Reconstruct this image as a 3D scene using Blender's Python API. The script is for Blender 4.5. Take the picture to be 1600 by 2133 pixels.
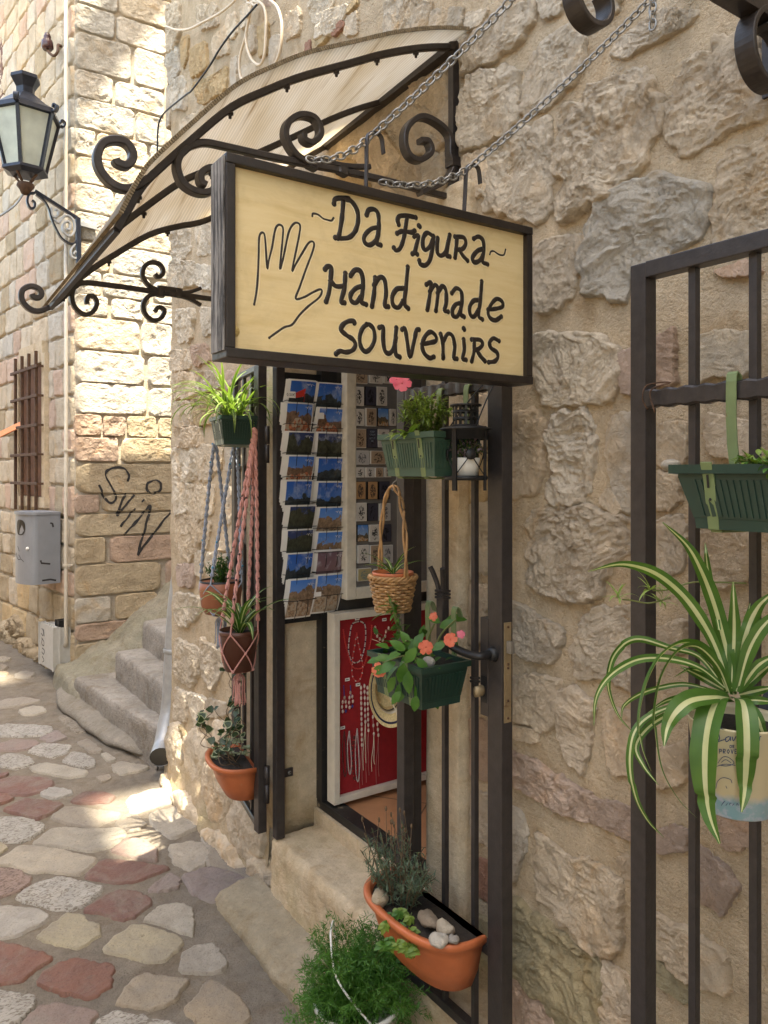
import bpy, bmesh, math, random
import numpy as np
from mathutils import Vector, Matrix
from mathutils.bvhtree import BVHTree

for o in list(bpy.data.objects):
    bpy.data.objects.remove(o)
SC = bpy.context.scene
COL = SC.collection
R = math.radians
random.seed(7)
rng = np.random.default_rng(11)

# ------------------------------------------------------------------ camera
# World: X runs into the shop wall, Y along it down the lane, Z up (metres).
YAW = R(34.1)
EYE = np.array([0.0, 0.0, 1.6])
FPX, CX, HORIZON = 1600.0, 800.0, 985.0          # focal length, centre and horizon in photo pixels
cam = bpy.data.cameras.new('camera')
cam.sensor_fit = 'AUTO'
cam.sensor_width = 36.0
cam.lens = 36.0 * FPX / 2133.0
cam.shift_y = -(1066.5 - HORIZON) / 2133.0
cam.clip_start, cam.clip_end = 0.05, 900.0
cam_ob = bpy.data.objects.new('camera', cam)
COL.objects.link(cam_ob)
cam_ob.location = EYE
cam_ob.rotation_euler = (R(90), 0, -YAW)
SC.camera = cam_ob

# ------------------------------------------------------------------ light
SUN_ELEV = R(71.0)                                # sun straight behind the viewer, along the lane
TAN = math.tan(SUN_ELEV)
world = bpy.data.worlds.new('World')
SC.world = world
world.use_nodes = True
wn = world.node_tree
wn.nodes.clear()
wo = wn.nodes.new('ShaderNodeOutputWorld')
wb = wn.nodes.new('ShaderNodeBackground')
ws = wn.nodes.new('ShaderNodeTexSky')
ws.sky_type = 'NISHITA'
ws.sun_disc = False
ws.sun_elevation = SUN_ELEV
ws.sun_rotation = R(180)
ws.altitude = 50
ws.air_density, ws.dust_density, ws.ozone_density = 1.0, 2.5, 1.0
wb.inputs['Strength'].default_value = 0.12
wn.links.new(ws.outputs[0], wb.inputs['Color'])
wn.links.new(wb.outputs[0], wo.inputs['Surface'])
sun = bpy.data.lights.new('sun', 'SUN')
sun.energy = 2.9
sun.angle = R(0.45)
sun.color = (1.0, 0.995, 0.985)
sun_ob = bpy.data.objects.new('sun', sun)
COL.objects.link(sun_ob)
sun_ob.location = (0, -6, 12)
sun_ob.rotation_euler = Vector((0, -math.cos(SUN_ELEV), math.sin(SUN_ELEV))).to_track_quat('Z', 'Y').to_euler()
vs = SC.view_settings
vs.view_transform = 'Standard'
vs.look = 'None'
vs.exposure = 3.02
vs.gamma = 1.0
vs.use_curve_mapping = False
vs.use_white_balance = True                       # camera white balance set for the open shade
vs.white_balance_temperature = 8100
vs.white_balance_tint = 6
SC.render.engine = 'CYCLES'
SC.cycles.max_bounces = 8
SC.cycles.diffuse_bounces = 5
SC.cycles.use_denoising = True
SC.cycles.denoising_prefilter = 'ACCURATE'

# ------------------------------------------------------------------ pixel <-> place
_sA, _cA = math.sin(YAW), math.cos(YAW)
_F = np.array([_sA, _cA, 0.0]); _Rt = np.array([_cA, -_sA, 0.0]); _U = np.array([0, 0, 1.0])
def ray(px, py):
    return _F + _Rt * ((px - CX) / FPX) + _U * ((HORIZON - py) / FPX)
def on_plane(px, py, p0, n):
    d = ray(px, py); n = np.asarray(n, float); p0 = np.asarray(p0, float)
    return EYE + d * (np.dot(p0 - EYE, n) / np.dot(d, n))
def on_x(px, py, x): return on_plane(px, py, (x, 0, 0), (1, 0, 0))
def on_y(px, py, y): return on_plane(px, py, (0, y, 0), (0, 1, 0))
def on_z(px, py, z): return on_plane(px, py, (0, 0, z), (0, 0, 1))
GS = 0.03
def ground_z(y): return GS * (y - 0.5)
def on_ground(px, py): return on_plane(px, py, (0, 0.5, 0), (0, -GS, 1))
def at_depth(px, py, d): return EYE + ray(px, py) * d
def zc(pts, off, sc):                              # read-outs of an enlarged part of the photo -> photo pixels
    return [(off[0] + x * sc, off[1] + y * sc) for x, y in pts]

# ------------------------------------------------------------------ noise
def _hash(ix, iy, iz, seed):
    h = (ix * 374761393 + iy * 668265263 + iz * 2147483647 + seed * 974711) & 0xffffffff
    h = ((h ^ (h >> 13)) * 1274126177) & 0xffffffff
    h = ((h ^ (h >> 16)) * 2246822519) & 0xffffffff
    return ((h ^ (h >> 15)) & 0xffff) / 32767.5 - 1.0
def vnoise(p, seed=0):
    p = np.asarray(p, float)
    i = np.floor(p).astype(np.int64); f = p - i
    u = f * f * f * (f * (f * 6 - 15) + 10)
    out = 0
    for dx in (0, 1):
        wx = u[..., 0] if dx else 1 - u[..., 0]
        for dy in (0, 1):
            wy = u[..., 1] if dy else 1 - u[..., 1]
            for dz in (0, 1):
                wz = u[..., 2] if dz else 1 - u[..., 2]
                out = out + wx * wy * wz * _hash(i[..., 0] + dx, i[..., 1] + dy, i[..., 2] + dz, seed)
    return out
def fbm(p, seed=0, octaves=4, gain=0.5, ridged=False):
    a, s, tot = 1.0, 0.0, 0.0
    p = np.asarray(p, float)
    for k in range(octaves):
        n = vnoise(p * (2.03 ** k) + 17.3 * k, seed + k)
        if ridged: n = 1 - 2 * np.abs(n)
        s = s + a * n; tot += a; a *= gain
    return s / tot

# ------------------------------------------------------------------ mesh builder
class MB:
    def __init__(self):
        self.v = []; self.f = []; self.mi = []; self.sm = []; self.n = 0; self.uv = {}
    def add(self, verts, faces, mi=0, smooth=True):
        verts = np.asarray(verts, float).reshape(-1, 3)
        o = self.n
        self.v.append(verts); self.n += len(verts)
        for f in faces:
            self.f.append(tuple(int(i) + o for i in f)); self.sm.append(smooth)
            self.mi.append(mi)
        return o
    def box(self, lo, hi, mi=0, M=None, bevel=0.0):
        lo = np.asarray(lo, float); hi = np.asarray(hi, float)
        lo, hi = np.minimum(lo, hi), np.maximum(lo, hi)
        if bevel <= 0:
            v = np.array([[(lo, hi)[a][0], (lo, hi)[b][1], (lo, hi)[c][2]] for a in (0, 1) for b in (0, 1) for c in (0, 1)])
            f = [(0, 1, 3, 2), (4, 6, 7, 5), (0, 4, 5, 1), (2, 3, 7, 6), (0, 2, 6, 4), (1, 5, 7, 3)]
            if M is not None: v = (np.array(M)[:3, :3] @ v.T).T + np.array(M)[:3, 3]
            return self.add(v, f, mi, False)
        bm = bmesh.new()
        bmesh.ops.create_cube(bm, size=1)
        for q in bm.verts:
            q.co = Vector([(lo[i] + hi[i]) / 2 + q.co[i] * (hi[i] - lo[i]) for i in range(3)])
        bmesh.ops.bevel(bm, geom=bm.edges[:], offset=bevel, segments=2, affect='EDGES', profile=0.6)
        return self.bm(bm, mi, False, M)
    def bm(self, bm, mi=0, smooth=False, M=None):
        bm.verts.index_update()
        v = np.array([q.co[:] for q in bm.verts])
        if M is not None: v = (np.array(M)[:3, :3] @ v.T).T + np.array(M)[:3, 3]
        f = [[q.index for q in x.verts] for x in bm.faces]
        bm.free()
        return self.add(v, f, mi, smooth)
    def sweep(self, path, prof, ref=(0, 0, 1), mi=0, scale=None, closed=False, caps=True, smooth=False):
        P = np.asarray(path, float); n = len(P); prof = np.asarray(prof, float); m = len(prof)
        T = np.empty_like(P)
        if closed:
            T = np.roll(P, -1, 0) - np.roll(P, 1, 0)
        else:
            T[1:-1] = P[2:] - P[:-2]; T[0] = P[1] - P[0]; T[-1] = P[-1] - P[-2]
        T /= np.linalg.norm(T, axis=1)[:, None] + 1e-12
        ref = np.asarray(ref, float)
        V = []
        prevN = None
        for i in range(n):
            B = ref - T[i] * np.dot(ref, T[i])
            L = np.linalg.norm(B)
            if L < 0.12 and prevN is not None:
                B = np.cross(T[i], prevN); L = np.linalg.norm(B)
            elif L < 1e-3:
                B = np.cross(T[i], (1, 0.3, 0.2)); L = np.linalg.norm(B)
            B /= L
            N = np.cross(B, T[i]); prevN = N
            s = 1.0 if scale is None else scale[i]
            V.append(P[i] + (prof[:, :1] * N + prof[:, 1:] * B) * s)
        V = np.concatenate(V)
        F = []
        for i in range(n if closed else n - 1):
            a = i * m; b = ((i + 1) % n) * m
            for j in range(m):
                k = (j + 1) % m
                F.append((a + j, a + k, b + k, b + j))
        if caps and not closed:
            F.append(tuple(range(m))[::-1]); F.append(tuple((n - 1) * m + j for j in range(m)))
        return self.add(V, F, mi, smooth)
    def tube(self, path, r, seg=8, mi=0, scale=None, closed=False):
        a = np.arange(seg) * 2 * math.pi / seg
        return self.sweep(path, np.c_[np.cos(a), np.sin(a)] * r, (0.13, 0.21, 0.97), mi, scale, closed, True, True)
    def bar(self, a, b, w, h, ref=(0, 0, 1), mi=0):
        return self.sweep([a, b], [(-w / 2, -h / 2), (w / 2, -h / 2), (w / 2, h / 2), (-w / 2, h / 2)], ref, mi)
    def strap(self, path, w, d, ref, mi=0, scale=None, c=0.15):     # chamfered rectangular strap; w in plane, d along ref
        x, y = w / 2, d / 2; k = min(w, d) * c
        pr = [(-x + k, -y), (x - k, -y), (x, -y + k), (x, y - k), (x - k, y), (-x + k, y), (-x, y - k), (-x, -y + k)]
        return self.sweep(path, pr, ref, mi, scale)
    def lathe(self, prof, c=(0, 0, 0), seg=32, mi=0, sx=1.0, sy=1.0, smooth=True, a0=0.0):
        prof = np.asarray(prof, float); n = len(prof)
        a = a0 + np.arange(seg) * 2 * math.pi / seg
        V = np.empty((n, seg, 3))
        V[..., 0] = c[0] + prof[:, :1] * np.cos(a) * sx
        V[..., 1] = c[1] + prof[:, :1] * np.sin(a) * sy
        V[..., 2] = c[2] + prof[:, 1:2]
        F = [(i * seg + j, i * seg + (j + 1) % seg, (i + 1) * seg + (j + 1) % seg, (i + 1) * seg + j) for i in range(n - 1) for j in range(seg)]
        return self.add(V.reshape(-1, 3), F, mi, smooth)
    def disc(self, c, r, seg=24, mi=0, sx=1.0, sy=1.0):
        a = np.arange(seg) * 2 * math.pi / seg
        V = np.c_[c[0] + r * np.cos(a) * sx, c[1] + r * np.sin(a) * sy, np.full(seg, c[2])]
        return self.add(V, [tuple(range(seg))], mi, False)
    def sphere(self, c, r, mi=0, seg=10, ring=7, s=(1, 1, 1)):
        th = np.linspace(0.0, math.pi, ring); 
        V = [(c[0] + r * s[0] * math.sin(t) * math.cos(a), c[1] + r * s[1] * math.sin(t) * math.sin(a), c[2] + r * s[2] * math.cos(t)) for t in th for a in np.arange(seg) * 2 * math.pi / seg]
        F = [(i * seg + j, (i + 1) * seg + j, (i + 1) * seg + (j + 1) % seg, i * seg + (j + 1) % seg) for i in range(ring - 1) for j in range(seg)]
        return self.add(V, F, mi, True)
    def grid(self, V, mi=0, smooth=True):            # V: (n, m, 3)
        n, m = V.shape[:2]
        F = [(i * m + j, i * m + j + 1, (i + 1) * m + j + 1, (i + 1) * m + j) for i in range(n - 1) for j in range(m - 1)]
        return self.add(V.reshape(-1, 3), F, mi, smooth)
    def mesh(self, name, mats, origin=(0, 0, 0)):
        me = bpy.data.meshes.new(name)
        v = np.concatenate(self.v) - np.asarray(origin, float) if self.v else np.zeros((0, 3))
        me.from_pydata(v.tolist(), [], self.f)
        for mt in (mats if isinstance(mats, (list, tuple)) else [mats]): me.materials.append(mt)
        me.polygons.foreach_set('material_index', np.array(self.mi, dtype=np.int32))
        me.polygons.foreach_set('use_smooth', np.array(self.sm, dtype=bool))
        me.update()
        return me

def tag(o, label=None, cat=None, group=None, kind=None):
    if label: o['label'] = label
    if cat: o['category'] = cat
    if group: o['group'] = group
    if kind: o['kind'] = kind
    return o
def thing(name, label, cat, loc=(0, 0, 0), group=None):
    o = bpy.data.objects.new(name, None)
    o.empty_display_size = 0.05
    COL.objects.link(o)
    o.location = loc
    return tag(o, label, cat, group)
def part(name, mb, mats, parent=None, label=None, kind=None, color=None):
    org = np.zeros(3)
    q = parent
    while q is not None:
        org = org + np.array(q.location); q = q.parent
    me = mb if isinstance(mb, bpy.types.Mesh) else mb.mesh(name, mats, org)
    o = bpy.data.objects.new(name, me)
    COL.objects.link(o)
    if parent is not None: o.parent = parent
    if color is not None: o.color = (*color, 1)
    return tag(o, label, None, None, kind)
def solo(name, mb, mats, label, cat, group=None, kind=None, color=None):      # a thing that is one mesh
    v = np.concatenate(mb.v)
    c = (v.min(0) + v.max(0)) / 2; c[2] = v[:, 2].min()
    o = bpy.data.objects.new(name, mb.mesh(name, mats, c))
    o.location = c
    COL.objects.link(o)
    if color is not None: o.color = (*color, 1)
    return tag(o, label, cat, group, kind)
def copy_tree(o, parent=None):
    c = o.copy(); COL.objects.link(c); c.parent = parent
    for ch in list(o.children): copy_tree(ch, c)
    return c
def smooth_path(pts, n=8, closed=False):            # Catmull-Rom
    P = np.asarray(pts, float); out = []
    m = len(P)
    for i in range(m if closed else m - 1):
        p0 = P[(i - 1) % m] if closed or i > 0 else 2 * P[0] - P[1]
        p1 = P[i]; p2 = P[(i + 1) % m]
        p3 = P[(i + 2) % m] if closed or i + 2 < m else 2 * P[-1] - P[-2]
        for k in range(n):
            t = k / n
            out.append(0.5 * ((2 * p1) + (-p0 + p2) * t + (2 * p0 - 5 * p1 + 4 * p2 - p3) * t * t + (-p0 + 3 * p1 - 3 * p2 + p3) * t ** 3))
    if not closed: out.append(P[-1])
    return np.array(out)
# ------------------------------------------------------------------ materials
class NT:
    def __init__(self, name):
        self.m = bpy.data.materials.new(name); self.m.use_nodes = True
        self.t = self.m.node_tree; self.t.nodes.clear()
        self.out = self.t.nodes.new('ShaderNodeOutputMaterial')
        self.b = self.t.nodes.new('ShaderNodeBsdfPrincipled')
        self.t.links.new(self.b.outputs[0], self.out.inputs[0])
        self.tc = self.t.nodes.new('ShaderNodeTexCoord')
        self.obj = self.tc.outputs['Object']
        self._n = None
    def set(self, sock, v):
        if hasattr(v, 'is_linked') or isinstance(v, bpy.types.NodeSocket): self.t.links.new(v, sock)
        elif isinstance(v, (tuple, list)) and len(v) == 3 and sock.type == 'RGBA': sock.default_value = (*v, 1)
        else: sock.default_value = v
    def map(self, scale=(1, 1, 1), rot=(0, 0, 0), co=None):
        n = self.t.nodes.new('ShaderNodeMapping')
        self.t.links.new(co or self.obj, n.inputs[0])
        n.inputs['Scale'].default_value = scale; n.inputs['Rotation'].default_value = rot
        return n.outputs[0]
    def noise(self, scale, detail=4, rough=0.55, co=None, dist=0.0):
        n = self.t.nodes.new('ShaderNodeTexNoise')
        self.t.links.new(co or self.obj, n.inputs['Vector'])
        n.inputs['Scale'].default_value = scale; n.inputs['Detail'].default_value = detail
        n.inputs['Roughness'].default_value = rough; n.inputs['Distortion'].default_value = dist
        return n.outputs['Fac']
    def vor(self, scale, feature='F1', co=None, rand=1.0, out='Distance'):
        n = self.t.nodes.new('ShaderNodeTexVoronoi'); n.feature = feature
        self.t.links.new(co or self.obj, n.inputs['Vector'])
        n.inputs['Scale'].default_value = scale; n.inputs['Randomness'].default_value = rand
        return n.outputs[out]
    def ramp(self, fac, stops, interp='LINEAR'):
        n = self.t.nodes.new('ShaderNodeValToRGB'); n.color_ramp.interpolation = interp
        e = n.color_ramp.elements
        while len(e) < len(stops): e.new(0.5)
        for x, (p, c) in zip(e, stops):
            x.position = p; x.color = (*c, 1) if isinstance(c, (tuple, list)) else (c, c, c, 1)
        self.t.links.new(fac, n.inputs[0])
        return n.outputs[0]
    def mix(self, fac, a, b, mode='MIX'):
        n = self.t.nodes.new('ShaderNodeMix'); n.data_type = 'RGBA'; n.blend_type = mode
        self.set(n.inputs[0], fac); self.set(n.inputs[6], a); self.set(n.inputs[7], b)
        return n.outputs[2]
    def math(self, op, a, b=0.0, clamp=False):
        n = self.t.nodes.new('ShaderNodeMath'); n.operation = op; n.use_clamp = clamp
        self.set(n.inputs[0], a); self.set(n.inputs[1], b)
        return n.outputs[0]
    def bump(self, h, strength=0.5, dist=0.01):
        n = self.t.nodes.new('ShaderNodeBump')
        n.inputs['Strength'].default_value = strength; n.inputs['Distance'].default_value = dist
        self.t.links.new(h, n.inputs['Height'])
        if self._n is not None: self.t.links.new(self._n, n.inputs['Normal'])
        self._n = n.outputs[0]
        self.t.links.new(self._n, self.b.inputs['Normal'])
    def objcolor(self):
        n = self.t.nodes.new('ShaderNodeObjectInfo')
        self.rand = n.outputs['Random']
        return n.outputs['Color']
    def attr(self, name):
        n = self.t.nodes.new('ShaderNodeAttribute'); n.attribute_name = name
        return n.outputs['Color']
    def xyz(self, co=None):
        n = self.t.nodes.new('ShaderNodeSeparateXYZ'); self.t.links.new(co or self.obj, n.inputs[0])
        return n.outputs
    def done(self, color=None, rough=0.6, metal=0.0, spec=None, trans=None, alpha=None):
        if color is not None: self.set(self.b.inputs['Base Color'], color)
        self.set(self.b.inputs['Roughness'], rough)
        self.set(self.b.inputs['Metallic'], metal)
        if spec is not None: self.b.inputs['Specular IOR Level'].default_value = spec
        if trans is not None: self.b.inputs['Transmission Weight'].default_value = trans
        if alpha is not None: self.b.inputs['Alpha'].default_value = alpha
        return self.m

def m_stone(name, pit=0.5, fine=1.0, dirt=0.5):
    n = NT(name)
    c = n.objcolor()
    a = n.noise(9, 6, 0.6); b = n.noise(38, 5, 0.65); f = n.noise(240, 3, 0.7)
    c = n.mix(1.0, c, n.ramp(a, [(0.28, (0.80, 0.77, 0.73)), (0.5, (0.98, 0.97, 0.95)), (0.74, (1.16, 1.14, 1.10))]), 'MULTIPLY')
    c = n.mix(n.math('MULTIPLY', n.ramp(n.noise(5.0, 5, 0.6, dist=1.2), [(0.56, 0), (0.70, 1)]), 0.45), c, n.mix(1.0, c, (1.05, 0.80, 0.50), 'MULTIPLY'))
    c = n.mix(n.math('MULTIPLY', n.ramp(n.noise(3.6, 4, 0.55), [(0.58, 0), (0.72, 1)]), 0.5), c, n.mix(1.0, c, (0.88, 0.88, 0.88), 'MULTIPLY'))
    c = n.mix(n.math('MULTIPLY', n.ramp(b, [(0.28, 1), (0.42, 0)]), dirt * 0.8), c, n.mix(1.0, c, (0.50, 0.45, 0.38), 'MULTIPLY'))
    c = n.mix(n.math('MULTIPLY', n.ramp(n.vor(150), [(0.05, 1), (0.22, 0)]), pit), c, n.mix(1.0, c, (0.45, 0.40, 0.33), 'MULTIPLY'))
    c = n.mix(n.math('MULTIPLY', n.ramp(n.noise(85, 6, 0.8, dist=1.0), [(0.32, 1), (0.44, 0)]), 0.32), c, n.mix(1.0, c, (0.46, 0.41, 0.35), 'MULTIPLY'))
    n.bump(n.noise(30, 8, 0.72, dist=0.8), 1.0, 0.022 * fine)
    n.bump(n.vor(70, 'F1'), 0.5, 0.006 * fine)
    n.bump(f, 0.5, 0.004 * fine)
    return n.done(c, 0.9, spec=0.25)
def m_picked(name):                                  # paving stone dressed with a point chisel
    n = NT(name)
    c = n.objcolor()
    co = n.map((1, 1.0, 1), (0, 0, 0.6))
    w = n.noise(85, 2, 0.5, co=n.map((0.8, 1.7, 1), (0, 0, 0.7)), dist=0.9)
    pits = n.ramp(w, [(0.40, 0.0), (0.50, 1.0)])
    a = n.noise(14, 4)
    c = n.mix(1.0, c, n.ramp(a, [(0.3, 0.86), (0.7, 1.12)]), 'MULTIPLY')
    c = n.mix(pits, n.mix(1.0, c, (0.52, 0.48, 0.43), 'MULTIPLY'), c)
    n.bump(pits, 0.6, 0.004)
    n.bump(n.noise(300, 3), 0.25, 0.002)
    return n.done(c, 0.75)
def m_paving(name):
    n = NT(name)
    c = n.objcolor()
    a = n.noise(11, 6, 0.62)
    c = n.mix(1.0, c, n.ramp(a, [(0.28, (0.78, 0.76, 0.75)), (0.52, (1, 1, 1)), (0.75, (1.15, 1.13, 1.10))]), 'MULTIPLY')
    c = n.mix(n.math('MULTIPLY', n.ramp(n.noise(33, 5, 0.7), [(0.30, 1), (0.40, 0)]), 0.7), c, n.mix(1.0, c, (0.48, 0.45, 0.42), 'MULTIPLY'))
    c = n.mix(n.math('MULTIPLY', n.ramp(n.vor(95), [(0.10, 1), (0.24, 0)]), 0.5), c, n.mix(1.0, c, (0.40, 0.36, 0.32), 'MULTIPLY'))
    c = n.mix(n.math('MULTIPLY', n.ramp(n.noise(6.5, 6, 0.7, dist=0.6), [(0.46, 0), (0.66, 1)]), 0.62), c, (0.20, 0.172, 0.138))
    c = n.mix(n.math('MULTIPLY', n.ramp(n.noise(120, 4, 0.75), [(0.33, 1), (0.45, 0)]), 0.55), c, n.mix(1.0, c, (0.42, 0.39, 0.36), 'MULTIPLY'))
    n.bump(n.noise(36, 8, 0.72), 0.8, 0.008)
    n.bump(n.noise(200, 3, 0.7), 0.4, 0.003)
    return n.done(c, n.ramp(a, [(0.3, 0.5), (0.7, 0.75)]))
def m_mortar(name, base, tint, gravel=220, dark=0.5, strength=0.9, moss=0.0):
    n = NT(name)
    a = n.noise(3.2, 5, 0.6); g = n.noise(gravel, 3, 0.75); s = n.vor(gravel * 1.2)
    c = n.mix(n.ramp(a, [(0.3, 0), (0.7, 1)]), base, tint)
    c = n.mix(1.0, c, n.ramp(n.noise(24, 5, 0.6), [(0.3, 0.84), (0.7, 1.12)]), 'MULTIPLY')
    c = n.mix(n.math('MULTIPLY', n.ramp(g, [(0.30, 1), (0.46, 0)]), dark), c, n.mix(1.0, c, (0.50, 0.45, 0.38), 'MULTIPLY'))
    c = n.mix(n.math('MULTIPLY', n.ramp(s, [(0.08, 1), (0.24, 0)]), 0.6), c, n.mix(1.0, c, (1.45, 1.42, 1.38), 'MULTIPLY'))
    c = n.mix(n.math('MULTIPLY', n.ramp(n.noise(6.5, 6, 0.7, dist=1.0), [(0.50, 0), (0.72, 1)]), 0.6), c, n.mix(1.0, c, (0.68, 0.56, 0.41), 'MULTIPLY'))
    if moss:
        z = n.xyz()[2]
        k = n.math('MULTIPLY', n.ramp(n.noise(5, 5, 0.65), [(0.46, 0), (0.66, 1)]), n.ramp(z, [(0.0, moss), (0.75, 0.0)]))
        c = n.mix(k, c, (0.20, 0.18, 0.06))
    n.bump(n.noise(46, 6, 0.65, co=n.map((1, 1, 1.8))), 0.7, 0.010)
    n.bump(g, strength, 0.006)
    return n.done(c, 0.95, spec=0.2)
def m_plain(name, color, rough=0.5, metal=0.0, var=0.12, scale=30, bump=0.0, bscale=120, spec=None, wear=None, wearcol=None):
    n = NT(name)
    c = n.mix(1.0, color, n.ramp(n.noise(scale, 5, 0.6), [(0.3, 1 - var), (0.7, 1 + var)]), 'MULTIPLY')
    r = rough
    if wear:
        k = n.ramp(n.noise(18, 6, 0.7), [(wear, 0), (wear + 0.07, 1)])
        c = n.mix(k, c, wearcol); r = n.mix(k, (rough,) * 3, (0.85,) * 3)
    if bump: n.bump(n.noise(bscale, 4, 0.6), bump, 0.002)
    return n.done(c, r, metal, spec)
def m_leaf(name, c1, c2, rough=0.42, scale=20, sub=0.0):
    n = NT(name)
    k = n.ramp(n.noise(scale, 3, 0.6), [(0.3, 0), (0.7, 1)])
    c = n.mix(k, c1, c2)
    m = n.done(c, rough, spec=0.4)
    # thin leaves let some light through
    tr = n.t.nodes.new('ShaderNodeBsdfTranslucent'); n.set(tr.inputs[0], n.mix(1.0, c, (1.1, 1.25, 0.6), 'MULTIPLY'))
    mx = n.t.nodes.new('ShaderNodeMixShader'); mx.inputs[0].default_value = 0.3
    n.t.links.new(n.b.outputs[0], mx.inputs[1]); n.t.links.new(tr.outputs[0], mx.inputs[2])
    n.t.links.new(mx.outputs[0], n.out.inputs[0])
    return m
def m_wood_board():
    n = NT('sign_board_wood')
    co = n.map((6, 6, 60))
    a = n.noise(1.5, 5, 0.6, co=co, dist=0.6); b = n.noise(4, 4, co=n.map((3, 3, 16)))
    c = n.mix(n.ramp(a, [(0.3, 0), (0.7, 1)]), (0.62, 0.46, 0.22), (0.69, 0.54, 0.29))
    c = n.mix(n.ramp(b, [(0.35, 0.0), (0.75, 0.6)]), c, (0.73, 0.59, 0.35))
    c = n.mix(n.math('MULTIPLY', n.ramp(n.noise(70, 4, co=n.map((1, 1, 4))), [(0.24, 1), (0.31, 0)]), 0.35), c, (0.35, 0.22, 0.09))
    c = n.mix(n.math('MULTIPLY', n.ramp(n.noise(9, 6, 0.7, dist=0.8), [(0.50, 0), (0.72, 1)]), 0.4), c, (0.40, 0.29, 0.14))
    n.bump(a, 0.2, 0.003)
    return n.done(c, 0.5)
def m_old_wood():
    n = NT('weathered_black_wood')
    a = n.noise(30, 6, 0.7, co=n.map((3, 3, 0.35)))
    c = n.mix(n.ramp(a, [(0.42, 0), (0.62, 1)]), (0.035, 0.032, 0.03), (0.27, 0.25, 0.23))
    n.bump(a, 0.6, 0.004)
    return n.done(c, 0.85)
def m_poly():
    n = NT('ribbed_polycarbonate')
    y = n.attr('across')
    s = n.t.nodes.new('ShaderNodeSeparateXYZ'); n.t.links.new(y, s.inputs[0])
    u = s.outputs[0]; v = s.outputs[1]
    cb = n.t.nodes.new('ShaderNodeCombineXYZ'); n.t.links.new(n.math('MULTIPLY', u, 34.0), cb.inputs[0]); n.t.links.new(n.math('MULTIPLY', v, 1.6), cb.inputs[1])
    st = n.noise(1.0, 5, 0.65, co=cb.outputs[0])
    cb2 = n.t.nodes.new('ShaderNodeCombineXYZ'); n.t.links.new(n.math('MULTIPLY', u, 7.0), cb2.inputs[0]); n.t.links.new(n.math('MULTIPLY', v, 1.1), cb2.inputs[1])
    st2 = n.noise(1.0, 4, 0.6, co=cb2.outputs[0])
    c = n.mix(n.ramp(st2, [(0.36, 0), (0.62, 1)]), (0.82, 0.76, 0.67), (0.70, 0.61, 0.48))
    c = n.mix(n.math('MULTIPLY', n.ramp(st, [(0.55, 0), (0.70, 1)]), 0.7), c, (0.36, 0.24, 0.11))
    rib = n.math('SINE', n.math('MULTIPLY', u, 620.0))
    c = n.mix(1.0, c, n.ramp(rib, [(0.0, 0.86), (0.6, 1.03)]), 'MULTIPLY')
    n.bump(rib, 0.25, 0.002)
    m = n.done(c, 0.45)
    tr = n.t.nodes.new('ShaderNodeBsdfTranslucent'); n.set(tr.inputs[0], c)
    mx = n.t.nodes.new('ShaderNodeMixShader'); mx.inputs[0].default_value = 0.8
    n.t.links.new(n.b.outputs[0], mx.inputs[1]); n.t.links.new(tr.outputs[0], mx.inputs[2])
    n.t.links.new(mx.outputs[0], n.out.inputs[0])
    return m
def m_photo(name, sky1, sky2, hill, roof, horizon=0.55, roofs=0.4):
    # a printed picture: uv over the card; flat print, coloured by noise
    n = NT(name)
    uv = n.tc.outputs['UV']
    s = n.xyz(uv)
    rnd = n.t.nodes.new('ShaderNodeObjectInfo').outputs['Random']
    off = n.t.nodes.new('ShaderNodeCombineXYZ')
    n.set(off.inputs[0], n.math('MULTIPLY', rnd, 37.0)); n.set(off.inputs[1], n.math('MULTIPLY', rnd, 91.0)); n.set(off.inputs[2], rnd)
    add = n.t.nodes.new('ShaderNodeVectorMath'); n.t.links.new(uv, add.inputs[0]); n.t.links.new(off.outputs[0], add.inputs[1])
    co = add.outputs[0]
    big = n.noise(2.2, 5, 0.6, co=co); fine = n.noise(9, 6, 0.7, co=co)
    sky = n.mix(s[1], sky2, sky1)
    sky = n.mix(n.ramp(n.noise(3.2, 5, 0.6, co=co), [(0.52, 0), (0.75, 0.55)]), sky, (0.55, 0.60, 0.68))
    h = n.math('ADD', n.math('MULTIPLY', n.math('SUBTRACT', big, 0.5), 0.9), horizon)
    k = n.ramp(n.math('SUBTRACT', s[1], h), [(0.0, 1), (0.012, 0)])
    hc = n.mix(1.0, hill, n.ramp(fine, [(0.3, 0.45), (0.7, 1.7)]), 'MULTIPLY')
    c = n.mix(k, sky, hc)
    h2 = n.math('ADD', n.math('MULTIPLY', n.math('SUBTRACT', n.noise(3, 3, co=co), 0.5), 0.6), roofs)
    k2 = n.ramp(n.math('SUBTRACT', s[1], h2), [(0.0, 1), (0.012, 0)])
    v = n.vor(13, co=co, out='Color')
    rc = n.mix(1.0, roof, n.ramp(n.noise(16, 3, 0.8, co=co), [(0.3, 0.3), (0.7, 2.0)]), 'MULTIPLY')
    rc = n.mix(n.ramp(v, [(0.42, 0), (0.5, 1)], 'CONSTANT'), rc, (0.42, 0.34, 0.26))
    c = n.mix(k2, c, rc)
    return n.done(c, 0.28)
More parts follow.
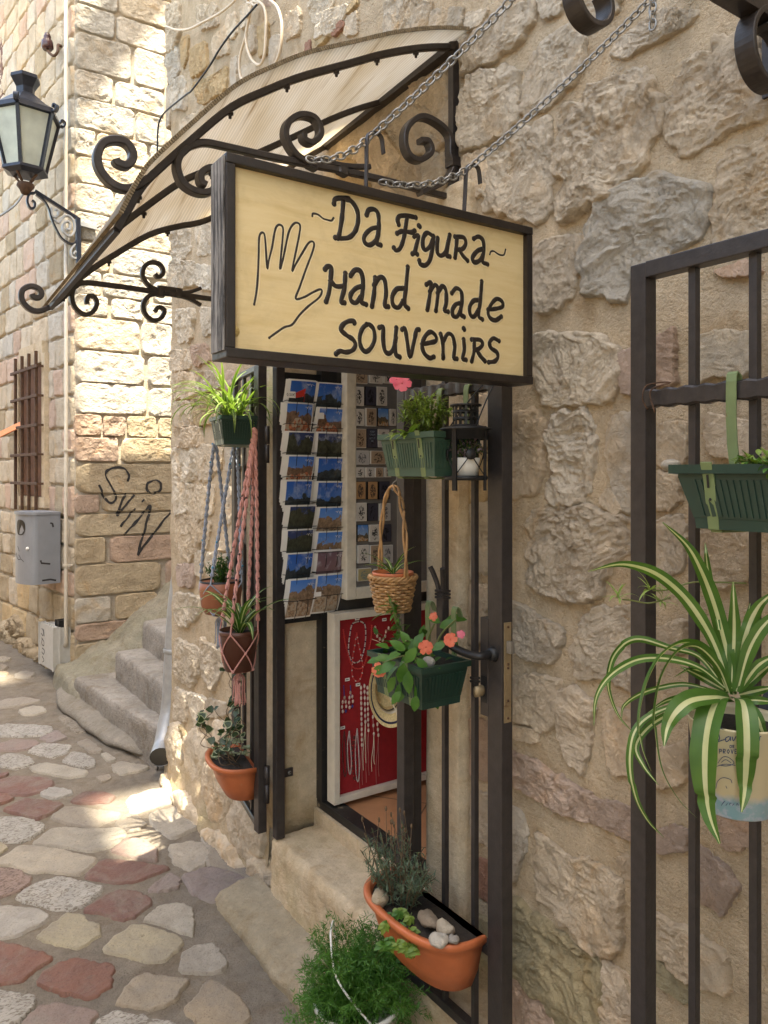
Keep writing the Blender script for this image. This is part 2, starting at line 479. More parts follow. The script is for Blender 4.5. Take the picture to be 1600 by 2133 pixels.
def m_art(name, ink, paper, scale=7, cut=0.5):        # small printed drawing
    n = NT(name)
    uv = n.tc.outputs['UV']
    rnd = n.t.nodes.new('ShaderNodeObjectInfo').outputs['Random']
    add = n.t.nodes.new('ShaderNodeVectorMath'); n.t.links.new(uv, add.inputs[0])
    off = n.t.nodes.new('ShaderNodeCombineXYZ'); n.set(off.inputs[0], n.math('MULTIPLY', rnd, 53.0)); n.set(off.inputs[1], n.math('MULTIPLY', rnd, 29.0))
    n.t.links.new(off.outputs[0], add.inputs[1])
    k = n.ramp(n.noise(scale, 3, 0.6, co=add.outputs[0], dist=0.8), [(cut - 0.03, 0), (cut + 0.03, 1)])
    s = n.xyz(uv)
    d = n.math('ADD', n.math('POWER', n.math('MULTIPLY', n.math('SUBTRACT', s[0], 0.5), 1.25), 2.0), n.math('POWER', n.math('MULTIPLY', n.math('SUBTRACT', s[1], 0.46), 0.95), 2.0))
    inside = n.ramp(d, [(0.12, 1), (0.17, 0)])
    return n.done(n.mix(n.math('MULTIPLY', k, inside), paper, ink), 0.35)

STONE = m_stone('limestone_rubble', 0.35, 1.0, 0.5)
BLOCK = m_stone('dressed_stone_block', 0.5, 0.8, 0.55)
PAVE = m_paving('worn_paving_stone')
PICK = m_picked('chiselled_paving_stone')
MORTAR = m_mortar('sandy_lime_mortar', (0.565, 0.45, 0.315), (0.51, 0.40, 0.275), 130, 0.38, 1.3, 0.45)
OLDMORTAR = m_mortar('old_grey_mortar', (0.42, 0.365, 0.29), (0.47, 0.41, 0.335), 150, 0.5, 0.8)
STREETM = m_mortar('gravelly_street_cement', (0.165, 0.142, 0.117), (0.22, 0.187, 0.148), 150, 0.6, 1.0)
PLASTER = m_mortar('cream_plaster', (0.60, 0.49, 0.345), (0.53, 0.42, 0.29), 120, 0.30, 0.35, 0.35)
CEMENT = m_mortar('pale_cement', (0.36, 0.305, 0.225), (0.29, 0.24, 0.165), 170, 0.4, 0.6)
STEP = m_mortar('worn_step_stone', (0.33, 0.30, 0.265), (0.20, 0.18, 0.155), 60, 0.6, 0.8)
KERB = m_mortar('grey_kerb_cement', (0.245, 0.22, 0.187), (0.20, 0.178, 0.145), 110, 0.5, 0.9)
MOSS = m_mortar('mossy_cement', (0.20, 0.188, 0.138), (0.27, 0.245, 0.195), 90, 0.6, 1.0)
IRON = m_plain('painted_wrought_iron', (0.045, 0.037, 0.034), 0.42, 0.35, 0.22, 60, 0.25, 160, wear=0.70, wearcol=(0.11, 0.055, 0.03))
IRON2 = m_plain('gate_iron_paint', (0.043, 0.037, 0.036), 0.40, 0.3, 0.2, 40, 0.25, 160, wear=0.70, wearcol=(0.11, 0.06, 0.04))
BLACK = m_plain('black_metal', (0.012, 0.012, 0.013), 0.45, 0.2, 0.2)
BLACKP = m_plain('chipped_black_paint', (0.014, 0.013, 0.012), 0.5, 0, 0.2, 30, 0.3, 60, wear=0.60, wearcol=(0.22, 0.17, 0.11))
STEEL = m_plain('dull_galvanised_steel', (0.30, 0.29, 0.27), 0.45, 0.75, 0.2, 60, 0.1, 200)
ZINC = m_plain('grey_zinc', (0.36, 0.37, 0.38), 0.5, 0.5, 0.15, 20, 0.1, 90)
RUST = m_plain('rusty_iron', (0.085, 0.042, 0.022), 0.8, 0.1, 0.35, 40, 0.3, 120)
BRASS = m_plain('worn_brass_plate', (0.30, 0.225, 0.13), 0.5, 0.5, 0.15, 40, wear=0.62, wearcol=(0.20, 0.10, 0.05))
TERRA = m_plain('terracotta_plastic', (0.46, 0.125, 0.045), 0.5, 0, 0.14, 14, 0.15, 120, wear=0.63, wearcol=(0.42, 0.21, 0.12))
TERRA2 = m_plain('dark_terracotta', (0.26, 0.085, 0.04), 0.5, 0, 0.12, 20)
BROWNP = m_plain('brown_plastic', (0.10, 0.035, 0.022), 0.4, 0, 0.1, 20)
GREENP = m_plain('dark_green_plastic', (0.010, 0.036, 0.025), 0.42, 0, 0.2, 14, 0.1, 150, wear=0.64, wearcol=(0.06, 0.085, 0.065))
GREENP2 = m_plain('faded_green_plastic', (0.035, 0.080, 0.052), 0.5, 0, 0.2, 14, 0.1, 150, wear=0.62, wearcol=(0.10, 0.13, 0.10))
STRAP = m_plain('pale_green_strap', (0.15, 0.20, 0.085), 0.5, 0.1, 0.12, 30, wear=0.66, wearcol=(0.16, 0.08, 0.04))
SOIL = m_plain('potting_soil', (0.022, 0.015, 0.010), 0.95, 0, 0.4, 90, 1.0, 140)
WHITEP = m_plain('white_plastic', (0.74, 0.72, 0.68), 0.4, 0, 0.05)
CERAM = m_plain('white_ceramic', (0.75, 0.72, 0.66), 0.3, 0, 0.05)
PAINTW = m_plain('old_white_paint', (0.60, 0.55, 0.45), 0.6, 0, 0.15, 25, 0.2, 60, wear=0.64, wearcol=(0.35, 0.27, 0.18))
REDF = m_plain('red_felt', (0.30, 0.010, 0.014), 0.85, 0, 0.12, 40, 0.3, 400)
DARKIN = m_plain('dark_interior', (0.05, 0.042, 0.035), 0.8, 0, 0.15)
ORANGEIN = m_plain('orange_interior_wall', (0.50, 0.24, 0.12), 0.8, 0, 0.1)
TILE = m_plain('terracotta_floor_tile', (0.50, 0.24, 0.115), 0.45, 0, 0.12, 12, 0.1, 90)
GROUT = m_plain('tile_grout', (0.24, 0.15, 0.09), 0.9, 0, 0.1)
GREYP = m_plain('grey_painted_steel', (0.235, 0.25, 0.275), 0.45, 0.2, 0.06, 10, 0.03, 200)
LGREY = m_plain('pale_grey_plastic', (0.44, 0.43, 0.40), 0.5, 0, 0.08)
PIPEW = m_plain('cream_conduit', (0.50, 0.45, 0.37), 0.5, 0, 0.08)
CARD = m_plain('white_card', (0.76, 0.74, 0.71), 0.55, 0, 0.04)
FELTG = m_plain('grey_board', (0.17, 0.16, 0.15), 0.8, 0, 0.1)
INK = m_plain('black_ink', (0.012, 0.010, 0.010), 0.45, 0, 0.2, 90)
SPRAY = m_plain('black_spray_paint', (0.018, 0.016, 0.016), 0.75, 0, 0.2)
CARVE = m_plain('carved_black_letter_paint', (0.016, 0.010, 0.007), 0.35, 0, 0.4, 70, 0.6, 160)
GROOVE = m_plain('pale_cut_edge', (0.78, 0.66, 0.42), 0.6, 0, 0.05)
CABLE = m_plain('cream_cable', (0.62, 0.50, 0.36), 0.5, 0, 0.06)
WICK = m_plain('wicker_cane', (0.36, 0.20, 0.085), 0.55, 0, 0.35, 45, 0.3, 200)
STRAW = m_plain('straw_hat_fibre', (0.68, 0.53, 0.27), 0.8, 0, 0.22, 160, 0.8, 260)
NAVY = m_plain('navy_trim', (0.02, 0.02, 0.05), 0.7)
COTTON = m_plain('cream_cotton', (0.74, 0.66, 0.50), 0.85)
PINK = m_plain('pink_cotton_cord', (0.56, 0.27, 0.235), 0.9, 0, 0.15, 200, 0.7, 500)
BLUEC = m_plain('blue_grey_cord', (0.27, 0.30, 0.36), 0.9, 0, 0.2, 200, 0.7, 500)
BEAD = m_plain('dark_wood_bead', (0.06, 0.015, 0.012), 0.4)
BEADB = m_plain('turquoise_bead', (0.03, 0.22, 0.36), 0.35)
SHELL = m_plain('cowrie_shell', (0.66, 0.55, 0.46), 0.3, 0, 0.2, 90)
CORAL = m_plain('red_coral_bead', (0.55, 0.03, 0.025), 0.35)
SILVERB = m_plain('pale_bead', (0.55, 0.52, 0.48), 0.3, 0.2, 0.3, 300)
NAVYB = m_plain('blue_bead', (0.02, 0.03, 0.22), 0.35)
THREAD = m_plain('rose_thread', (0.42, 0.14, 0.13), 0.8)
ORANGEF = m_plain('orange_painted_board', (0.72, 0.28, 0.12), 0.5, 0, 0.06)
SHUTTER = m_plain('rusty_brown_shutter', (0.13, 0.055, 0.028), 0.75, 0, 0.3, 12, 0.2, 40)
BROWNINS = m_plain('brown_glazed_insulator', (0.07, 0.03, 0.03), 0.2)
LAMPB = m_plain('blue_black_lamp_paint', (0.020, 0.024, 0.036), 0.35, 0.4, 0.25)
PEBBLE = m_stone('pebble_stone', 0.2, 0.5, 0.3)
BOARD = m_wood_board(); OLDW = m_old_wood(); POLY = m_poly()
L_GREEN = m_leaf('spider_leaf_green', (0.046, 0.115, 0.018), (0.08, 0.17, 0.028))
L_CREAM = m_leaf('spider_leaf_cream', (0.48, 0.50, 0.24), (0.58, 0.58, 0.34))
L_LIME = m_leaf('pale_spider_leaf', (0.17, 0.25, 0.06), (0.24, 0.31, 0.09))
L_MID = m_leaf('impatiens_leaf', (0.045, 0.13, 0.020), (0.09, 0.21, 0.035))
L_MARI = m_leaf('marigold_leaf', (0.11, 0.20, 0.035), (0.22, 0.30, 0.06))
L_FERN = m_leaf('asparagus_fern_needle', (0.036, 0.125, 0.016), (0.085, 0.22, 0.034), 0.5, 9)
L_LAV = m_leaf('lavender_leaf', (0.07, 0.11, 0.065), (0.13, 0.17, 0.11), 0.6)
L_IVY = m_leaf('ivy_leaf', (0.020, 0.045, 0.018), (0.045, 0.075, 0.03), 0.35)
L_SAGE = m_leaf('pale_sage_leaf', (0.30, 0.34, 0.20), (0.40, 0.42, 0.28), 0.6)
L_DARK = m_leaf('dark_parsley_leaf', (0.028, 0.075, 0.018), (0.06, 0.13, 0.03), 0.5)
STEM = m_leaf('plant_stem', (0.14, 0.17, 0.05), (0.19, 0.20, 0.08))
TWIG = m_plain('brown_twig', (0.12, 0.075, 0.04), 0.8)
PETAL_O = m_leaf('orange_petal', (0.60, 0.10, 0.045), (0.72, 0.19, 0.10), 0.5, 60)
PETAL_P = m_leaf('pink_petal', (0.72, 0.10, 0.18), (0.80, 0.20, 0.26), 0.5)
PETAL_L = m_leaf('lilac_petal', (0.30, 0.20, 0.26), (0.42, 0.30, 0.36), 0.6)
def m_glass(name, color, rough, trans=0.85):
    n = NT(name); c = n.mix(n.ramp(n.noise(10, 4), [(0.35, 0), (0.7, 1)]), color, tuple(x * 0.75 for x in color))
    n.b.inputs['IOR'].default_value = 1.2
    return n.done(c, rough, 0, trans=trans)
FROST = m_glass('frosted_lamp_glass', (0.66, 0.70, 0.62), 0.5, 0.35)
def m_tin():                                          # printed tin pot: cream with a blue floral band at the foot
    n = NT('printed_tin_pot')
    z = n.xyz(n.tc.outputs['Generated'])[2]
    k = n.math('ADD', z, n.math('MULTIPLY', n.math('SUBTRACT', n.noise(28, 4), 0.5), 0.22))
    c = n.mix(n.ramp(k, [(0.20, 0), (0.28, 1)]), n.mix(n.ramp(n.noise(70, 4), [(0.45, 0), (0.55, 1)]), (0.20, 0.36, 0.42), (0.36, 0.42, 0.52)), (0.56, 0.475, 0.30))
    c = n.mix(n.ramp(n.noise(14, 5), [(0.4, 0), (0.8, 0.5)]), c, (0.58, 0.52, 0.40))
    return n.done(c, 0.35)
TIN = m_tin()
# ------------------------------------------------------------------ stones
def resample(poly, n):
    P = np.asarray(poly, float); Q = np.vstack([P, P[:1]])
    L = np.r_[0, np.cumsum(np.linalg.norm(np.diff(Q, axis=0), axis=1))]
    s = np.linspace(0, L[-1], n, endpoint=False)
    return np.c_[np.interp(s, L, Q[:, 0]), np.interp(s, L, Q[:, 1])]
def chaikin(P, k=0.22):
    Q = np.roll(P, -1, 0)
    return np.stack([P * (1 - k) + Q * k, P * k + Q * (1 - k)], 1).reshape(-1, 2)
def stone(poly, frame, bulge=0.018, rough=0.010, seed=0, nb=56, rings=14, sink=0.02, edge=0.10, freq=1.0, jit=0.012, base=0.0, grow=1.0):
    """poly in plane coordinates (u, v); frame = (origin, eu, ev, ew). Returns an MB with one faceted stone."""
    P = resample(chaikin(np.asarray(poly, float), 0.12 if edge < 0.13 else 0.2), nb)
    c = P.mean(0)
    size = np.sqrt(max(1e-6, (P[:, 0].max() - P[:, 0].min()) * (P[:, 1].max() - P[:, 1].min())))
    ja = vnoise(np.c_[P * (10 / size if size > 0 else 1), np.full(len(P), seed * 1.7)], seed)
    jb = vnoise(np.c_[P * 26 / size, np.full(len(P), seed * 0.7)], seed + 5)
    d = P - c; L = np.linalg.norm(d, axis=1)[:, None]
    P = c + d * grow
    d = P - c; L = np.linalg.norm(d, axis=1)[:, None]
    P = P + d / L * ((ja * 0.8 + jb * 0.3)[:, None] * min(jit, 0.07 * size))
    r = np.r_[0.0, np.linspace(0.0, 1.0, rings + 1)[1:] ** 0.72]
    V = c + (P - c)[None] * r[1:, None, None]
    flat = np.concatenate([c[None], V.reshape(-1, 2)])
    rr = np.r_[0.0, np.repeat(r[1:], nb)]
    e = np.clip((1 - rr) / edge, 0, 1); prof = 1 - (1 - e) ** 2.2
    q = np.c_[flat * 9.0 * freq, np.full(len(flat), seed * 3.1)]
    q = q + 0.35 * np.c_[vnoise(q * 1.3, seed + 31), vnoise(q * 1.3 + 9, seed + 32), np.zeros(len(q))]
    big = fbm(q, seed, 3, 0.5)
    rid = fbm(q * 2.1, seed + 11, 5, 0.58, ridged=True)
    terr = big * 2.2 + 0.4 * rid
    terr = (np.floor(terr * 2.0) + np.clip((terr * 2.0 % 1.0) * 2.4 - 0.7, 0, 1)) / 2.0        # flaked ledges
    fin = fbm(q * 7.0, seed + 41, 3, 0.6, ridged=True)
    h = prof * (bulge + rough * (0.45 * terr + 0.48 * rid + 0.40 * fin)) + rough * 0.2 * big
    h = base + np.maximum(h, -0.004) - (rr > 0.999) * sink
    o, eu, ev, ew = [np.asarray(x, float) for x in frame]
    W = o + flat[:, :1] * eu + flat[:, 1:2] * ev + h[:, None] * ew
    F = [(0, 1 + j, 1 + (j + 1) % nb) for j in range(nb)]
    for i in range(rings - 1):
        a = 1 + i * nb; b = a + nb
        F += [(a + j, b + j, b + (j + 1) % nb, a + (j + 1) % nb) for j in range(nb)]
    if np.dot(np.cross(eu, ev), ew) < 0: F = [f[::-1] for f in F]
    m = MB(); m.add(W, F)
    return m
def vary(c, s=0.10, rr=None):
    rr = rr or random
    k = 1 + rr.uniform(-s, s); t = rr.uniform(-s, s) * 0.35
    return tuple(max(0.01, x * k * (1 + t * w)) for x, w in zip(c, (1, 0, -1.2)))

# ------------------------------------------------------------------ ground and paving
gm = MB()
def zg(x, y):
    return GS * (y - 0.5) if np.isscalar(y) else GS * (y - 0.5)
xs = np.r_[-200, -60, -20, -6, -2, np.arange(-0.6, 1.32, 0.03), 1.5, 3, 8, 20, 60, 200]
ys = np.r_[-200, -60, -20, -6, -1, np.arange(0.6, 7.6, 0.03), 8, 9.5, 12, 20, 60, 200]
X, Y = np.meshgrid(xs, ys, indexing='ij')
near = ((X > -0.6) & (X < 1.32) & (Y > 0.6) & (Y < 7.6)).astype(float)
Z = GS * (np.clip(Y, -20, 14) - 0.5) - 0.006 + near * 0.006 * fbm(np.stack([X * 5, Y * 5, X * 0], -1), 3, 4)
gm.grid(np.stack([X, Y, Z], -1))
street = part('street', gm, STREETM, None, kind='structure')

C = {'r': (0.140, 0.070, 0.054), 'o': (0.168, 0.076, 0.052), 'p': (0.21, 0.15, 0.125), 'c': (0.30, 0.265, 0.212), 'y': (0.295, 0.255, 0.175), 't': (0.28, 0.222, 0.155),
     'g': (0.235, 0.20, 0.158), 'w': (0.30, 0.278, 0.245), 'l': (0.20, 0.158, 0.142), 's': (0.31, 0.275, 0.225)}
PA = ((0, 1430), 0.25); PB = ((0, 1733), 0.25); PC = ((200, 1600), 0.25)
paving = [
 (PA, 'w', 1, [(0,330),(80,315),(420,335),(430,370),(350,410),(120,415),(0,405)]),
 (PA, 'p', 0, [(0,480),(120,445),(300,450),(320,480),(240,520),(140,535),(0,525)]),
 (PA, 'w', 1, [(230,545),(340,475),(420,480),(590,500),(560,550),(440,590),(330,570)]),
 (PA, 'w', 1, [(0,590),(90,560),(210,575),(285,625),(250,650),(120,685),(0,660)]),
 (PA, 'w', 1, [(525,620),(610,545),(690,560),(790,610),(790,660),(690,675),(590,650)]),
 (PA, 'c', 0, [(260,675),(390,640),(520,660),(715,705),(700,740),(560,760),(440,735),(300,710)]),
 (PA, 'c', 0, [(940,650),(1010,625),(1240,670),(1180,700),(1010,735),(960,700)]),
 (PA, 'c', 0, [(840,560),(890,555),(970,610),(900,625)]),
 (PA, 'g', 0, [(800,760),(920,735),(920,770),(850,800)]),
 (PA, 'r', 0, [(-60,800),(130,755),(320,760),(440,785),(440,820),(350,870),(200,905),(60,890),(-60,870)]),
 (PA, 'o', 0, [(-70,905),(60,900),(120,930),(40,970),(-70,995)]),
 (PA, 'r', 0, [(-60,735),(70,722),(60,742),(-60,785)]),
 (PA, 'w', 0, [(340,890),(430,840),(600,870),(590,895),(470,930),(360,915)]),
 (PA, 'r', 0, [(20,1025),(210,940),(340,945),(530,980),(470,1020),(310,1100),(160,1060)]),
 (PA, 'r', 0, [(590,950),(690,885),(840,880),(960,910),(900,960),(750,978),(640,970)]),
 (PA, 'g', 0, [(440,1080),(570,1005),(760,1025),(990,1055),(980,1090),(900,1120),(800,1170),(640,1150),(500,1120)]),
 (PA, 'w', 1, [(-60,1110),(100,1090),(250,1110),(370,1160),(330,1210),(200,1280),(100,1290),(-60,1260)]),
 (PA, 'c', 0, [(285,1305),(430,1190),(560,1175),(760,1200),(1000,1180),(1040,1230),(900,1340),(760,1375),(580,1345),(460,1325)]),
 (PA, 'g', 0, [(960,1140),(1060,1070),(1150,1080),(1220,1150),(1130,1200),(1010,1190)]),
 (PA, 's', 0, [(1060,930),(1300,850),(1480,860),(1530,930),(1300,1000),(1110,1060)]),
 (PA, 's', 0, [(1250,1060),(1600,980),(1640,1170),(1440,1260),(1280,1160)]),
 (PA, 'p', 0, [(920,1370),(1060,1275),(1190,1280),(1310,1350),(1300,1450),(1100,1420)]),
 (PA, 'y', 0, [(-60,1290),(80,1335),(-60,1420)]),
 (PA, 'c', 0, [(-40,1480),(180,1330),(400,1350),(700,1410),(790,1440),(720,1520),(640,1565),(460,1540),(230,1540),(110,1490)]),
 (PA, 'c', 0, [(160,205),(270,165),(350,170),(385,205),(300,235),(190,240)]),
 (PA, 'g', 0, [(0,120),(200,90),(340,120),(180,160),(0,180)]),
 (PA, 'l', 0, [(330,430),(480,370),(560,430),(420,470)]),
 (PA, 'g', 1, [(480,260),(560,240),(720,370),(620,380)]),
 (PA, 'g', 0, [(640,470),(740,440),(860,540),(760,550)]),
 (PB, 'p', 1, [(-60,300),(170,330),(255,385),(240,430),(140,490),(-60,560)]),
 (PB, 'w', 1, [(150,550),(270,450),(430,400),(500,380),(570,400),(840,455),(800,520),(690,600),(590,645),(440,630),(250,590)]),
 (PB, 'r', 0, [(720,370),(870,235),(1000,240),(1250,275),(1410,300),(1300,345),(1130,410),(960,420),(800,395)]),
 (PB, 'r', 0, [(710,655),(850,560),(980,490),(1160,510),(1260,570),(1240,620),(1110,710),(1010,735),(870,690)]),
 (PB, 'l', 0, [(1240,490),(1330,400),(1420,345),(1500,400),(1480,460),(1370,490)]),
 (PB, 'w', 0, [(-60,640),(60,620),(170,640),(310,655),(400,700),(380,740),(270,800),(170,850),(40,880),(-60,860)]),
 (PB, 'y', 0, [(310,870),(430,790),(550,685),(660,700),(740,760),(840,780),(820,870),(640,975),(520,940),(390,910)]),
 (PB, 'y', 0, [(860,985),(1000,860),(1100,785),(1260,790),(1380,840),(1520,915),(1450,1000),(1360,1065),(1220,1080),(1080,1040)]),
 (PB, 'c', 0, [(1195,730),(1340,620),(1480,595),(1600,640),(1610,860),(1480,820),(1380,770)]),
 (PB, 'o', 0, [(-60,920),(170,960),(420,1040),(390,1080),(260,1170),(180,1240),(-60,1270)]),
 (PB, 'o', 0, [(315,1235),(350,1190),(490,1110),(610,1065),(760,1080),(935,1120),(920,1270),(800,1370),(700,1385),(560,1340),(400,1300)]),
 (PB, 't', 0, [(985,1430),(1020,1360),(1100,1250),(1220,1190),(1400,1215),(1560,1240),(1500,1330),(1400,1440),(1250,1475),(1100,1450)]),
 (PB, 'w', 1, [(-60,1330),(120,1350),(290,1385),(260,1470),(100,1610),(-60,1650)]),
 (PB, 'p', 0, [(180,1600),(320,1470),(480,1440),(800,1500),(740,1600),(640,1700),(300,1720)]),
 (PB, 'w', 1, [(810,1600),(940,1500),(1020,1510),(1200,1550),(1480,1605),(1300,1700),(900,1690)]),
 (PC, 'l', 0, [(730,900),(880,850),(970,840),(1200,890),(1310,1000),(1150,1080),(960,1120),(800,1030)]),
 (PC, 'g', 0, [(950,680),(1140,580),(1210,640),(1290,760),(1310,980),(1200,880),(970,830),(930,790)]),
 (PC, 's', 0, [(610,660),(760,620),(880,620),(940,690),(920,790),(780,850),(650,780)]),
 (PC, 's', 0, [(715,1560),(830,1490),(980,1475),(1090,1600),(1070,1660),(1030,1700),(880,1705),(700,1690)]),
 (PC, 't', 0, [(740,2020),(860,1900),(900,1820),(970,1775),(1080,1830),(1200,1930),(1280,2060),(1220,2150),(900,2140)]),
 (PC, 's', 0, [(870,560),(1020,420),(1130,500),(1100,580),(930,680)]),
]
gframe = ((0, 0.5, 0), (1, 0, 0), (0, 1, GS), (0, -GS, 1))
def ground_uv(p): return (p[0], (p[1] - 0.5))
done = []
k = 0
for reg, col, pick, pts in paving:
    pl = [ground_uv(on_ground(*q)) for q in zc(pts, *reg)]
    k += 1
    m = stone(pl, gframe, bulge=0.003, rough=0.004, seed=100 + k, nb=72, rings=12, edge=0.06, freq=1.1, jit=0.008, base=0.0, sink=0.015, grow=1.12)
    part('paving_stone', m, PICK if pick else PAVE, street, color=vary(C[col], 0.05))
    a = np.array(pl); done.append((a.mean(0), np.linalg.norm(a - a.mean(0), axis=1).max()))
rr = random.Random(5)
tries = 0; n_extra = 0
while tries < 6000 and n_extra < 140:                 # the rest of the lane, mostly beside the frame
    tries += 1
    u = rr.uniform(-0.8, 0.95); v = rr.uniform(0.2, 7.2); r = rr.uniform(0.07, 0.15) if n_extra < 70 else rr.uniform(0.035, 0.075)
    if any(np.hypot(u - c[0], v - c[1]) < r * 0.85 + q * (0.86 if n_extra < 70 else 0.80) for c, q in done): continue
    a = np.sort(np.array([rr.uniform(0, 6.28) for _ in range(7)])); 
    a = np.linspace(0, 6.28, 7, endpoint=False) + np.array([rr.uniform(-0.25, 0.25) for _ in range(7)])
    pl = np.c_[u + r * 0.9 * np.cos(a), v + r * 1.15 * np.sin(a)]
    m = stone(pl, gframe, bulge=0.004, rough=0.0035, seed=300 + tries, nb=32, rings=6, edge=0.08, freq=0.8, jit=0.012, base=0.001, sink=0.015)
    part('paving_stone', m, PICK if rr.random() < 0.3 else PAVE, street, color=vary(C[rr.choice('rogcwytpsg')], 0.08, rr))
    done.append((np.array((u, v)), r)); n_extra += 1

# ------------------------------------------------------------------ shop building
WX = 1.28                                             # mortar face of the shop wall
D0, D1 = 1.49, 2.62                                   # hole for door and surround
shop = thing('shop_building', 'low shop building of rough limestone rubble in sandy mortar with an open doorway', 'building', (0, 0, 0))
END_Y = 3.80
TOP = 1.68 + (5.65 - END_Y) * TAN             # the eave shades the foot of the house across the alley
def relief(y, z):
    return 0.006 * fbm(np.stack([y * 4.3, z * 4.3, y * 0], -1), 21, 4) + 0.006 * fbm(np.stack([y * 16, z * 16, y * 0], -1), 25, 3)
def flare(y, z):                                      # the wall foot bellies out towards the lane
    return np.clip((0.62 - z) / 0.62, 0, 1) ** 1.6 * np.interp(y, [2.3, 2.6, 3.1, 3.6, 3.8], [0.02, 0.05, 0.12, 0.10, 0.05])
wm = MB()
def wall_patch(y0, y1, z0, z1, st):
    ys = np.linspace(y0, y1, max(2, int((y1 - y0) / st) + 1)); zs = np.linspace(z0, z1, max(2, int((z1 - z0) / st) + 1))
    Yg, Zg = np.meshgrid(ys, zs, indexing='ij')
    Xg = WX - relief(Yg, Zg) - flare(Yg, Zg)
    wm.grid(np.stack([Xg, Yg, Zg], -1))
wall_patch(-1.2, D0, -0.15, 3.3, 0.022)
wall_patch(D1, END_Y, -0.15, 3.3, 0.022)
wall_patch(D0, D1, 2.30, 3.3, 0.022)
wall_patch(-1.2, END_Y, 3.3, TOP, 0.1)
wm.box((WX + 0.03, -1.2, -0.2), (6.0, D0 - 0.01, TOP - 0.002))
wm.box((WX + 0.03, D1 + 0.01, -0.2), (6.0, END_Y, TOP - 0.002))
wm.box((WX + 0.03, D0, 2.31), (6.0, D1, TOP - 0.004))
wm.box((3.6, D0, -0.2), (6.0, D1, 2.30))
part('wall', wm, MORTAR, shop)
# corner quoin face of the alley end
for i, (z0, z1) in enumerate([(-0.1, 0.28), (0.30, 0.7), (0.72, 1.02), (1.04, 1.46), (1.48, 1.8), (1.82, 2.2), (2.22, 2.5), (2.52, 2.9), (2.92, 3.2), (3.22, 3.6)]):
    pl = [(WX + 0.02, z0), (WX + 0.4 + 0.1 * (i % 2), z0), (WX + 0.4 + 0.1 * (i % 2), z1), (WX + 0.02, z1)]
    part('stone', stone(pl, ((0, END_Y, 0), (1, 0, 0), (0, 0, 1), (0, 1, 0)), 0.014, 0.008, 700 + i, 32, 6), STONE, shop, color=vary((0.42, 0.35, 0.26), 0.1))

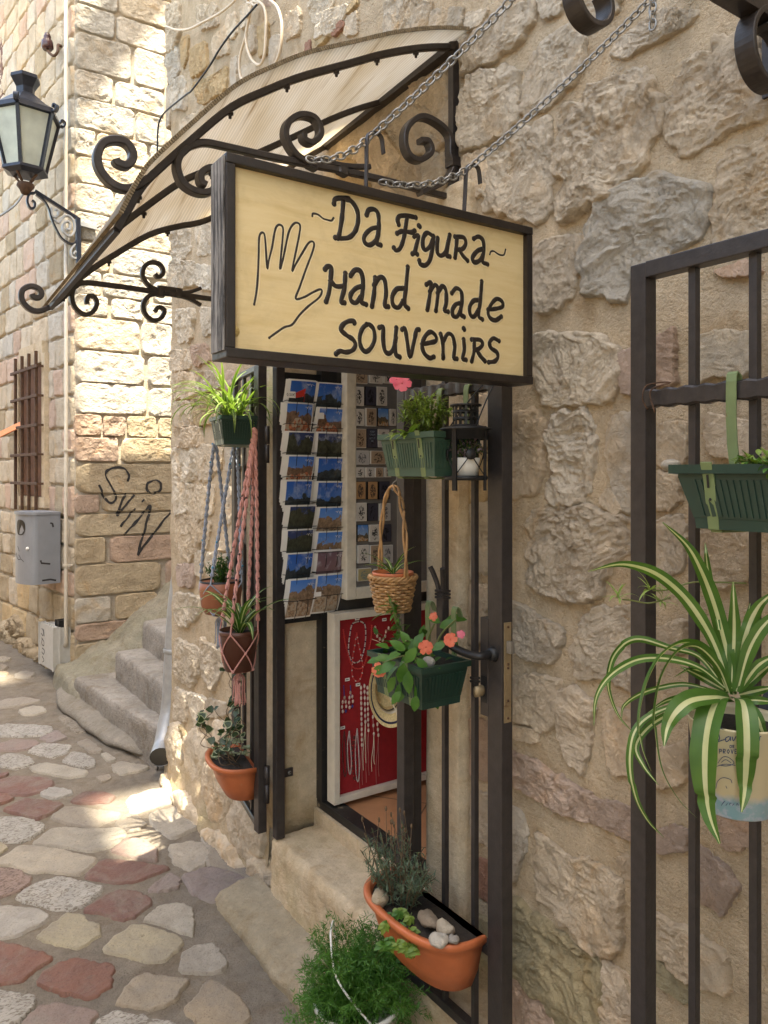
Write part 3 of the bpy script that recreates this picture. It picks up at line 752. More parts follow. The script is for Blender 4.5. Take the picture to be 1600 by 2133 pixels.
S1 = ((900, 0), 0.4375); S2 = ((1000, 700), 0.375); S3 = ((1000, 1200), 0.375); S4 = ((1000, 1633), 0.3125)
S5 = ((340, 0), 0.25); S6 = ((340, 400), 0.28125); S7 = ((340, 950), 0.422); S0 = ((0, 0), 1.0)
LS = (0.69, 0.575, 0.44); PK = (0.56, 0.42, 0.335); GY = (0.61, 0.535, 0.44); OC = (0.56, 0.42, 0.25); RD = (0.40, 0.215, 0.15); BR = (0.60, 0.49, 0.37); MS = (0.42, 0.355, 0.225); WH = (0.72, 0.62, 0.49)
rubble = [
 (S1, LS, 1.5, [(890,350),(970,345),(1010,400),(1060,470),(1050,600),(1010,700),(960,800),(880,880),(780,930),(720,990),(620,1005),(610,920),(640,860),(600,820),(590,700),(620,640),(610,560),(650,520),(740,500),(770,430),(820,400)]),
 (S1, LS, 1.2, [(1215,290),(1330,270),(1330,200),(1400,170),(1600,280),(1600,500),(1500,570),(1340,650),(1200,720),(1150,650),(1130,560),(1150,450),(1180,390)]),
 (S1, GY, 1.2, [(900,910),(1010,870),(1100,850),(1160,880),(1260,900),(1265,1060),(1220,1150),(1130,1180),(1020,1270),(940,1300),(930,1400),(820,1390),(740,1370),(730,1220),(760,1080),(800,980)]),
 (S1, LS, 1.2, [(380,640),(540,590),(548,700),(545,950),(500,1040),(380,1020),(250,990),(240,880),(260,750)]),
 (S1, LS, 1.0, [(190,365),(385,330),(390,560),(340,620),(220,680),(140,700),(130,560),(140,440)]),
 (S1, LS, 1.2, [(520,200),(640,140),(700,180),(705,300),(650,400),(600,440),(540,500),(430,530),(440,420),(450,320)]),
 (S1, LS, 1.2, [(250,110),(330,40),(470,20),(460,100),(400,190),(320,260),(150,340),(150,230)]),
 (S1, LS, 1.3, [(1370,750),(1500,710),(1600,660),(1700,640),(1720,1080),(1600,1100),(1450,1160),(1360,1180),(1350,1000),(1365,870)]),
 (S1, BR, 1.3, [(500,1160),(620,1130),(720,1140),(690,1250),(660,1370),(600,1440),(500,1480),(470,1300)]),
 (S1, LS, 1.2, [(1090,40),(1240,60),(1180,130),(1040,200),(930,270),(870,260),(880,190),(1000,110)]),
 (S1, BR, 1.0, [(20,500),(90,470),(120,540),(60,580)]),
 (S1, PK, 1.0, [(1340,1290),(1500,1230),(1560,1300),(1400,1320)]),
 (S1, LS, 1.0, [(160,60),(260,40),(230,110),(150,150)]),
 (S1, LS, 1.0, [(500,-30),(620,-30),(600,60),(520,90)]),
 (S1, LS, 1.0, [(690,-80),(900,-110),(860,60),(760,110)]),
 (S2, LS, 1.2, [(300,0),(640,0),(720,60),(740,200),(700,330),(640,365),(520,350),(390,370),(330,290),(300,150)]),
 (S2, PK, 1.3, [(955,20),(1060,-40),(1070,60),(1060,160),(1075,250),(960,270)]),
 (S2, PK, 1.0, [(765,100),(830,80),(900,180),(828,320),(780,310),(765,210)]),
 (S2, LS, 1.2, [(1200,20),(1330,-30),(1500,0),(1510,150),(1440,220),(1300,210),(1210,260),(1195,140)]),
 (S2, BR, 1.0, [(170,450),(290,420),(340,500),(330,680),(300,850),(170,880)]),
 (S2, GY, 2.2, [(400,470),(540,440),(600,500),(610,620),(600,760),(560,900),(500,910),(440,920),(360,890),(370,800),(430,770),(385,650),(385,560)]),
 (S2, GY, 0.7, [(720,470),(830,440),(900,600),(880,900),(830,950),(760,930),(700,740),(700,560)]),
 (S2, LS, 1.2, [(955,520),(1060,480),(1135,500),(1130,680),(1050,750),(960,690)]),
 (S2, LS, 1.2, [(955,760),(1080,770),(1100,900),(1040,960),(955,960)]),
 (S2, BR, 1.6, [(290,980),(420,970),(560,975),(760,1010),(815,1060),(810,1180),(720,1260),(640,1330),(640,1410),(520,1440),(400,1420),(290,1370),(270,1300),(300,1260),(265,1190),(280,1080)]),
 (S2, GY, 1.4, [(960,1050),(1100,1000),(1130,1100),(1120,1290),(1020,1330),(960,1280)]),
 (S2, BR, 1.5, [(1200,1070),(1490,1060),(1490,1300),(1430,1380),(1300,1370),(1200,1160)]),
 (S2, LS, 1.0, [(1250,440),(1500,480),(1500,640),(1400,680),(1260,640)]),
 (S2, LS, 1.0, [(650,920),(710,840),(780,960),(740,1000)]),
 (S3, BR, 1.5, [(165,160),(260,190),(350,260),(430,300),(420,420),(380,460),(280,470),(180,400)]),
 (S3, LS, 1.2, [(570,230),(660,185),(830,200),(900,420),(830,620),(700,560),(540,560),(515,400),(560,300)]),
 (S3, LS, 1.0, [(165,570),(300,570),(410,600),(415,700),(400,820),(320,850),(170,790)]),
 (S3, BR, 1.2, [(430,660),(500,640),(560,690),(620,720),(590,900),(560,1080),(480,1030),(430,900)]),
 (S3, BR, 1.0, [(690,760),(820,770),(870,950),(830,1100),(720,1080),(680,900)]),
 (S3, PK, 1.3, [(165,990),(260,1020),(360,1090),(480,1150),(640,1250),(640,1370),(500,1330),(380,1280),(260,1210),(170,1150)]),
 (S3, PK, 1.2, [(655,1255),(760,1270),(850,1310),(880,1420),(850,1480),(740,1430),(650,1375)]),
 (S3, PK, 1.6, [(955,1450),(1060,1390),(1140,1420),(1130,1530),(1000,1540),(940,1500)]),
 (S3, PK, 1.0, [(1320,1320),(1480,1330),(1490,1500),(1380,1530),(1300,1440)]),
 (S3, GY, 1.0, [(160,1290),(220,1330),(250,1420),(240,1540),(165,1560)]),
 (S3, LS, 0.8, [(180,830),(310,860),(300,930),(180,910)]),
 (S3, LS, 1.2, [(960,300),(1120,240),(1130,430),(960,430)]),
 (S3, BR, 1.2, [(955,980),(1110,940),(1130,1150),(960,1180)]),
 (S3, LS, 1.2, [(1200,560),(1420,560),(1440,880),(1230,900)]),
 (S4, LS, 1.2, [(400,385),(440,400),(600,520),(740,540),(860,640),(890,700),(900,820),(880,1080),(820,1140),(700,1060),(560,930),(430,800),(380,690),(390,600)]),
 (S4, MS, 1.3, [(190,810),(260,820),(420,960),(540,1060),(740,1200),(770,1300),(760,1640),(560,1640),(440,1450),(320,1340),(190,1230)]),
 (S4, BR, 1.3, [(810,1200),(880,1250),(1005,1330),(1100,1450),(1080,1640),(800,1640)]),
 (S4, LS, 1.4, [(1155,880),(1280,950),(1370,980),(1600,1140),(1640,1400),(1370,1300),(1160,1130)]),
 (S4, MS, 1.0, [(1155,1160),(1370,1340),(1370,1480),(1160,1340)]),
 (S4, PK, 1.2, [(1440,420),(1600,560),(1700,700),(1600,880),(1440,760)]),
 (S4, PK, 1.0, [(190,1260),(380,1400),(540,1640),(190,1660)]),
 (S4, GY, 1.2, [(190,190),(300,300),(290,420),(220,640),(185,640)]),
 (S0, LS, 0.8, [(968,830),(1012,830),(1012,920),(970,940)]), (S0, OC, 0.8, [(970,955),(1012,950),(1012,1040),(970,1045)]), (S0, LS, 0.8, [(968,1060),(1012,1055),(1015,1180),(970,1200)]),
 (S0, BR, 0.8, [(968,1220),(1012,1230),(1012,1330),(970,1340)]), (S0, LS, 0.8, [(970,1360),(1015,1370),(1015,1460),(972,1470)]), (S0, PK, 0.8, [(972,1500),(1015,1510),(1015,1620),(975,1610)]),
 (S0, BR, 0.8, [(978,1650),(1018,1660),(1018,1760),(980,1740)]), (S0, RD, 0.8, [(985,1790),(1018,1800),(1018,1880),(985,1860)]), (S0, MS, 0.8, [(990,1910),(1022,1925),(1022,2020),(990,2000)]),
 (S5, LS, 1.0, [(20,60),(120,40),(130,250),(90,400),(20,420)]), (S5, OC, 0.7, [(150,310),(200,300),(190,470),(160,560),(140,480)]), (S5, LS, 1.0, [(280,60),(420,30),(440,200),(330,240),(270,180)]),
 (S5, WH, 0.8, [(520,130),(580,110),(600,250),(560,320),(510,260)]), (S5, LS, 0.8, [(400,330),(500,220),(540,420),(430,480)]), (S5, GY, 0.7, [(560,500),(610,480),(600,760),(560,780)]),
 (S5, RD, 0.7, [(1175,360),(1225,325),(1210,430),(1170,465)]), (S5, OC, 0.7, [(1235,300),(1360,220),(1350,310),(1240,410)]), (S5, RD, 0.7, [(1380,260),(1470,165),(1510,200),(1410,300)]),
 (S5, WH, 1.1, [(1210,20),(1400,-40),(1370,140),(1250,200)]), (S5, OC, 0.7, [(1510,70),(1600,-20),(1600,30),(1520,110)]), (S5, LS, 0.9, [(1510,160),(1600,90),(1600,280),(1500,290)]),
 (S5, GY, 0.8, [(880,330),(960,280),(960,520),(880,560)]), (S5, LS, 0.8, [(700,220),(760,220),(750,420),(700,430)]), (S5, GY, 1.0, [(20,480),(110,390),(120,600),(40,700)]),
 (S5, GY, 1.0, [(60,680),(170,650),(180,900),(60,900)]), (S5, PK, 0.8, [(1060,470),(1110,440),(1100,520),(1060,540)]), (S5, LS, 0.8, [(150,1000),(380,880),(300,1050),(150,1150)]),
 (S5, LS, 0.9, [(640,60),(700,20),(690,200),(640,240)]), (S5, OC, 0.8, [(780,240),(860,180),(850,420),(790,470)]), (S5, LS, 0.9, [(1000,150),(1130,60),(1130,260),(1010,330)]), (S5, OC, 0.8, [(220,420),(340,350),(360,560),(230,640)]),
 (S5, OC, 0.8, [(240,700),(420,620),(500,560),(500,760),(300,860)]), (S5, LS, 0.8, [(640,560),(760,520),(760,640),(650,700)]), (S5, GY, 0.8, [(20,740),(50,720),(50,1000),(20,1060)]),
 (S0, LS, 1.0, [(660,30),(720,10),(700,60),(655,80)]), (S0, LS, 1.0, [(800,0),(890,0),(880,60),(800,75)]), (S0, LS, 1.0, [(900,20),(960,15),(950,60),(890,65)]), (S0, BR, 1.0, [(770,370),(860,330),(880,420),(790,460)]), (S0, LS, 1.0, [(960,330),(1010,310),(1010,400),(960,410)]),
 (S0, LS, 1.0, [(850,170),(925,150),(930,215),(865,245)]), (S0, BR, 1.0, [(800,250),(850,225),(925,240),(915,300),(840,320)]), (S0, LS, 1.0, [(740,300),(795,275),(825,330),(790,370),(735,350)]), (S0, OC, 1.0, [(690,345),(730,330),(770,380),(720,410)]), (S0, GY, 1.0, [(850,340),(925,320),(930,400),(870,410)]), (S0, LS, 1.0, [(800,390),(850,420),(900,430),(880,470),(800,450)]), (S6, WH, 1.2, [(60,280),(180,260),(190,420),(110,520),(60,480)]), (S6, WH, 1.2, [(240,250),(340,230),(350,440),(250,470)]), (S6, WH, 1.2, [(50,520),(220,520),(230,690),(60,700)]), (S6, WH, 1.2, [(240,540),(355,560),(360,720),(250,700)]),
 (S6, WH, 1.2, [(90,870),(220,880),(200,1080),(110,1120)]), (S6, WH, 1.0, [(270,860),(360,870),(365,1030),(290,1060)]), (S6, LS, 1.0, [(60,1180),(180,1170),(200,1300),(70,1330)]), (S6, PK, 0.8, [(200,1140),(310,1130),(330,1250),(230,1290)]),
 (S6, LS, 1.0, [(60,1340),(210,1350),(220,1500),(70,1540)]), (S6, LS, 1.0, [(240,1340),(360,1330),(420,1450),(250,1480)]), (S6, LS, 1.0, [(70,1560),(190,1560),(200,1720),(80,1740)]), (S6, OC, 1.0, [(210,1540),(400,1520),(430,1700),(230,1720)]),
 (S6, LS, 1.0, [(80,1760),(260,1740),(270,1880),(90,1890)]), (S6, WH, 1.2, [(70,1900),(240,1890),(235,2110),(150,2130),(80,2050)]), (S6, WH, 1.0, [(250,1890),(360,1880),(360,2120),(260,2130)]), (S6, WH, 1.0, [(370,1870),(440,1870),(420,2050),(370,2060)]), (S6, LS, 1.0, [(450,1880),(560,1860),(580,2050),(450,2060)]),
 (S7, WH, 1.1, [(50,110),(120,130),(115,260),(55,290)]), (S7, WH, 1.1, [(125,150),(210,160),(205,290),(170,320),(125,270)]), (S7, WH, 1.0, [(215,140),(250,150),(240,280),(212,290)]), (S7, LS, 1.0, [(60,300),(190,310),(180,420),(120,520),(60,430)]),
 (S7, LS, 1.0, [(195,320),(230,330),(215,440),(190,470)]), (S7, LS, 1.0, [(290,150),(340,160),(335,330),(280,320)]), (S7, LS, 1.0, [(280,340),(340,350),(335,470),(270,460)]), (S7, PK, 0.8, [(60,540),(150,540),(140,640),(70,640)]),
 (S7, LS, 1.0, [(155,480),(205,470),(190,600),(150,580)]), (S7, LS, 1.0, [(60,680),(180,700),(170,780),(100,840),(60,800)]), (S7, LS, 1.0, [(60,910),(170,960),(160,1080),(130,1130),(60,1080)]), (S7, LS, 1.0, [(180,900),(260,960),(280,1060),(240,1150),(190,1080)]),
 (S7, WH, 1.0, [(120,1170),(205,1200),(210,1330),(160,1330)]), (S7, LS, 1.0, [(60,1150),(115,1180),(120,1300),(60,1300)]), (S7, LS, 0.8, [(215,1200),(300,1220),(300,1280),(220,1290)]), (S7, OC, 1.0, [(60,1330),(110,1340),(150,1440),(60,1440)]),
 (S7, LS, 1.0, [(120,1380),(200,1400),(210,1500),(150,1500)]), (S7, WH, 0.9, [(210,480),(330,490),(330,600),(215,590)]), (S7, LS, 0.9, [(190,620),(330,640),(330,760),(200,740)]), (S7, LS, 0.9, [(260,1310),(330,1330),(320,1480),(260,1470)]),
]
wframe = ((WX, 0, 0), (0, 1, 0), (0, 0, 1), (-1, 0, 0))
placed = []
for i, (reg, col, rg, pts) in enumerate(rubble):
    P = [on_x(px, py, WX - 0.012) for px, py in zc(pts, *reg)]
    pl = [(p[1], p[2]) for p in P]
    a = np.array(pl); c = a.mean(0); ext = np.linalg.norm(a - c, axis=1).max()
    px_size = ext * 1600 / max(0.8, c[0] * _cA + WX * _sA)
    nb, rg_n = (132, 46) if px_size > 75 else ((84, 24) if px_size > 35 else (48, 12))
    m = stone(pl, wframe, 0.007, min(0.0135, 0.080 * ext) * rg, 20 + i, nb, rg_n, 0.03, 0.075, 1.0, 0.014, base=0.0025 + float(flare(c[0], c[1])), grow=1.17)
    part('stone', m, STONE, shop, color=vary(col, 0.11))
    placed.append((c, ext))
# belly stones at the foot of the wall, left of the door
for i, (y, z, ry, rz, b) in enumerate([(2.80, 0.20, 0.17, 0.13, 0.10), (3.08, 0.26, 0.15, 0.16, 0.10), (3.36, 0.30, 0.15, 0.14, 0.09), (3.62, 0.26, 0.13, 0.15, 0.07), (2.95, 0.04, 0.22, 0.09, 0.13), (3.35, 0.07, 0.20, 0.09, 0.13), (3.66, 0.06, 0.12, 0.08, 0.10), (2.66, 0.06, 0.10, 0.09, 0.06), (2.70, 0.40, 0.10, 0.08, 0.03)]):
    a = np.linspace(0, 6.28, 9, endpoint=False) + np.array([random.uniform(-0.2, 0.2) for _ in range(9)])
    pl = np.c_[y + ry * np.cos(a), z + rz * np.sin(a)]
    part('stone', stone(pl, wframe, 0.012, 0.014, 400 + i, 64, 16, 0.06, 0.4, 0.8, 0.03, base=float(flare(y, z)) + 0.004), STONE, shop, color=vary(LS, 0.08))
    placed.append((np.array((y, z)), max(ry, rz)))
rr = random.Random(9); n_extra = 0
for t in range(5000):                                 # more rubble between and beside the traced stones
    if n_extra >= 120: break
    y = rr.uniform(-1.0, END_Y - 0.1); z = rr.uniform(0.05, 4.3); r = rr.uniform(0.045, 0.13)
    inframe = 0.62 < y and z < 3.4
    if inframe: r *= 0.55
    if D0 - 0.06 - r < y < D1 + 0.03 + r and z < 2.4 + r: continue
    if any(np.hypot(y - c[0], z - c[1]) < r * 1.05 + q * (0.93 if inframe else 0.85) for c, q in placed): continue
    n = rr.randint(6, 8)
    a = np.linspace(0, 6.28, n, endpoint=False) + np.array([rr.uniform(-0.3, 0.3) for _ in range(n)])
    rd = np.array([rr.uniform(0.7, 1.2) for _ in range(n)])
    pl = np.c_[y + r * 1.2 * np.cos(a) * rd, z + r * 0.9 * np.sin(a) * rd]
    part('stone', stone(pl, wframe, 0.007, 0.007, 900 + t, 48, 12, 0.03, 0.2, 1.0, 0.03, base=-0.003 + float(flare(y, z))), STONE, shop, color=vary(rr.choice([LS, LS, BR, GY, PK]), 0.08, rr))
    placed.append((np.array((y, z)), r)); n_extra += 1

# door surround, step, threshold, shop interior
SX = 1.245                                            # face of the plastered surround
m = MB()
def plaster_box(lo, hi, seed):
    bm = bmesh.new(); bmesh.ops.create_cube(bm, size=1)
    for q in bm.verts: q.co = Vector([(lo[i] + hi[i]) / 2 + q.co[i] * (hi[i] - lo[i]) for i in range(3)])
    bmesh.ops.bevel(bm, geom=bm.edges[:], offset=0.008, segments=2, affect='EDGES')
    bmesh.ops.subdivide_edges(bm, edges=[e for e in bm.edges if e.calc_length() > 0.08], cuts=10, use_grid_fill=True)
    co = np.array([q.co[:] for q in bm.verts]); d = fbm(co * 14, seed, 4) * 0.0035
    bm.normal_update()
    for q, k in zip(bm.verts, d): q.co += q.normal * float(k)
    return bm
for j, (lo, hi) in enumerate([((SX, D0, 0.28), (1.42, 1.645, 2.16)), ((SX, 2.492, 0.28), (1.42, D1, 2.16)), ((SX - 0.004, D0 - 0.02, 2.16), (1.42, D1 + 0.02, 2.34))]):
    part('door_surround', (lambda b: (b.bm(plaster_box(lo, hi, 40 + j), 0, True), b)[1])(MB()), PLASTER, shop)
sm = MB()
def rough_slab(lo, hi, seed, amp=0.006, nx=14, ny=60, nz=8, slope=0.0):
    """open-bottomed worn slab with a softened front edge"""
    lo = np.array(lo); hi = np.array(hi); b = MB()
    prof = [(lo[0], lo[2])] + [(lo[0], lo[2] + (hi[2] - lo[2]) * t) for t in np.linspace(0.12, 0.88, nz)] + [(lo[0] + 0.006, hi[2] - 0.010), (lo[0] + 0.018, hi[2])] + [(lo[0] + (hi[0] - lo[0]) * t, hi[2] + slope * t) for t in np.linspace(0.15, 1, nx)]
    ys = np.linspace(lo[1], hi[1], ny)
    V = np.array([[(x, y, z) for x, z in prof] for y in ys])
    d = fbm(V.reshape(-1, 3) * 9, seed, 4).reshape(V.shape[:2]) + 0.5 * fbm(V.reshape(-1, 3) * 40, seed + 3, 3).reshape(V.shape[:2])
    V[..., 0] -= d * amp; V[..., 2] += d * amp * 0.5
    b.grid(V[:, ::-1])
    b.box(lo + (0.02, 0.004, -0.05), hi - (0.002, 0.004, 0.02))
    return b
part('doorstep', rough_slab((1.19, 0.80, 0.02), (1.385, 2.47, 0.31), 61, 0.010, 22, 150, 14), PLASTER, shop)
part('step_slab', rough_slab((1.035, 0.70, -0.08), (1.20, 2.62, 0.085), 63, 0.014, 22, 150, 10, slope=0.035), CEMENT, shop)
m = MB()
m.box((1.375, 1.645, 0.30), (1.402, 2.492, 0.366)); 
part('door_sill', m, PLASTER, shop)
fr = MB()
fr.box((1.385, 1.645, 0.366), (1.45, 2.492, 0.398), bevel=0.006)
fr.box((1.385, 2.452, 0.398), (1.45, 2.4915, 2.16)); fr.box((1.385, 1.6455, 0.398), (1.45, 1.68, 2.16))
part('door_frame', fr, BLACKP, shop)
it = MB()
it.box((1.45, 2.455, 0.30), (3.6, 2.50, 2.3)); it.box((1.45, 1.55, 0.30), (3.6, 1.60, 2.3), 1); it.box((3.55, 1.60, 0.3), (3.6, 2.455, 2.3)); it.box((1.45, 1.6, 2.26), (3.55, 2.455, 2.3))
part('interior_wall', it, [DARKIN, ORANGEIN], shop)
g = MB(); g.box((1.45, 1.60, 0.34), (3.55, 2.455, 0.381)); fl = part('shop_floor', g, GROUT, shop)
ca, sa = math.cos(R(38)), math.sin(R(38))
for a in range(-4, 12):                               # diagonal terracotta tiles, clipped to the room
    for b in range(-6, 6):
        bm = bmesh.new()
        s = 0.325; g2 = 0.003
        cs = [(a * s + g2, b * s + g2), ((a + 1) * s - g2, b * s + g2), ((a + 1) * s - g2, (b + 1) * s - g2), (a * s + g2, (b + 1) * s - g2)]
        vs_ = [bm.verts.new((1.46 + x * ca - y * sa, 2.05 + x * sa + y * ca, 0.384)) for x, y in cs]
        bm.faces.new(vs_)
        for co, no in (((1.452, 0, 0), (-1, 0, 0)), ((2.6, 0, 0), (1, 0, 0)), ((0, 1.602, 0), (0, -1, 0)), ((0, 2.453, 0), (0, 1, 0))):
            bmesh.ops.bisect_plane(bm, geom=bm.verts[:] + bm.edges[:] + bm.faces[:], plane_co=co, plane_no=no, clear_outer=True)
        if len(bm.faces) == 0: bm.free(); continue
        q = MB(); q.bm(bm)
        part('floor_tile', q, TILE, shop)

# ------------------------------------------------------------------ far building beyond the alley
FY = 5.65; FXC = 1.215
FD = np.array([-0.117, 1.0, 0.0]); FD /= np.linalg.norm(FD)   # its street face runs on down the lane
FN = np.array([-FD[1], FD[0], 0.0])                            # outward
far = thing('stone_house', 'tall house of squared pale stone blocks on the far side of the alley steps', 'building', (0, 0, 0))
m = MB()
ext = 9.0
a0 = np.array([FXC + 0.004, FY + 0.003, -0.1]); a1 = a0 + FD * ext
H = 9.0
m.add([a0, a1, a1 + (0, 0, H), a0 + (0, 0, H)], [(0, 1, 2, 3)], 0, False)
b1 = np.array([6.0, FY + 0.003, -0.1])
m.add([a0, b1, b1 + (0, 0, H), a0 + (0, 0, H)], [(0, 3, 2, 1)], 0, False)
b2 = np.array([6.0, a1[1], -0.1])
m.add([a1, b2, b2 + (0, 0, H), a1 + (0, 0, H)], [(0, 1, 2, 3)], 0, False)
m.add([a0 + (0, 0, H), b1 + (0, 0, H), b2 + (0, 0, H), a1 + (0, 0, H)], [(0, 1, 2, 3)], 0, False)
part('wall', m, OLDMORTAR, far)
def on_far(px, py, off=0.0):
    return on_plane(px, py, np.array([FXC, FY, 0]) + FN * off, FN)
side = ((0, FY, 0), (1, 0, 0), (0, 0, 1), (0, -1, 0))
ly = [-62, 5, 62, 143, 200, 265, 322, 380, 440, 500, 560, 612, 655, 727, 795, 861, 908, 963, 1030, 1070, 1120, 1178, 1245, 1300, 1340, 1398, 1450]
zs = [float(on_y(158, y, FY)[2]) for y in ly]
zs = [zs[0] + 0.30 * k for k in (4, 3, 2, 1)] + zs
CR = (0.54, 0.49, 0.42); TN = (0.43, 0.35, 0.245); RB = (0.43, 0.315, 0.245); GB = (0.46, 0.43, 0.38); CB = (0.57, 0.485, 0.375)
rr = random.Random(21)
side_meshes = []
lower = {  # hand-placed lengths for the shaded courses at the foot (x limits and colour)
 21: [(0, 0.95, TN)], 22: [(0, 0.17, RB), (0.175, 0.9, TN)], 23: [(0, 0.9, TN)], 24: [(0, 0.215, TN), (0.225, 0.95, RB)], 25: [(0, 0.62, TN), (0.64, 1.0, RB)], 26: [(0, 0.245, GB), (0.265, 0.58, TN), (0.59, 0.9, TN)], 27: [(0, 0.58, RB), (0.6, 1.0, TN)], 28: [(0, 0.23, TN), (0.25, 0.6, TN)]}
for i in range(len(zs) - 1):
    zt, zb = zs[i], zs[i + 1]
    x = 0.0; row = []
    if i in lower: row = lower[i]; x = 1.0
    first = True
    while x < 1.5:
        w = rr.choice([0.2, 0.26, 0.32, 0.38, 0.46, 0.55]) * (rr.uniform(0.6, 1.0) if first and i % 2 else 1)
        w *= min(1.25, (zt - zb) / 0.24 + 0.2)
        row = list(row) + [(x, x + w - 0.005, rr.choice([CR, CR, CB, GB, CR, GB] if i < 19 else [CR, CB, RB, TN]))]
        x += w; first = False
    for (x0, x1, col) in row:
        j = lambda: rr.uniform(-0.006, 0.006)
        g = 0.002 + rr.uniform(0, 0.003)
        X0, X1 = FXC + x0 + (0 if x0 == 0 else 0.003), FXC + x1
        pl = [(X0 + j() * (x0 > 0), zb + g + j()), ((X0 + X1) / 2, zb + g + j()), (X1 + j(), zb + g + j()), (X1 + j(), zt - g + j()), ((X0 + X1) / 2, zt - g + j()), (X0 + j() * (x0 > 0), zt - g + j())]
        big = x1 - x0
        mb = stone(pl, side, 0.012, 0.0085 if i not in lower else 0.0045, 1000 + i * 17 + int(x0 * 40), 60 if big > 0.25 else 44, 14, 0.03, 0.07, 1.6, 0.004, base=0.006)
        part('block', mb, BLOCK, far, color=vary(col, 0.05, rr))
        if i in lower: side_meshes.append(mb)
# street face in courses; smaller squared blocks
ff = ((FXC, FY, 0), FD, (0, 0, 1), FN)
win_u = (on_far(103, 900) - np.array([FXC, FY, 0])) @ FD, (on_far(50, 900) - np.array([FXC, FY, 0])) @ FD
pA = on_far(60, 765); pB = on_far(60, 1032)
WIN = (win_u[0] - 0.03, win_u[1] + 0.06, pB[2] - 0.06, pA[2] + 0.05)
z = 0.08; i = 0
while z < 5.7:
    h = rr.uniform(0.17, 0.25); u = 0.0; first = True
    while u < 2.45:
        w = rr.uniform(0.16, 0.42)
        if first: w = 0.36 if i % 2 else 0.20
        u0, u1, v0, v1 = u, u + w - 0.007, z + 0.002, z + h - 0.006
        u += w; first = False
        if u1 > WIN[0] and u0 < WIN[1] and v1 > WIN[2] and v0 < WIN[3]:
            if u0 < WIN[0] - 0.07: u1 = WIN[0] - 0.006
            elif u1 > WIN[1] + 0.07: u0 = WIN[1] + 0.006
            else: continue
        j = lambda: rr.uniform(-0.010, 0.010)
        e = 0 if u0 == 0 else 1
        pl = [(u0 + j() * e, v0 + j()), ((u0 + u1) / 2, v0 + j()), (u1 + j(), v0 + j()), (u1 + j(), v1 + j()), ((u0 + u1) / 2, v1 + j()), (u0 + j() * e, v1 + j())]
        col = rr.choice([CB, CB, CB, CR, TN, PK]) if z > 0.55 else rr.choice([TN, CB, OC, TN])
        part('block', stone(pl, ff, 0.010, 0.006, 3000 + i * 31 + int(u * 50), 36, 8, 0.03, 0.12, 1.2, 0.006, base=0.005), BLOCK, far, color=vary(col, 0.07, rr))
    z += h; i += 1
# rough bulging footing under the street face
for k, (u, v, r1, r2, b) in enumerate([(0.55, 0.14, 0.2, 0.12, 0.05), (1.0, 0.16, 0.28, 0.14, 0.09), (1.55, 0.2, 0.3, 0.16, 0.10), (2.1, 0.2, 0.28, 0.14, 0.08), (1.3, 0.33, 0.22, 0.1, 0.06)]):
    a = np.linspace(0, 6.28, 10, endpoint=False) + np.array([rr.uniform(-0.2, 0.2) for _ in range(10)])
    part('footing_stone', stone(np.c_[u + r1 * np.cos(a), v + r2 * np.sin(a)], ff, 0.03, 0.035, 3900 + k, 72, 18, 0.05, 0.4, 1.0, 0.04, base=b * 0.25), STONE, far, color=vary(TN, 0.1, rr))
# barred window
def ffp(u, v, w=0.0): return np.array([FXC, FY, 0]) + FD * u + np.array([0, 0, 1.0]) * v + FN * w
def fbox(mb, u0, u1, v0, v1, w0, w1, mi=0):
    V = [ffp(u, v, w) for u in (u0, u1) for v in (v0, v1) for w in (w0, w1)]
    mb.add(V, [(0, 1, 3, 2), (4, 6, 7, 5), (0, 4, 5, 1), (2, 3, 7, 6), (0, 2, 6, 4), (1, 5, 7, 3)], mi, False)
u0, u1, v0, v1 = WIN
m = MB(); fbox(m, u0 + 0.07, u1 - 0.07, v0 + 0.06, v1 - 0.05, -0.10, 0.014); win = part('window', m, SHUTTER, far)
m = MB()
fbox(m, u0, u0 + 0.07, v0, v1, -0.05, 0.045); fbox(m, u1 - 0.07, u1, v0, v1, -0.05, 0.045); fbox(m, u0 + 0.07, u1 - 0.07, v1 - 0.06, v1 + 0.10, -0.05, 0.042); fbox(m, u0 - 0.02, u1 + 0.02, v0 - 0.02, v0 + 0.055, -0.05, 0.055)
part('window_frame', m, PLASTER, win)
for k in range(4):
    u = u0 + 0.10 + (u1 - u0 - 0.20) * k / 3
    m = MB(); m.strap([ffp(u, v0 - 0.05, 0.075), ffp(u, v1 + 0.02, 0.075)], 0.022, 0.022, FN); part('bar', m, RUST, win)
for k in range(5):
    v = v0 + 0.16 + (v1 - v0 - 0.26) * k / 4
    m = MB(); m.strap([ffp(u0 + 0.02, v, 0.088), ffp(u1 - 0.02, v, 0.088)], 0.022, 0.014, FN); m.bar(ffp(u0 + 0.025, v, 0.03), ffp(u0 + 0.025, v, 0.09), 0.016, 0.016); m.bar(ffp(u1 - 0.025, v, 0.03), ffp(u1 - 0.025, v, 0.09), 0.016, 0.016); part('bar', m, RUST, win)
# edge of an upper window recess at the picture's left
m = MB(); q = on_far(8, 160); uu = (q - np.array([FXC, FY, 0])) @ FD
fbox(m, uu - 0.02, uu + 0.55, q[2] - 0.45, q[2] + 0.42, -0.05, 0.016); part('upper_window', m, SHUTTER, far)

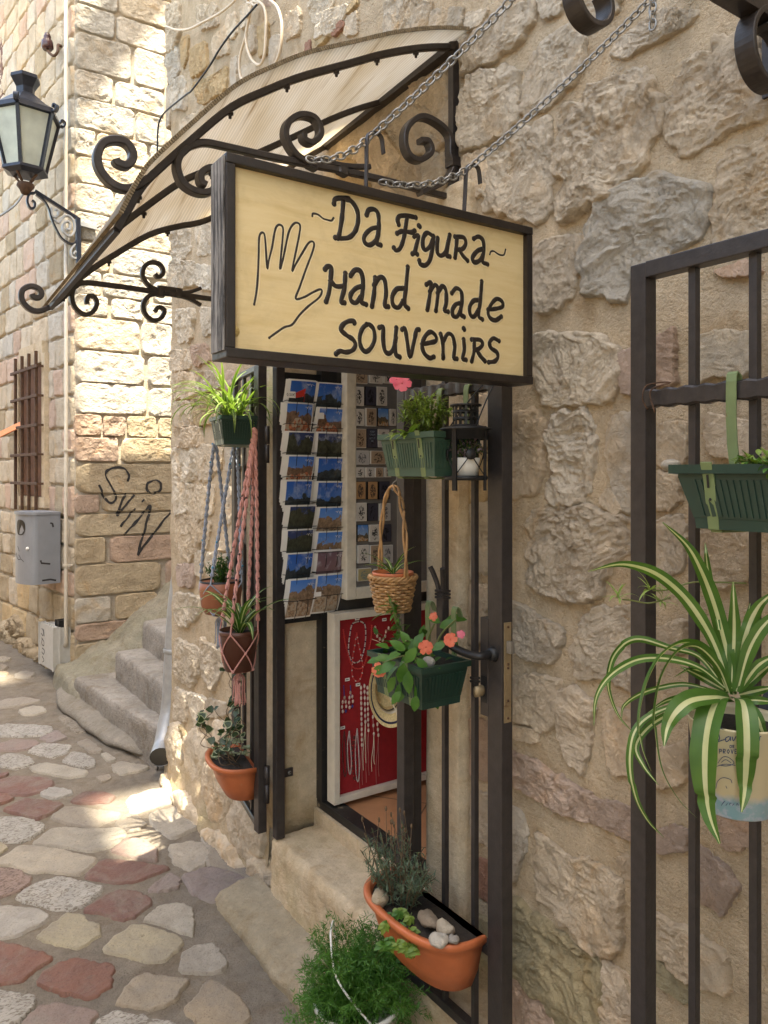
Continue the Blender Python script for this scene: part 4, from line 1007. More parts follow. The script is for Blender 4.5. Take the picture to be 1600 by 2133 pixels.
# graffiti laid on the blocks
bv = np.concatenate([np.concatenate(q.v) for q in side_meshes]); of = 0; bf = []
for q in side_meshes:
    bf += [tuple(i + of for i in f) for f in q.f]; of += q.n
bvh = BVHTree.FromPolygons([tuple(v) for v in bv], bf)
G0 = ((150, 950), 210 / 533)
strokes = [[(290,135),(295,100),(270,65),(225,60),(180,80),(178,115),(205,160),(228,210),(218,240),(195,245),(165,215),(150,180),(138,152)], [(282,195),(255,250),(235,310),(252,295),(285,250),(328,205)],
 [(330,275),(290,325),(252,372)], [(270,415),(340,340),(408,262),(390,350),(365,440),(345,520),(370,480),(420,420),(480,340),(524,288)], [(425,128),(395,145),(392,178),(420,197),(458,182),(466,148),(445,128),(425,128)], [(368,232),(374,238)]]
gm = MB()
for sidx, s in enumerate(strokes):
    P = smooth_path(zc(s, *G0), 10)
    w0 = 5.2
    rows = []
    T = np.gradient(P, axis=0); T /= np.linalg.norm(T, axis=1)[:, None] + 1e-9
    for p, t in zip(P, T):
        row = []
        for k in (-1, 0, 1):
            w = (8.0 if sidx == 5 else w0) * (0.9 + 0.5 * vnoise(np.array([[p[0] * 0.1, p[1] * 0.1, k]]))[0])
            q = (p[0] - t[1] * k * w * 0.5, p[1] + t[0] * k * w * 0.5)
            pt = on_y(*q, FY)
            hit = bvh.ray_cast(Vector((pt[0], FY - 0.5, pt[2])), Vector((0, 1, 0)))
            y = hit[0].y - 0.0025 if hit[0] is not None and hit[0].y < FY + 0.004 else FY - 0.010
            row.append((pt[0], y, pt[2]))
        rows.append(row)
    gm.grid(np.array(rows))
part('graffiti', gm, SPRAY, far)

# ------------------------------------------------------------------ alley steps
st = thing('stone_steps', 'worn stone steps climbing the narrow alley between the two buildings', 'steps', (1.2, 4.6, 0.1))
def step_block(x0, x1, y0, y1, z0, z1, seed, skew=0.0):
    b = rough_slab((x0, y0, z0), (x1, y1, z1), seed, 0.012, 16, 80, 8)
    for v in b.v: v[:, 0] += skew * (v[:, 1] - y0)
    return b
part('step', step_block(1.22, 1.62, 3.86, 5.10, 0.0, 0.31, 71, -0.10), STEP, st)
part('step', step_block(1.30, 1.80, 3.85, 4.90, 0.20, 0.485, 72), STEP, st)
part('step', step_block(1.47, 2.0, 3.84, 4.92, 0.36, 0.655, 73), STEP, st)
part('step', step_block(1.68, 2.3, 3.84, 4.94, 0.5, 0.83, 74), STEP, st)
part('step', step_block(1.95, 2.7, 3.84, 4.94, 0.7, 1.0, 75), STEP, st)
part('step', step_block(2.25, 4.7, 3.84, 4.94, 0.85, 1.17, 76), STEP, st)
def resamp0(P, n):
    L = np.r_[0, np.cumsum(np.linalg.norm(np.diff(P, axis=0), axis=1))]; q = np.linspace(0, L[-1], n)
    return np.stack([np.interp(q, L, P[:, k]) for k in range(3)], 1)
def lump(path, rad, seed, amp=0.02, flat=0.6):
    P = resamp0(smooth_path(path, 10), 60); b = MB(); seg = 36
    a = np.arange(seg) * 2 * math.pi / seg
    r = np.interp(np.linspace(0, 1, len(P)), np.linspace(0, 1, len(rad)), rad)
    b.sweep(P, np.c_[np.cos(a), np.sin(a) * flat], (0, 0, 1), 0, r, smooth=True)
    v = b.v[0]; v += (fbm(v * 6, seed, 4) * amp + fbm(v * 22, seed + 7, 4, 0.6, True) * amp * 0.35)[:, None] * np.array([1, 1, 0.8])
    return b
xs_ = np.r_[1.02, 1.06, 1.08, 1.09, np.arange(1.10, 2.6, 0.018)]; ys_ = np.r_[4.78, 4.84, 4.87, np.arange(4.88, 5.66, 0.018)]
Xr, Yr = np.meshgrid(xs_, ys_, indexing='ij')
ss = lambda e0, e1, v: (lambda t: t * t * (3 - 2 * t))(np.clip((v - e0) / (e1 - e0), 0, 1))
Zr = 0.27 + 0.80 * np.maximum(0, Xr - 1.42) + 0.13 * ss(5.16, 5.38, Yr) * ss(1.12, 1.40, Xr) - 0.10 * ss(5.20, 4.90, Yr)
Zr = Zr * ss(1.02, 1.10, Xr) * np.where(Yr < 4.88, ss(4.78, 4.88, Yr), 1)
nz = np.stack([Xr * 5, Yr * 5, Zr * 5], -1)
Zr = Zr + 0.05 * fbm(nz, 81, 4) + 0.018 * fbm(nz * 5, 83, 4, 0.6, True)
Yr2 = Yr + 0.02 * fbm(nz * 1.5, 85, 3); rm = MB(); rm.grid(np.stack([Xr + 0.02 * fbm(nz * 1.7 + 5, 87, 3), Yr2, Zr], -1))
part('mossy_ramp', rm, MOSS, st)
kb = MB()
c1 = [on_ground(105, 1450), on_ground(150, 1490), on_ground(205, 1535), on_ground(260, 1572), on_ground(300, 1590), on_ground(330, 1590)]
P = smooth_path([(p[0] + 0.17, p[1] + 0.03, p[2] + 0.02) for p in c1], 10)
P[-12:, 0] += np.linspace(0, 0.03, 12)
kerb = lump([tuple(x) for x in P[::6]], [0.13, 0.20, 0.21, 0.21, 0.20, 0.17, 0.10], 84, 0.012, 0.30)
part('kerb', kerb, KERB, st)

# ------------------------------------------------------------------ out of the picture: an added sun blocker behind the viewer; the houses across the lane
TYP = -2.5
def qz(y, z): return z + (y - TYP) * TAN               # height at which the sun ray through (y, z) crosses the blocker
tw = MB(); ZT = 36.0
holes = [(0.86, 1.262, qz(2.98, 0.08), qz(3.72, 0.10)), (0.60, 0.86, qz(5.85, 0.16), qz(6.12, 0.17))]  # slots in the added blocker, set along the sun to shape the lit patches
zlit = qz(FY, 1.66)
def plate(x0, x1, z0, z1): tw.box((x0, TYP - 0.05, z0), (x1, TYP, z1))
(a0_, a1_, h0, h1), (c0_, c1_, k0, k1) = holes
plate(-1.2, c0_, -0.2, ZT); plate(c0_, a0_, -0.2, k0); plate(c0_, a0_, k1, ZT)
plate(a0_, a1_, -0.2, h0); plate(a0_, a1_, h1, zlit); plate(a1_, 1.40, -0.2, zlit); plate(a0_, 1.228, zlit, ZT)
hm = h0 + (h1 - h0) * 0.58
tw.bar((a0_ - 0.02, TYP - 0.03, hm - 0.10), (a1_ + 0.02, TYP - 0.03, hm + 0.10), 0.02, 0.17)
part('sun_blocker', tw, OLDMORTAR, None, kind='structure')
ob_ = MB(); ob_.box((-6.0, -1.6, -0.2), (-2.5, 13.0, 3.9)); part('opposite_houses', ob_, PLASTER, None, kind='structure')
# unseen slab added above the roof to throw slanting shade on the far house
rb = MB()
dy = FY - 3.4
pts = [(1.16, 4.20), (1.215, 4.28), (1.90, 5.38)]
rb.sweep([(x, 3.4, z + dy * TAN) for x, z in pts], [(-0.15, -0.015), (0.15, -0.015), (0.15, 0.015), (-0.15, 0.015)], (0, 1, 0))
rb.box((1.96, 3.39, TOP), (2.1, 3.41, 5.40 + dy * TAN))
part('shade_slab', rb, CEMENT, shop)
# ------------------------------------------------------------------ awning
AN, AF = 1.553, 2.22                                   # near and far rib (distance along the wall)
aw = thing('door_awning', 'curved awning of stained ribbed plastic on wrought iron ribs over the shop door', 'awning', (1.27, 1.9, 2.0))
Z1 = ((0, 0), 0.3); ZB = ((30, 180), 0.28125)
near_px = [(945, 98), (880, 100), (800, 113), (720, 135), (629, 160), (560, 187), (480, 225), (390, 300), (345, 340), (300, 383), (270, 430), (244, 478)]
far_px = [(683, 303), (610, 345), (530, 400), (435, 457), (370, 472), (311, 489), (240, 530), (190, 562), (150, 594), (120, 625), (105, 641)]
def resamp3(P, n):
    P = np.asarray(P); L = np.r_[0, np.cumsum(np.linalg.norm(np.diff(P, axis=0), axis=1))]
    s = np.linspace(0, L[-1], n)
    return np.stack([np.interp(s, L, P[:, k]) for k in range(3)], 1)
nearP = resamp3(smooth_path([on_y(*p, AN) for p in near_px], 6), 40)
farP = resamp3(smooth_path([on_y(*p, AF) for p in far_px], 6), 40)
def rib(P):
    b = MB(); b.strap(P, 0.016, 0.016, (0, 1, 0)); return b
part('rib', rib(nearP), IRON, aw)
part('rib', rib(0.5 * (nearP + farP) + (0, 0, 0.002)), IRON, aw)
part('rib', rib(farP), IRON, aw)
m = MB(); m.bar(nearP[-1], farP[-1], 0.012, 0.012); part('front_rail', m, IRON, aw)
m = MB(); m.bar(nearP[0] - (0.006, 0.01, 0), farP[0] - (0.006, -0.01, 0), 0.026, 0.026); part('wall_rail', m, IRON, aw)
# sheet: lofted between the ribs, running past both; flutes follow the wall
bm_v = []; NS, NL = 60, 12
nP = resamp3(nearP, NS); fP = resamp3(farP, NS)
def normal_of(P):
    T = np.gradient(P, axis=0); N = np.stack([T[:, 2], T[:, 1] * 0, -T[:, 0]], 1)
    N /= np.linalg.norm(N, axis=1)[:, None]
    return N * np.sign(N[:, 2:3] + 1e-6) if True else N
nN, fN = normal_of(nP), normal_of(fP)
sh = MB(); uvs = []
for side, off in ((0, 0.010), (1, 0.017)):
    V = np.empty((NS, NL, 3))
    for j in range(NL):
        t = -0.10 + 1.17 * j / (NL - 1)
        V[:, j] = nP * (1 - t) + fP * t + (nN * (1 - t) + fN * t) * off
    sh.grid(V if side else V[:, ::-1])
    U = np.repeat(np.linspace(0, 1, NS), NL); W = np.tile(np.linspace(0, 1, NL) if side else np.linspace(1, 0, NL), NS)
    uvs.append(np.c_[U, W])
n1 = NS * NL
for j in (0, NL - 1):
    a = [i * NL + (NL - 1 - j) for i in range(NS)]; b = [n1 + i * NL + j for i in range(NS)]
    for i in range(NS - 1): sh.f.append((a[i], a[i + 1], b[i + 1], b[i])); sh.sm.append(False); sh.mi.append(1)
for i in (0, NS - 1):
    for j in range(NL - 1):
        sh.f.append((i * NL + j, i * NL + j + 1, n1 + i * NL + NL - 2 - j, n1 + i * NL + NL - 1 - j)); sh.sm.append(False); sh.mi.append(1)
EDGE = m_plain('grimy_cell_edge', (0.16, 0.115, 0.065), 0.85, 0, 0.5, 70, 0.8, 60)
so = part('roof_sheet', sh, [POLY, EDGE], aw)
at = so.data.attributes.new('across', 'FLOAT_VECTOR', 'POINT')
uv = np.concatenate(uvs); at.data.foreach_set('vector', np.c_[uv, np.zeros(len(uv))].astype(np.float32).ravel())
# open cells of the sheet along its near edge
cb = MB()
V0 = nP * 1.10 - fP * 0.10
for i in range(0, NS * 3 - 3):
    s = i / (NS * 3 - 3) * (NS - 1); k = int(s); f = s - k; k2 = min(k + 1, NS - 1)
    p = V0[k] * (1 - f) + V0[k2] * f; n = nN[k]
    cb.bar(p + n * 0.009, p + n * 0.018, 0.0035, 0.004, (0, 1, 0))
part('cell_edge', cb, m_plain('dirty_cell_wall', (0.20, 0.15, 0.09), 0.8, 0, 0.4, 60), aw, kind='stuff')
bo = [(7, nP), (14, nP), (21, nP), (29, nP), (38, nP), (47, nP), (54, nP), (12, fP), (24, fP), (36, fP), (47, fP), (56, fP)]
mid = 0.5 * (nP + fP); bo += [(20, mid), (34, mid), (46, mid), (55, mid)]
b0 = None
for k, P in bo:
    if b0 is None:
        m = MB(); m.tube([(0, 0, 0.0), (0, 0, -0.022)], 0.0035, 6); m.lathe([(0.0, -0.008), (0.008, -0.008), (0.008, -0.014), (0, -0.014)], (0, 0, 0), 6); bme = m.mesh('bolt', IRON)
        b0 = 1
    o = part('bolt', bme, IRON, aw); o.location = Vector(P[k]) - aw.location
def traced(mb, pts, y, w=0.014, d=0.018, n=8, taper=None):
    P = smooth_path([on_y(px, py, y) for px, py in pts], n)
    mb.strap(P, w, d, (0, 1, 0), 0, taper)
# near rib's curl, far rib's curl
m = MB(); traced(m, zc([(985,690),(900,745),(800,760),(700,710),(630,620),(610,520),(650,430),(730,400),(820,420),(870,490),(865,555),(820,590),(760,570),(745,545)], *ZB), AN - 0.002, 0.016, 0.022); part('scroll', m, IRON, aw)
m = MB(); traced(m, zc([(430,1500),(330,1590),(250,1640),(170,1665),(100,1640),(55,1580),(60,1510),(120,1480),(180,1500),(200,1540),(180,1565),(140,1560),(130,1540)], *ZB), AF - 0.002, 0.014, 0.018); part('scroll', m, IRON, aw)
# far bracket
m = MB()
traced(m, zc([(440,1490),(520,1455),(760,1480),(1000,1515),(1050,1525),(1240,1545),(1480,1577),(1900,1630)], *ZB), AF, 0.014, 0.014)
traced(m, zc([(1240,1530),(1310,1520),(1380,1495)], *ZB), AF, 0.010, 0.014); traced(m, zc([(1240,1555),(1310,1580),(1380,1620)], *ZB), AF, 0.010, 0.014)
traced(m, zc([(1060,1510),(1150,1520),(1240,1535)], *ZB), AF, 0.028, 0.012)
for x in (1085, 1210): traced(m, zc([(x, 1500), (x - 3, 1560)], *ZB), AF, 0.020, 0.024, 2)
part('bracket', m, IRON, aw)
for pts in ([(440,1480),(425,1560),(450,1640),(520,1690),(580,1670),(610,1610),(590,1560),(550,1555),(535,1590),(540,1612)], [(1075,1515),(1000,1480),(950,1410),(960,1340),(1010,1305),(1070,1315),(1100,1360),(1090,1400),(1060,1410),(1040,1390)], [(1075,1535),(1000,1550),(955,1610),(965,1680),(1020,1730),(1080,1720),(1110,1670),(1090,1640),(1060,1640),(1040,1668)]):
    m = MB(); traced(m, zc(pts, *ZB), AF, 0.012, 0.016); part('scroll', m, IRON, aw)
# near bracket (runs behind the sign) and the post on the wall
m = MB()
traced(m, [(392,306),(425,298),(470,306),(560,326),(650,344),(715,356),(810,378),(900,402),(940,412)], AN, 0.015, 0.015)
for a, b in (((648, 338), (648, 352)), ((712, 350), (712, 364))): traced(m, [a, (a[0] + 1, a[1] + 8), b], AN, 0.026, 0.024, 2)
traced(m, [(655, 332), (720, 346), (770, 348)], AN, 0.012, 0.014)
part('bracket', m, IRON, aw)
NBR = ((330, 0), 0.54375)
for pts in (zc([(200,1240),(130,1310),(110,1400),(150,1520),(240,1590),(340,1612),(420,1580),(450,1500),(420,1420),(370,1410),(310,1450),(310,1520),(350,1550)], *S5),
            zc([(1260,1380),(1130,1320),(1050,1230),(1010,1120),(1040,1020),(1140,965),(1250,990),(1300,1080),(1290,1150),(1230,1195),(1170,1170),(1160,1120)], *S5),
            zc([(1000,740),(1080,705),(1125,650),(1115,590),(1110,520),(1060,470),(1000,450),(950,490),(940,550),(960,600),(1000,615),(1040,585),(1030,545),(1000,540)], *NBR)):
    m = MB(); traced(m, pts, AN - 0.001, 0.014, 0.026); part('scroll', m, IRON, aw)
m = MB(); p0 = on_y(945, 92, AN); p1 = on_y(945, 425, AN)
m.bar(p0, p1, 0.020, 0.020, (0, 1, 0)); m.box((p0[0] - 0.016, AN - 0.016, 1.6 + (HORIZON - 350) * 2.0 / 1600), (p0[0] + 0.016, AN + 0.016, 1.6 + (HORIZON - 330) * 2.0 / 1600))
m.box((p0[0], AN - 0.012, p1[2] - 0.02), (1.29, AN + 0.012, p1[2] + 0.02)); m.box((p0[0], AN - 0.012, p0[2] - 0.03), (1.29, AN + 0.012, p0[2]))
part('wall_post', m, IRON, aw)

# ------------------------------------------------------------------ hanging sign
SY = 1.15
cn = [on_y(475, 322, SY), on_y(1112, 470, SY), on_y(1108, 795, SY), on_y(478, 752, SY)]
x0 = (cn[0][0] + cn[3][0]) / 2; x1 = (cn[1][0] + cn[2][0]) / 2; zt = (cn[0][2] + cn[1][2]) / 2; zb_ = (cn[2][2] + cn[3][2]) / 2
sg = thing('hanging_sign', 'cream wooden signboard in a dark frame with carved black lettering and a hand outline', 'sign', ((x0 + x1) / 2, SY + 0.03, zb_))
fw = 0.016; TH = 0.062
m = MB(); m.box((x0 + fw * 0.6, SY + 0.012, zb_ + fw * 0.6), (x1 - fw * 0.6, SY + TH - 0.012, zt - fw * 0.6)); part('board', m, BOARD, sg)
FRAMEP = m_plain('black_frame_paint', (0.018, 0.012, 0.009), 0.4, 0, 0.3, 50, 0.4, 90)
for lo, hi, mt in (((x0 - 0.004, SY, zb_ + fw), (x0 + fw - 0.004, SY + TH, zt - fw), FRAMEP), ((x1 - fw, SY, zb_ + fw), (x1, SY + TH, zt - fw), FRAMEP), ((x0 - 0.004, SY - 0.001, zt - fw), (x1, SY + TH, zt), FRAMEP), ((x0 - 0.004, SY - 0.002, zb_), (x1, SY + TH, zb_ + fw), FRAMEP)):
    m = MB(); m.box(lo, hi, bevel=0.002); part('frame', m, mt, sg)
m = MB(); m.box((x0 - 0.0065, SY + 0.006, zb_ + 0.012), (x0 - 0.0035, SY + TH - 0.003, zt - 0.004), bevel=0.0008); part('weathered_side', m, OLDW, sg)
Z3 = ((420, 290), 0.44375)
thick = [[(622,303),(625,285),(640,278),(665,278),(690,280)], [(665,285),(660,360),(648,440),(640,465)], [(662,280),(700,290),(728,330),(735,380),(722,430),(695,460),(660,466),(628,462)],
 [(775,355),(785,333),(810,330),(828,350),(832,400),(828,450),(822,488),(840,497)], [(828,415),(800,420),(775,440),(762,465),(768,488),(790,497),(815,480),(826,455)],
 [(925,400),(920,380),(930,362),(965,360),(1005,368)], [(965,365),(955,430),(945,480),(930,515),(912,522),(903,510)], [(918,442),(945,432),(985,438),(1000,430)],
 [(998,456),(1018,455),(1008,500),(1000,532),(990,538)], [(1000,530),(1012,540)], [(1020,406),(1024,410)],
 [(1085,455),(1060,440),(1042,460),(1038,500),(1050,520),(1072,503),(1088,460)], [(1088,455),(1082,520),(1070,570),(1050,592),(1027,587),(1022,570)],
 [(1108,465),(1105,500),(1108,535),(1125,547),(1145,530),(1158,480)], [(1165,450),(1155,500),(1150,543),(1165,551)],
 [(1198,460),(1195,510),(1190,555)], [(1190,458),(1230,462),(1240,490),(1225,515),(1197,520)], [(1210,518),(1225,545),(1248,570)],
 [(1278,467),(1300,458),(1320,475),(1325,520),(1318,573),(1342,587)], [(1322,515),(1295,525),(1272,555),(1280,578),(1305,570),(1320,545)],
 [(580,610),(592,598),(608,605),(605,660),(598,720),(585,762)], [(605,665),(630,690),(667,690)], [(675,630),(670,700),(655,762),(670,768)],
 [(700,640),(720,615),(745,620),(757,660),(755,720),(750,763),(772,776)], [(755,690),(725,700),(700,730),(702,758),(725,768),(748,740)],
 [(815,650),(810,720),(800,785)], [(810,685),(835,650),(858,660),(866,720),(860,780),(876,786)], [(945,700),(915,705),(895,740),(900,780),(925,790),(945,760)], [(968,600),(960,690),(952,770),(970,795)],
 [(1056,682),(1077,675),(1070,740),(1060,800)], [(1072,715),(1095,685),(1110,705),(1106,760),(1100,805)], [(1108,722),(1130,690),(1147,712),(1148,770),(1140,803),(1157,810)],
 [(1175,722),(1195,700),(1218,715),(1222,760),(1215,818),(1232,834)], [(1220,770),(1195,775),(1178,800),(1180,828),(1200,832),(1216,800)], [(1300,755),(1275,760),(1258,790),(1262,825),(1280,832),(1300,800)], [(1315,668),(1308,760),(1300,828),(1318,846)],
 [(1345,800),(1375,797),(1411,787),(1410,762),(1385,750),(1360,775),(1345,812),(1355,840),(1380,850),(1407,833)],
 [(717,862),(712,854),(690,855),(665,870),(655,895),(680,920),(710,940),(722,965),(710,990),(680,1000),(650,995),(632,1007)], [(775,870),(755,890),(742,930),(748,975),(770,997),(795,980),(812,940),(808,895),(790,872),(775,870)],
 [(835,884),(852,884),(852,940),(860,992),(880,1006),(900,985),(912,930)], [(914,886),(908,960),(912,1010),(930,1023)], [(942,893),(955,890),(965,950),(978,1022),(995,960),(1008,900),(1020,894)],
 [(1035,962),(1065,957),(1099,947),(1098,922),(1075,905),(1050,925),(1035,967),(1045,1005),(1070,1027),(1090,1022)], [(1122,915),(1132,960),(1134,1027)], [(1132,955),(1155,915),(1178,925),(1188,975),(1184,1025),(1198,1031)],
 [(1230,940),(1233,990),(1225,1030),(1241,1036)], [(1230,888),(1233,893)], [(1280,945),(1278,1000),(1268,1042)], [(1268,940),(1308,943),(1318,965),(1300,985),(1280,990)], [(1290,990),(1310,1020),(1330,1042)],
 [(1396,947),(1370,935),(1352,955),(1358,980),(1385,1000),(1390,1025),(1375,1043),(1348,1047)]]
thin = [[(520,360),(522,350),(535,350),(550,356),(570,372),(590,379),(610,382),(619,370)], [(1353,540),(1358,528),(1372,526),(1390,538),(1405,544),(1420,542),(1427,518)],
 [(247,775),(257,720),(264,640),(268,540),(270,465),(280,440),(294,445),(300,490),(308,605),(315,570),(330,510),(342,440),(352,410),(368,402),(382,418),(380,470),(368,605),(380,570),(395,500),(408,440),(425,405),(445,392),(462,405),(458,450),(440,540),(425,618),(440,590),(475,530),(500,490),(518,480),(528,492),(520,530),(490,610),(462,690),(442,748),(480,742),(520,720),(555,705),(565,715),(550,745),(500,785),(460,825),(425,870),(390,882),(355,905),(318,932)]]
lt = MB(); gv = MB(); seed = 0
def groove(pts, w):
    global seed
    P = np.array([on_y(px, py, SY + 0.012) for px, py in zc(pts, *Z3)])
    P = smooth_path(P, 6); seed += 1
    s = 1 + 0.14 * vnoise(np.c_[P[:, 0] * 120, P[:, 2] * 120, np.full(len(P), seed)], 5)
    a = np.linspace(0, 2 * math.pi, 10, endpoint=False)
    lt.sweep(P, np.c_[np.cos(a) * w / 2, np.sin(a) * w * 0.14], (0, 1, 0), 0, s, smooth=True)
    gv.sweep(P + (0.0007, 0.0, -0.0008), np.c_[np.cos(a) * (w / 2 + 0.0012), np.sin(a) * w * 0.06], (0, 1, 0), 0, s, smooth=True)
    for e in (0, -1):
        lt.sphere(P[e], w * 0.53, 0, 10, 7, (1, 0.25, 1))
for p in thick: groove(p, 0.0102)
for p in thin: groove(p, 0.0044)
part('lettering', lt, CARVE, sg); part('letter_edge', gv, GROOVE, sg)
m = MB(); m.lathe([(0, 0.002), (0.009, 0.001), (0.0095, 0)], (0, 0, 0), 20)
v = m.v[0]; m.v[0] = np.c_[v[:, 0], -v[:, 2], v[:, 1]] + on_y(488, 690, SY + 0.012); part('knot', m, m_plain('wood_knot', (0.5, 0.36, 0.14), 0.5, 0, 0.3, 200), sg)
# upright hooks on the top edge
hooks = []
for (bx, by), (tx, ty) in (((762, 380), (765, 286)), ((966, 424), (972, 352))):
    b = on_y(bx, by, SY + 0.03); t = on_y(tx, ty, SY + 0.03)
    m = MB(); P = smooth_path([(b[0], b[1], zt - 0.005), (b[0] * 0.5 + t[0] * 0.5, b[1], (zt + t[2]) / 2), t, t + (0.012, 0, 0.012), t + (0.030, 0, 0.008), t + (0.036, 0, -0.022)], 6)
    m.strap(P, 0.0035, 0.010, (0, 1, 0)); part('hook', m, IRON, sg); hooks.append(t)
    # the hook strap's foot screwed to the frame
# chains -----------------------------------------------------------
lk = MB(); a = np.linspace(0, 2 * math.pi, 20, endpoint=False)
L, W_ = 0.0195, 0.0074
ring = np.c_[np.sign(np.cos(a)) * np.maximum(0, np.abs(np.cos(a)) ** 0.9) * L / 2, np.sin(a) * W_ * 0.95, a * 0]
lk.tube(ring, 0.0020, 6, closed=True)
link_me = lk.mesh('chain_link', STEEL)
def chain(name, label, P, seg=0.0155):
    P = np.asarray(P); n = int(np.sum(np.linalg.norm(np.diff(P, axis=0), axis=1)) / seg)
    Q = resamp3(P, n + 1)
    t = thing(name, label, 'chain', tuple(Q[0]), 'chains holding the hanging sign')
    for i in range(n):
        c = (Q[i] + Q[i + 1]) / 2; d = Vector(Q[i + 1] - Q[i]).normalized()
        q = d.to_track_quat('X', 'Z').to_matrix().to_4x4()
        o = part('chain_link', link_me, STEEL, t)
        o.matrix_local = Matrix.Translation(Vector(c) - t.location) @ q @ Matrix.Rotation(R(90 * (i % 2) + 20), 4, 'X')
    return t
def sag(a, b, s, n=14):
    u = np.linspace(0, 1, n)[:, None]; return a * (1 - u) + b * u - np.array([0, 0, 1]) * s * 4 * u * (1 - u)
dirc = np.array([0.211, -0.315, 0.287])
topB = hooks[1] + dirc * 1.02; topA = hooks[0] + dirc * 1.02
sl = on_y(640, 332, SY + 0.035); slB = on_y(792, 378, SY + 0.035)
chain('chain', 'steel chain from the inner sign hook up across the picture to the bracket', np.vstack([sag(topA, hooks[0] + (0.012, 0, 0.008), 0.012), sag(hooks[0] + (0.01, 0.004, 0.004), sl, 0.015)[1:]]))
chain('chain', 'steel chain from the sign hook nearest the stone wall up to the bracket', np.vstack([sag(topB, hooks[1] + (0.012, 0, 0.008), 0.012), sag(hooks[1] + (0.01, 0.004, 0.004), slB, 0.018)[1:]]))
# iron bracket overhead ------------------------------------------------
br = thing('iron_bracket', 'heavy wrought iron wall bracket with scrolls at the top edge of the picture', 'bracket', (1.27, 0.69, 2.3))
BY = 0.69
m = MB()
z0 = 1.6 + 0.735
m.box((0.70, BY - 0.016, z0), (1.30, BY + 0.016, z0 + 0.030)); m.box((0.96, BY - 0.012, z0 - 0.02), (1.02, BY + 0.018, z0)); m.box((1.262, BY - 0.03, z0 - 0.10), (1.29, BY + 0.03, z0 + 0.12))
part('arm', m, IRON, br)
def curl(cx, cz, r0, turns, a0, sgn, w, d, y=BY):
    n = 46; th = np.linspace(0, 1, n)
    rr_ = r0 * (1 - 0.42 * th ** 1.5); an = a0 + sgn * turns * 2 * math.pi * th
    P = np.c_[cx + rr_ * np.cos(an), np.full(n, y), cz + rr_ * np.sin(an)]
    b = MB(); b.strap(P, w, d, (0, 1, 0)); return b
A = on_y(1232, 5, BY); B = on_y(1590, 100, BY)
part('scroll', curl(A[0], A[2], 0.042, 0.95, R(60), 1, 0.008, 0.028), IRON, br)
part('scroll', curl(B[0] + 0.01, B[2] - 0.005, 0.064, 1.05, R(110), 1, 0.010, 0.034), IRON, br)
m = MB(); m.strap(smooth_path([topA + (-0.03, 0.02, 0.03), topA, topB, (1.30, topB[1] - 0.02, topB[2] + 0.01)], 6), 0.022, 0.022, (0, 0, 1)); part('chain_bar', m, IRON, br)
# loose end of chain under the bar
pe = on_y(1360, -25, 0.86); pf = on_y(1360, 60, 0.86)
Q = sag(np.array(pe), np.array(pf), 0)
t = thing('chain_end', 'short loose end of chain hanging straight beside the bracket', 'chain', tuple(Q[0]))
for i in range(5):
    o = part('chain_link', link_me, STEEL, t); c = np.array(pe) + (np.array(pf) - np.array(pe)) * (i + 0.5) / 5
    o.matrix_local = Matrix.Translation(Vector(c) - t.location) @ Matrix.Rotation(R(90), 4, 'Y') @ Matrix.Rotation(R(90 * (i % 2)), 4, 'X')

# ------------------------------------------------------------------ gates
def vbar(mb, x, y, z0, z1, s=0.013, mi=0, sy=None):
    sy = sy or s
    mb.box((x - s / 2, y - sy / 2, z0), (x + s / 2, y + sy / 2, z1), mi, bevel=0.0012)
def twisted(p0, p1, s, n=40):
    P = np.linspace(p0, p1, n); b = MB()
    k = 1 + 0.10 * np.sin(np.linspace(0, np.linalg.norm(np.array(p1) - p0) / 0.035 * 2 * math.pi, n))
    b.strap(P, s, s * 0.55, (0, 0, 1) if False else (1, 0, 0), 0, k, 0.2); return b
GX = 1.16
rg = thing('gate_leaf', 'dark iron gate leaf with lock, folded back on the wall right of the door', 'gate', (GX, 1.45, 0.3), 'iron gate leaves')
for y0, y1, nm in ((1.612, 1.645, 'hinge_stile'), (1.245, 1.292, 'lock_stile')):
    m = MB(); m.box((GX - 0.006, y0, 0.29), (GX + 0.026, y1, 1.98), bevel=0.002); part(nm, m, IRON2, rg)
for y in (1.4625, 1.353):
    m = MB(); vbar(m, GX + 0.01, y, 0.31, 1.96, 0.013); part('bar', m, IRON2, rg)
part('rail', twisted((GX + 0.004, 1.612, 1.80), (GX + 0.004, 1.292, 1.80), 0.032), IRON2, rg)
for z in (0.30, 0.515, 1.965):
    m = MB(); m.box((GX - 0.001, 1.292, z), (GX + 0.021, 1.612, z + 0.022), bevel=0.0015); part('rail', m, IRON2, rg)
m = MB()
yb = 1.4625
m.box((GX - 0.009, yb - 0.012, 1.10), (GX + 0.005, yb + 0.012, 1.30), bevel=0.003)
for s in (-1, 1): m.strap(smooth_path([(GX - 0.003, yb + s * 0.007, 1.28), (GX - 0.004, yb + s * 0.009, 1.32), (GX - 0.012, yb + s * 0.018, 1.355), (GX - 0.018, yb + s * 0.024, 1.372)], 5), 0.010, 0.010, (0, 1, 0))
for z in (1.295, 1.303, 1.311): m.box((GX - 0.012, yb - 0.015, z), (GX + 0.016, yb + 0.015, z + 0.006), bevel=0.002)
part('ornament', m, IRON2, rg)
m = MB()
for z in (1.115, 1.123): m.box((GX + 0.001, 1.344, z), (GX + 0.019, 1.362, z + 0.006), bevel=0.002)
part('collar', m, IRON2, rg)
m = MB(); m.box((GX - 0.0075, 1.288, 1.055), (GX + 0.020, 1.315, 1.275), bevel=0.002); part('lock_case', m, IRON2, rg)
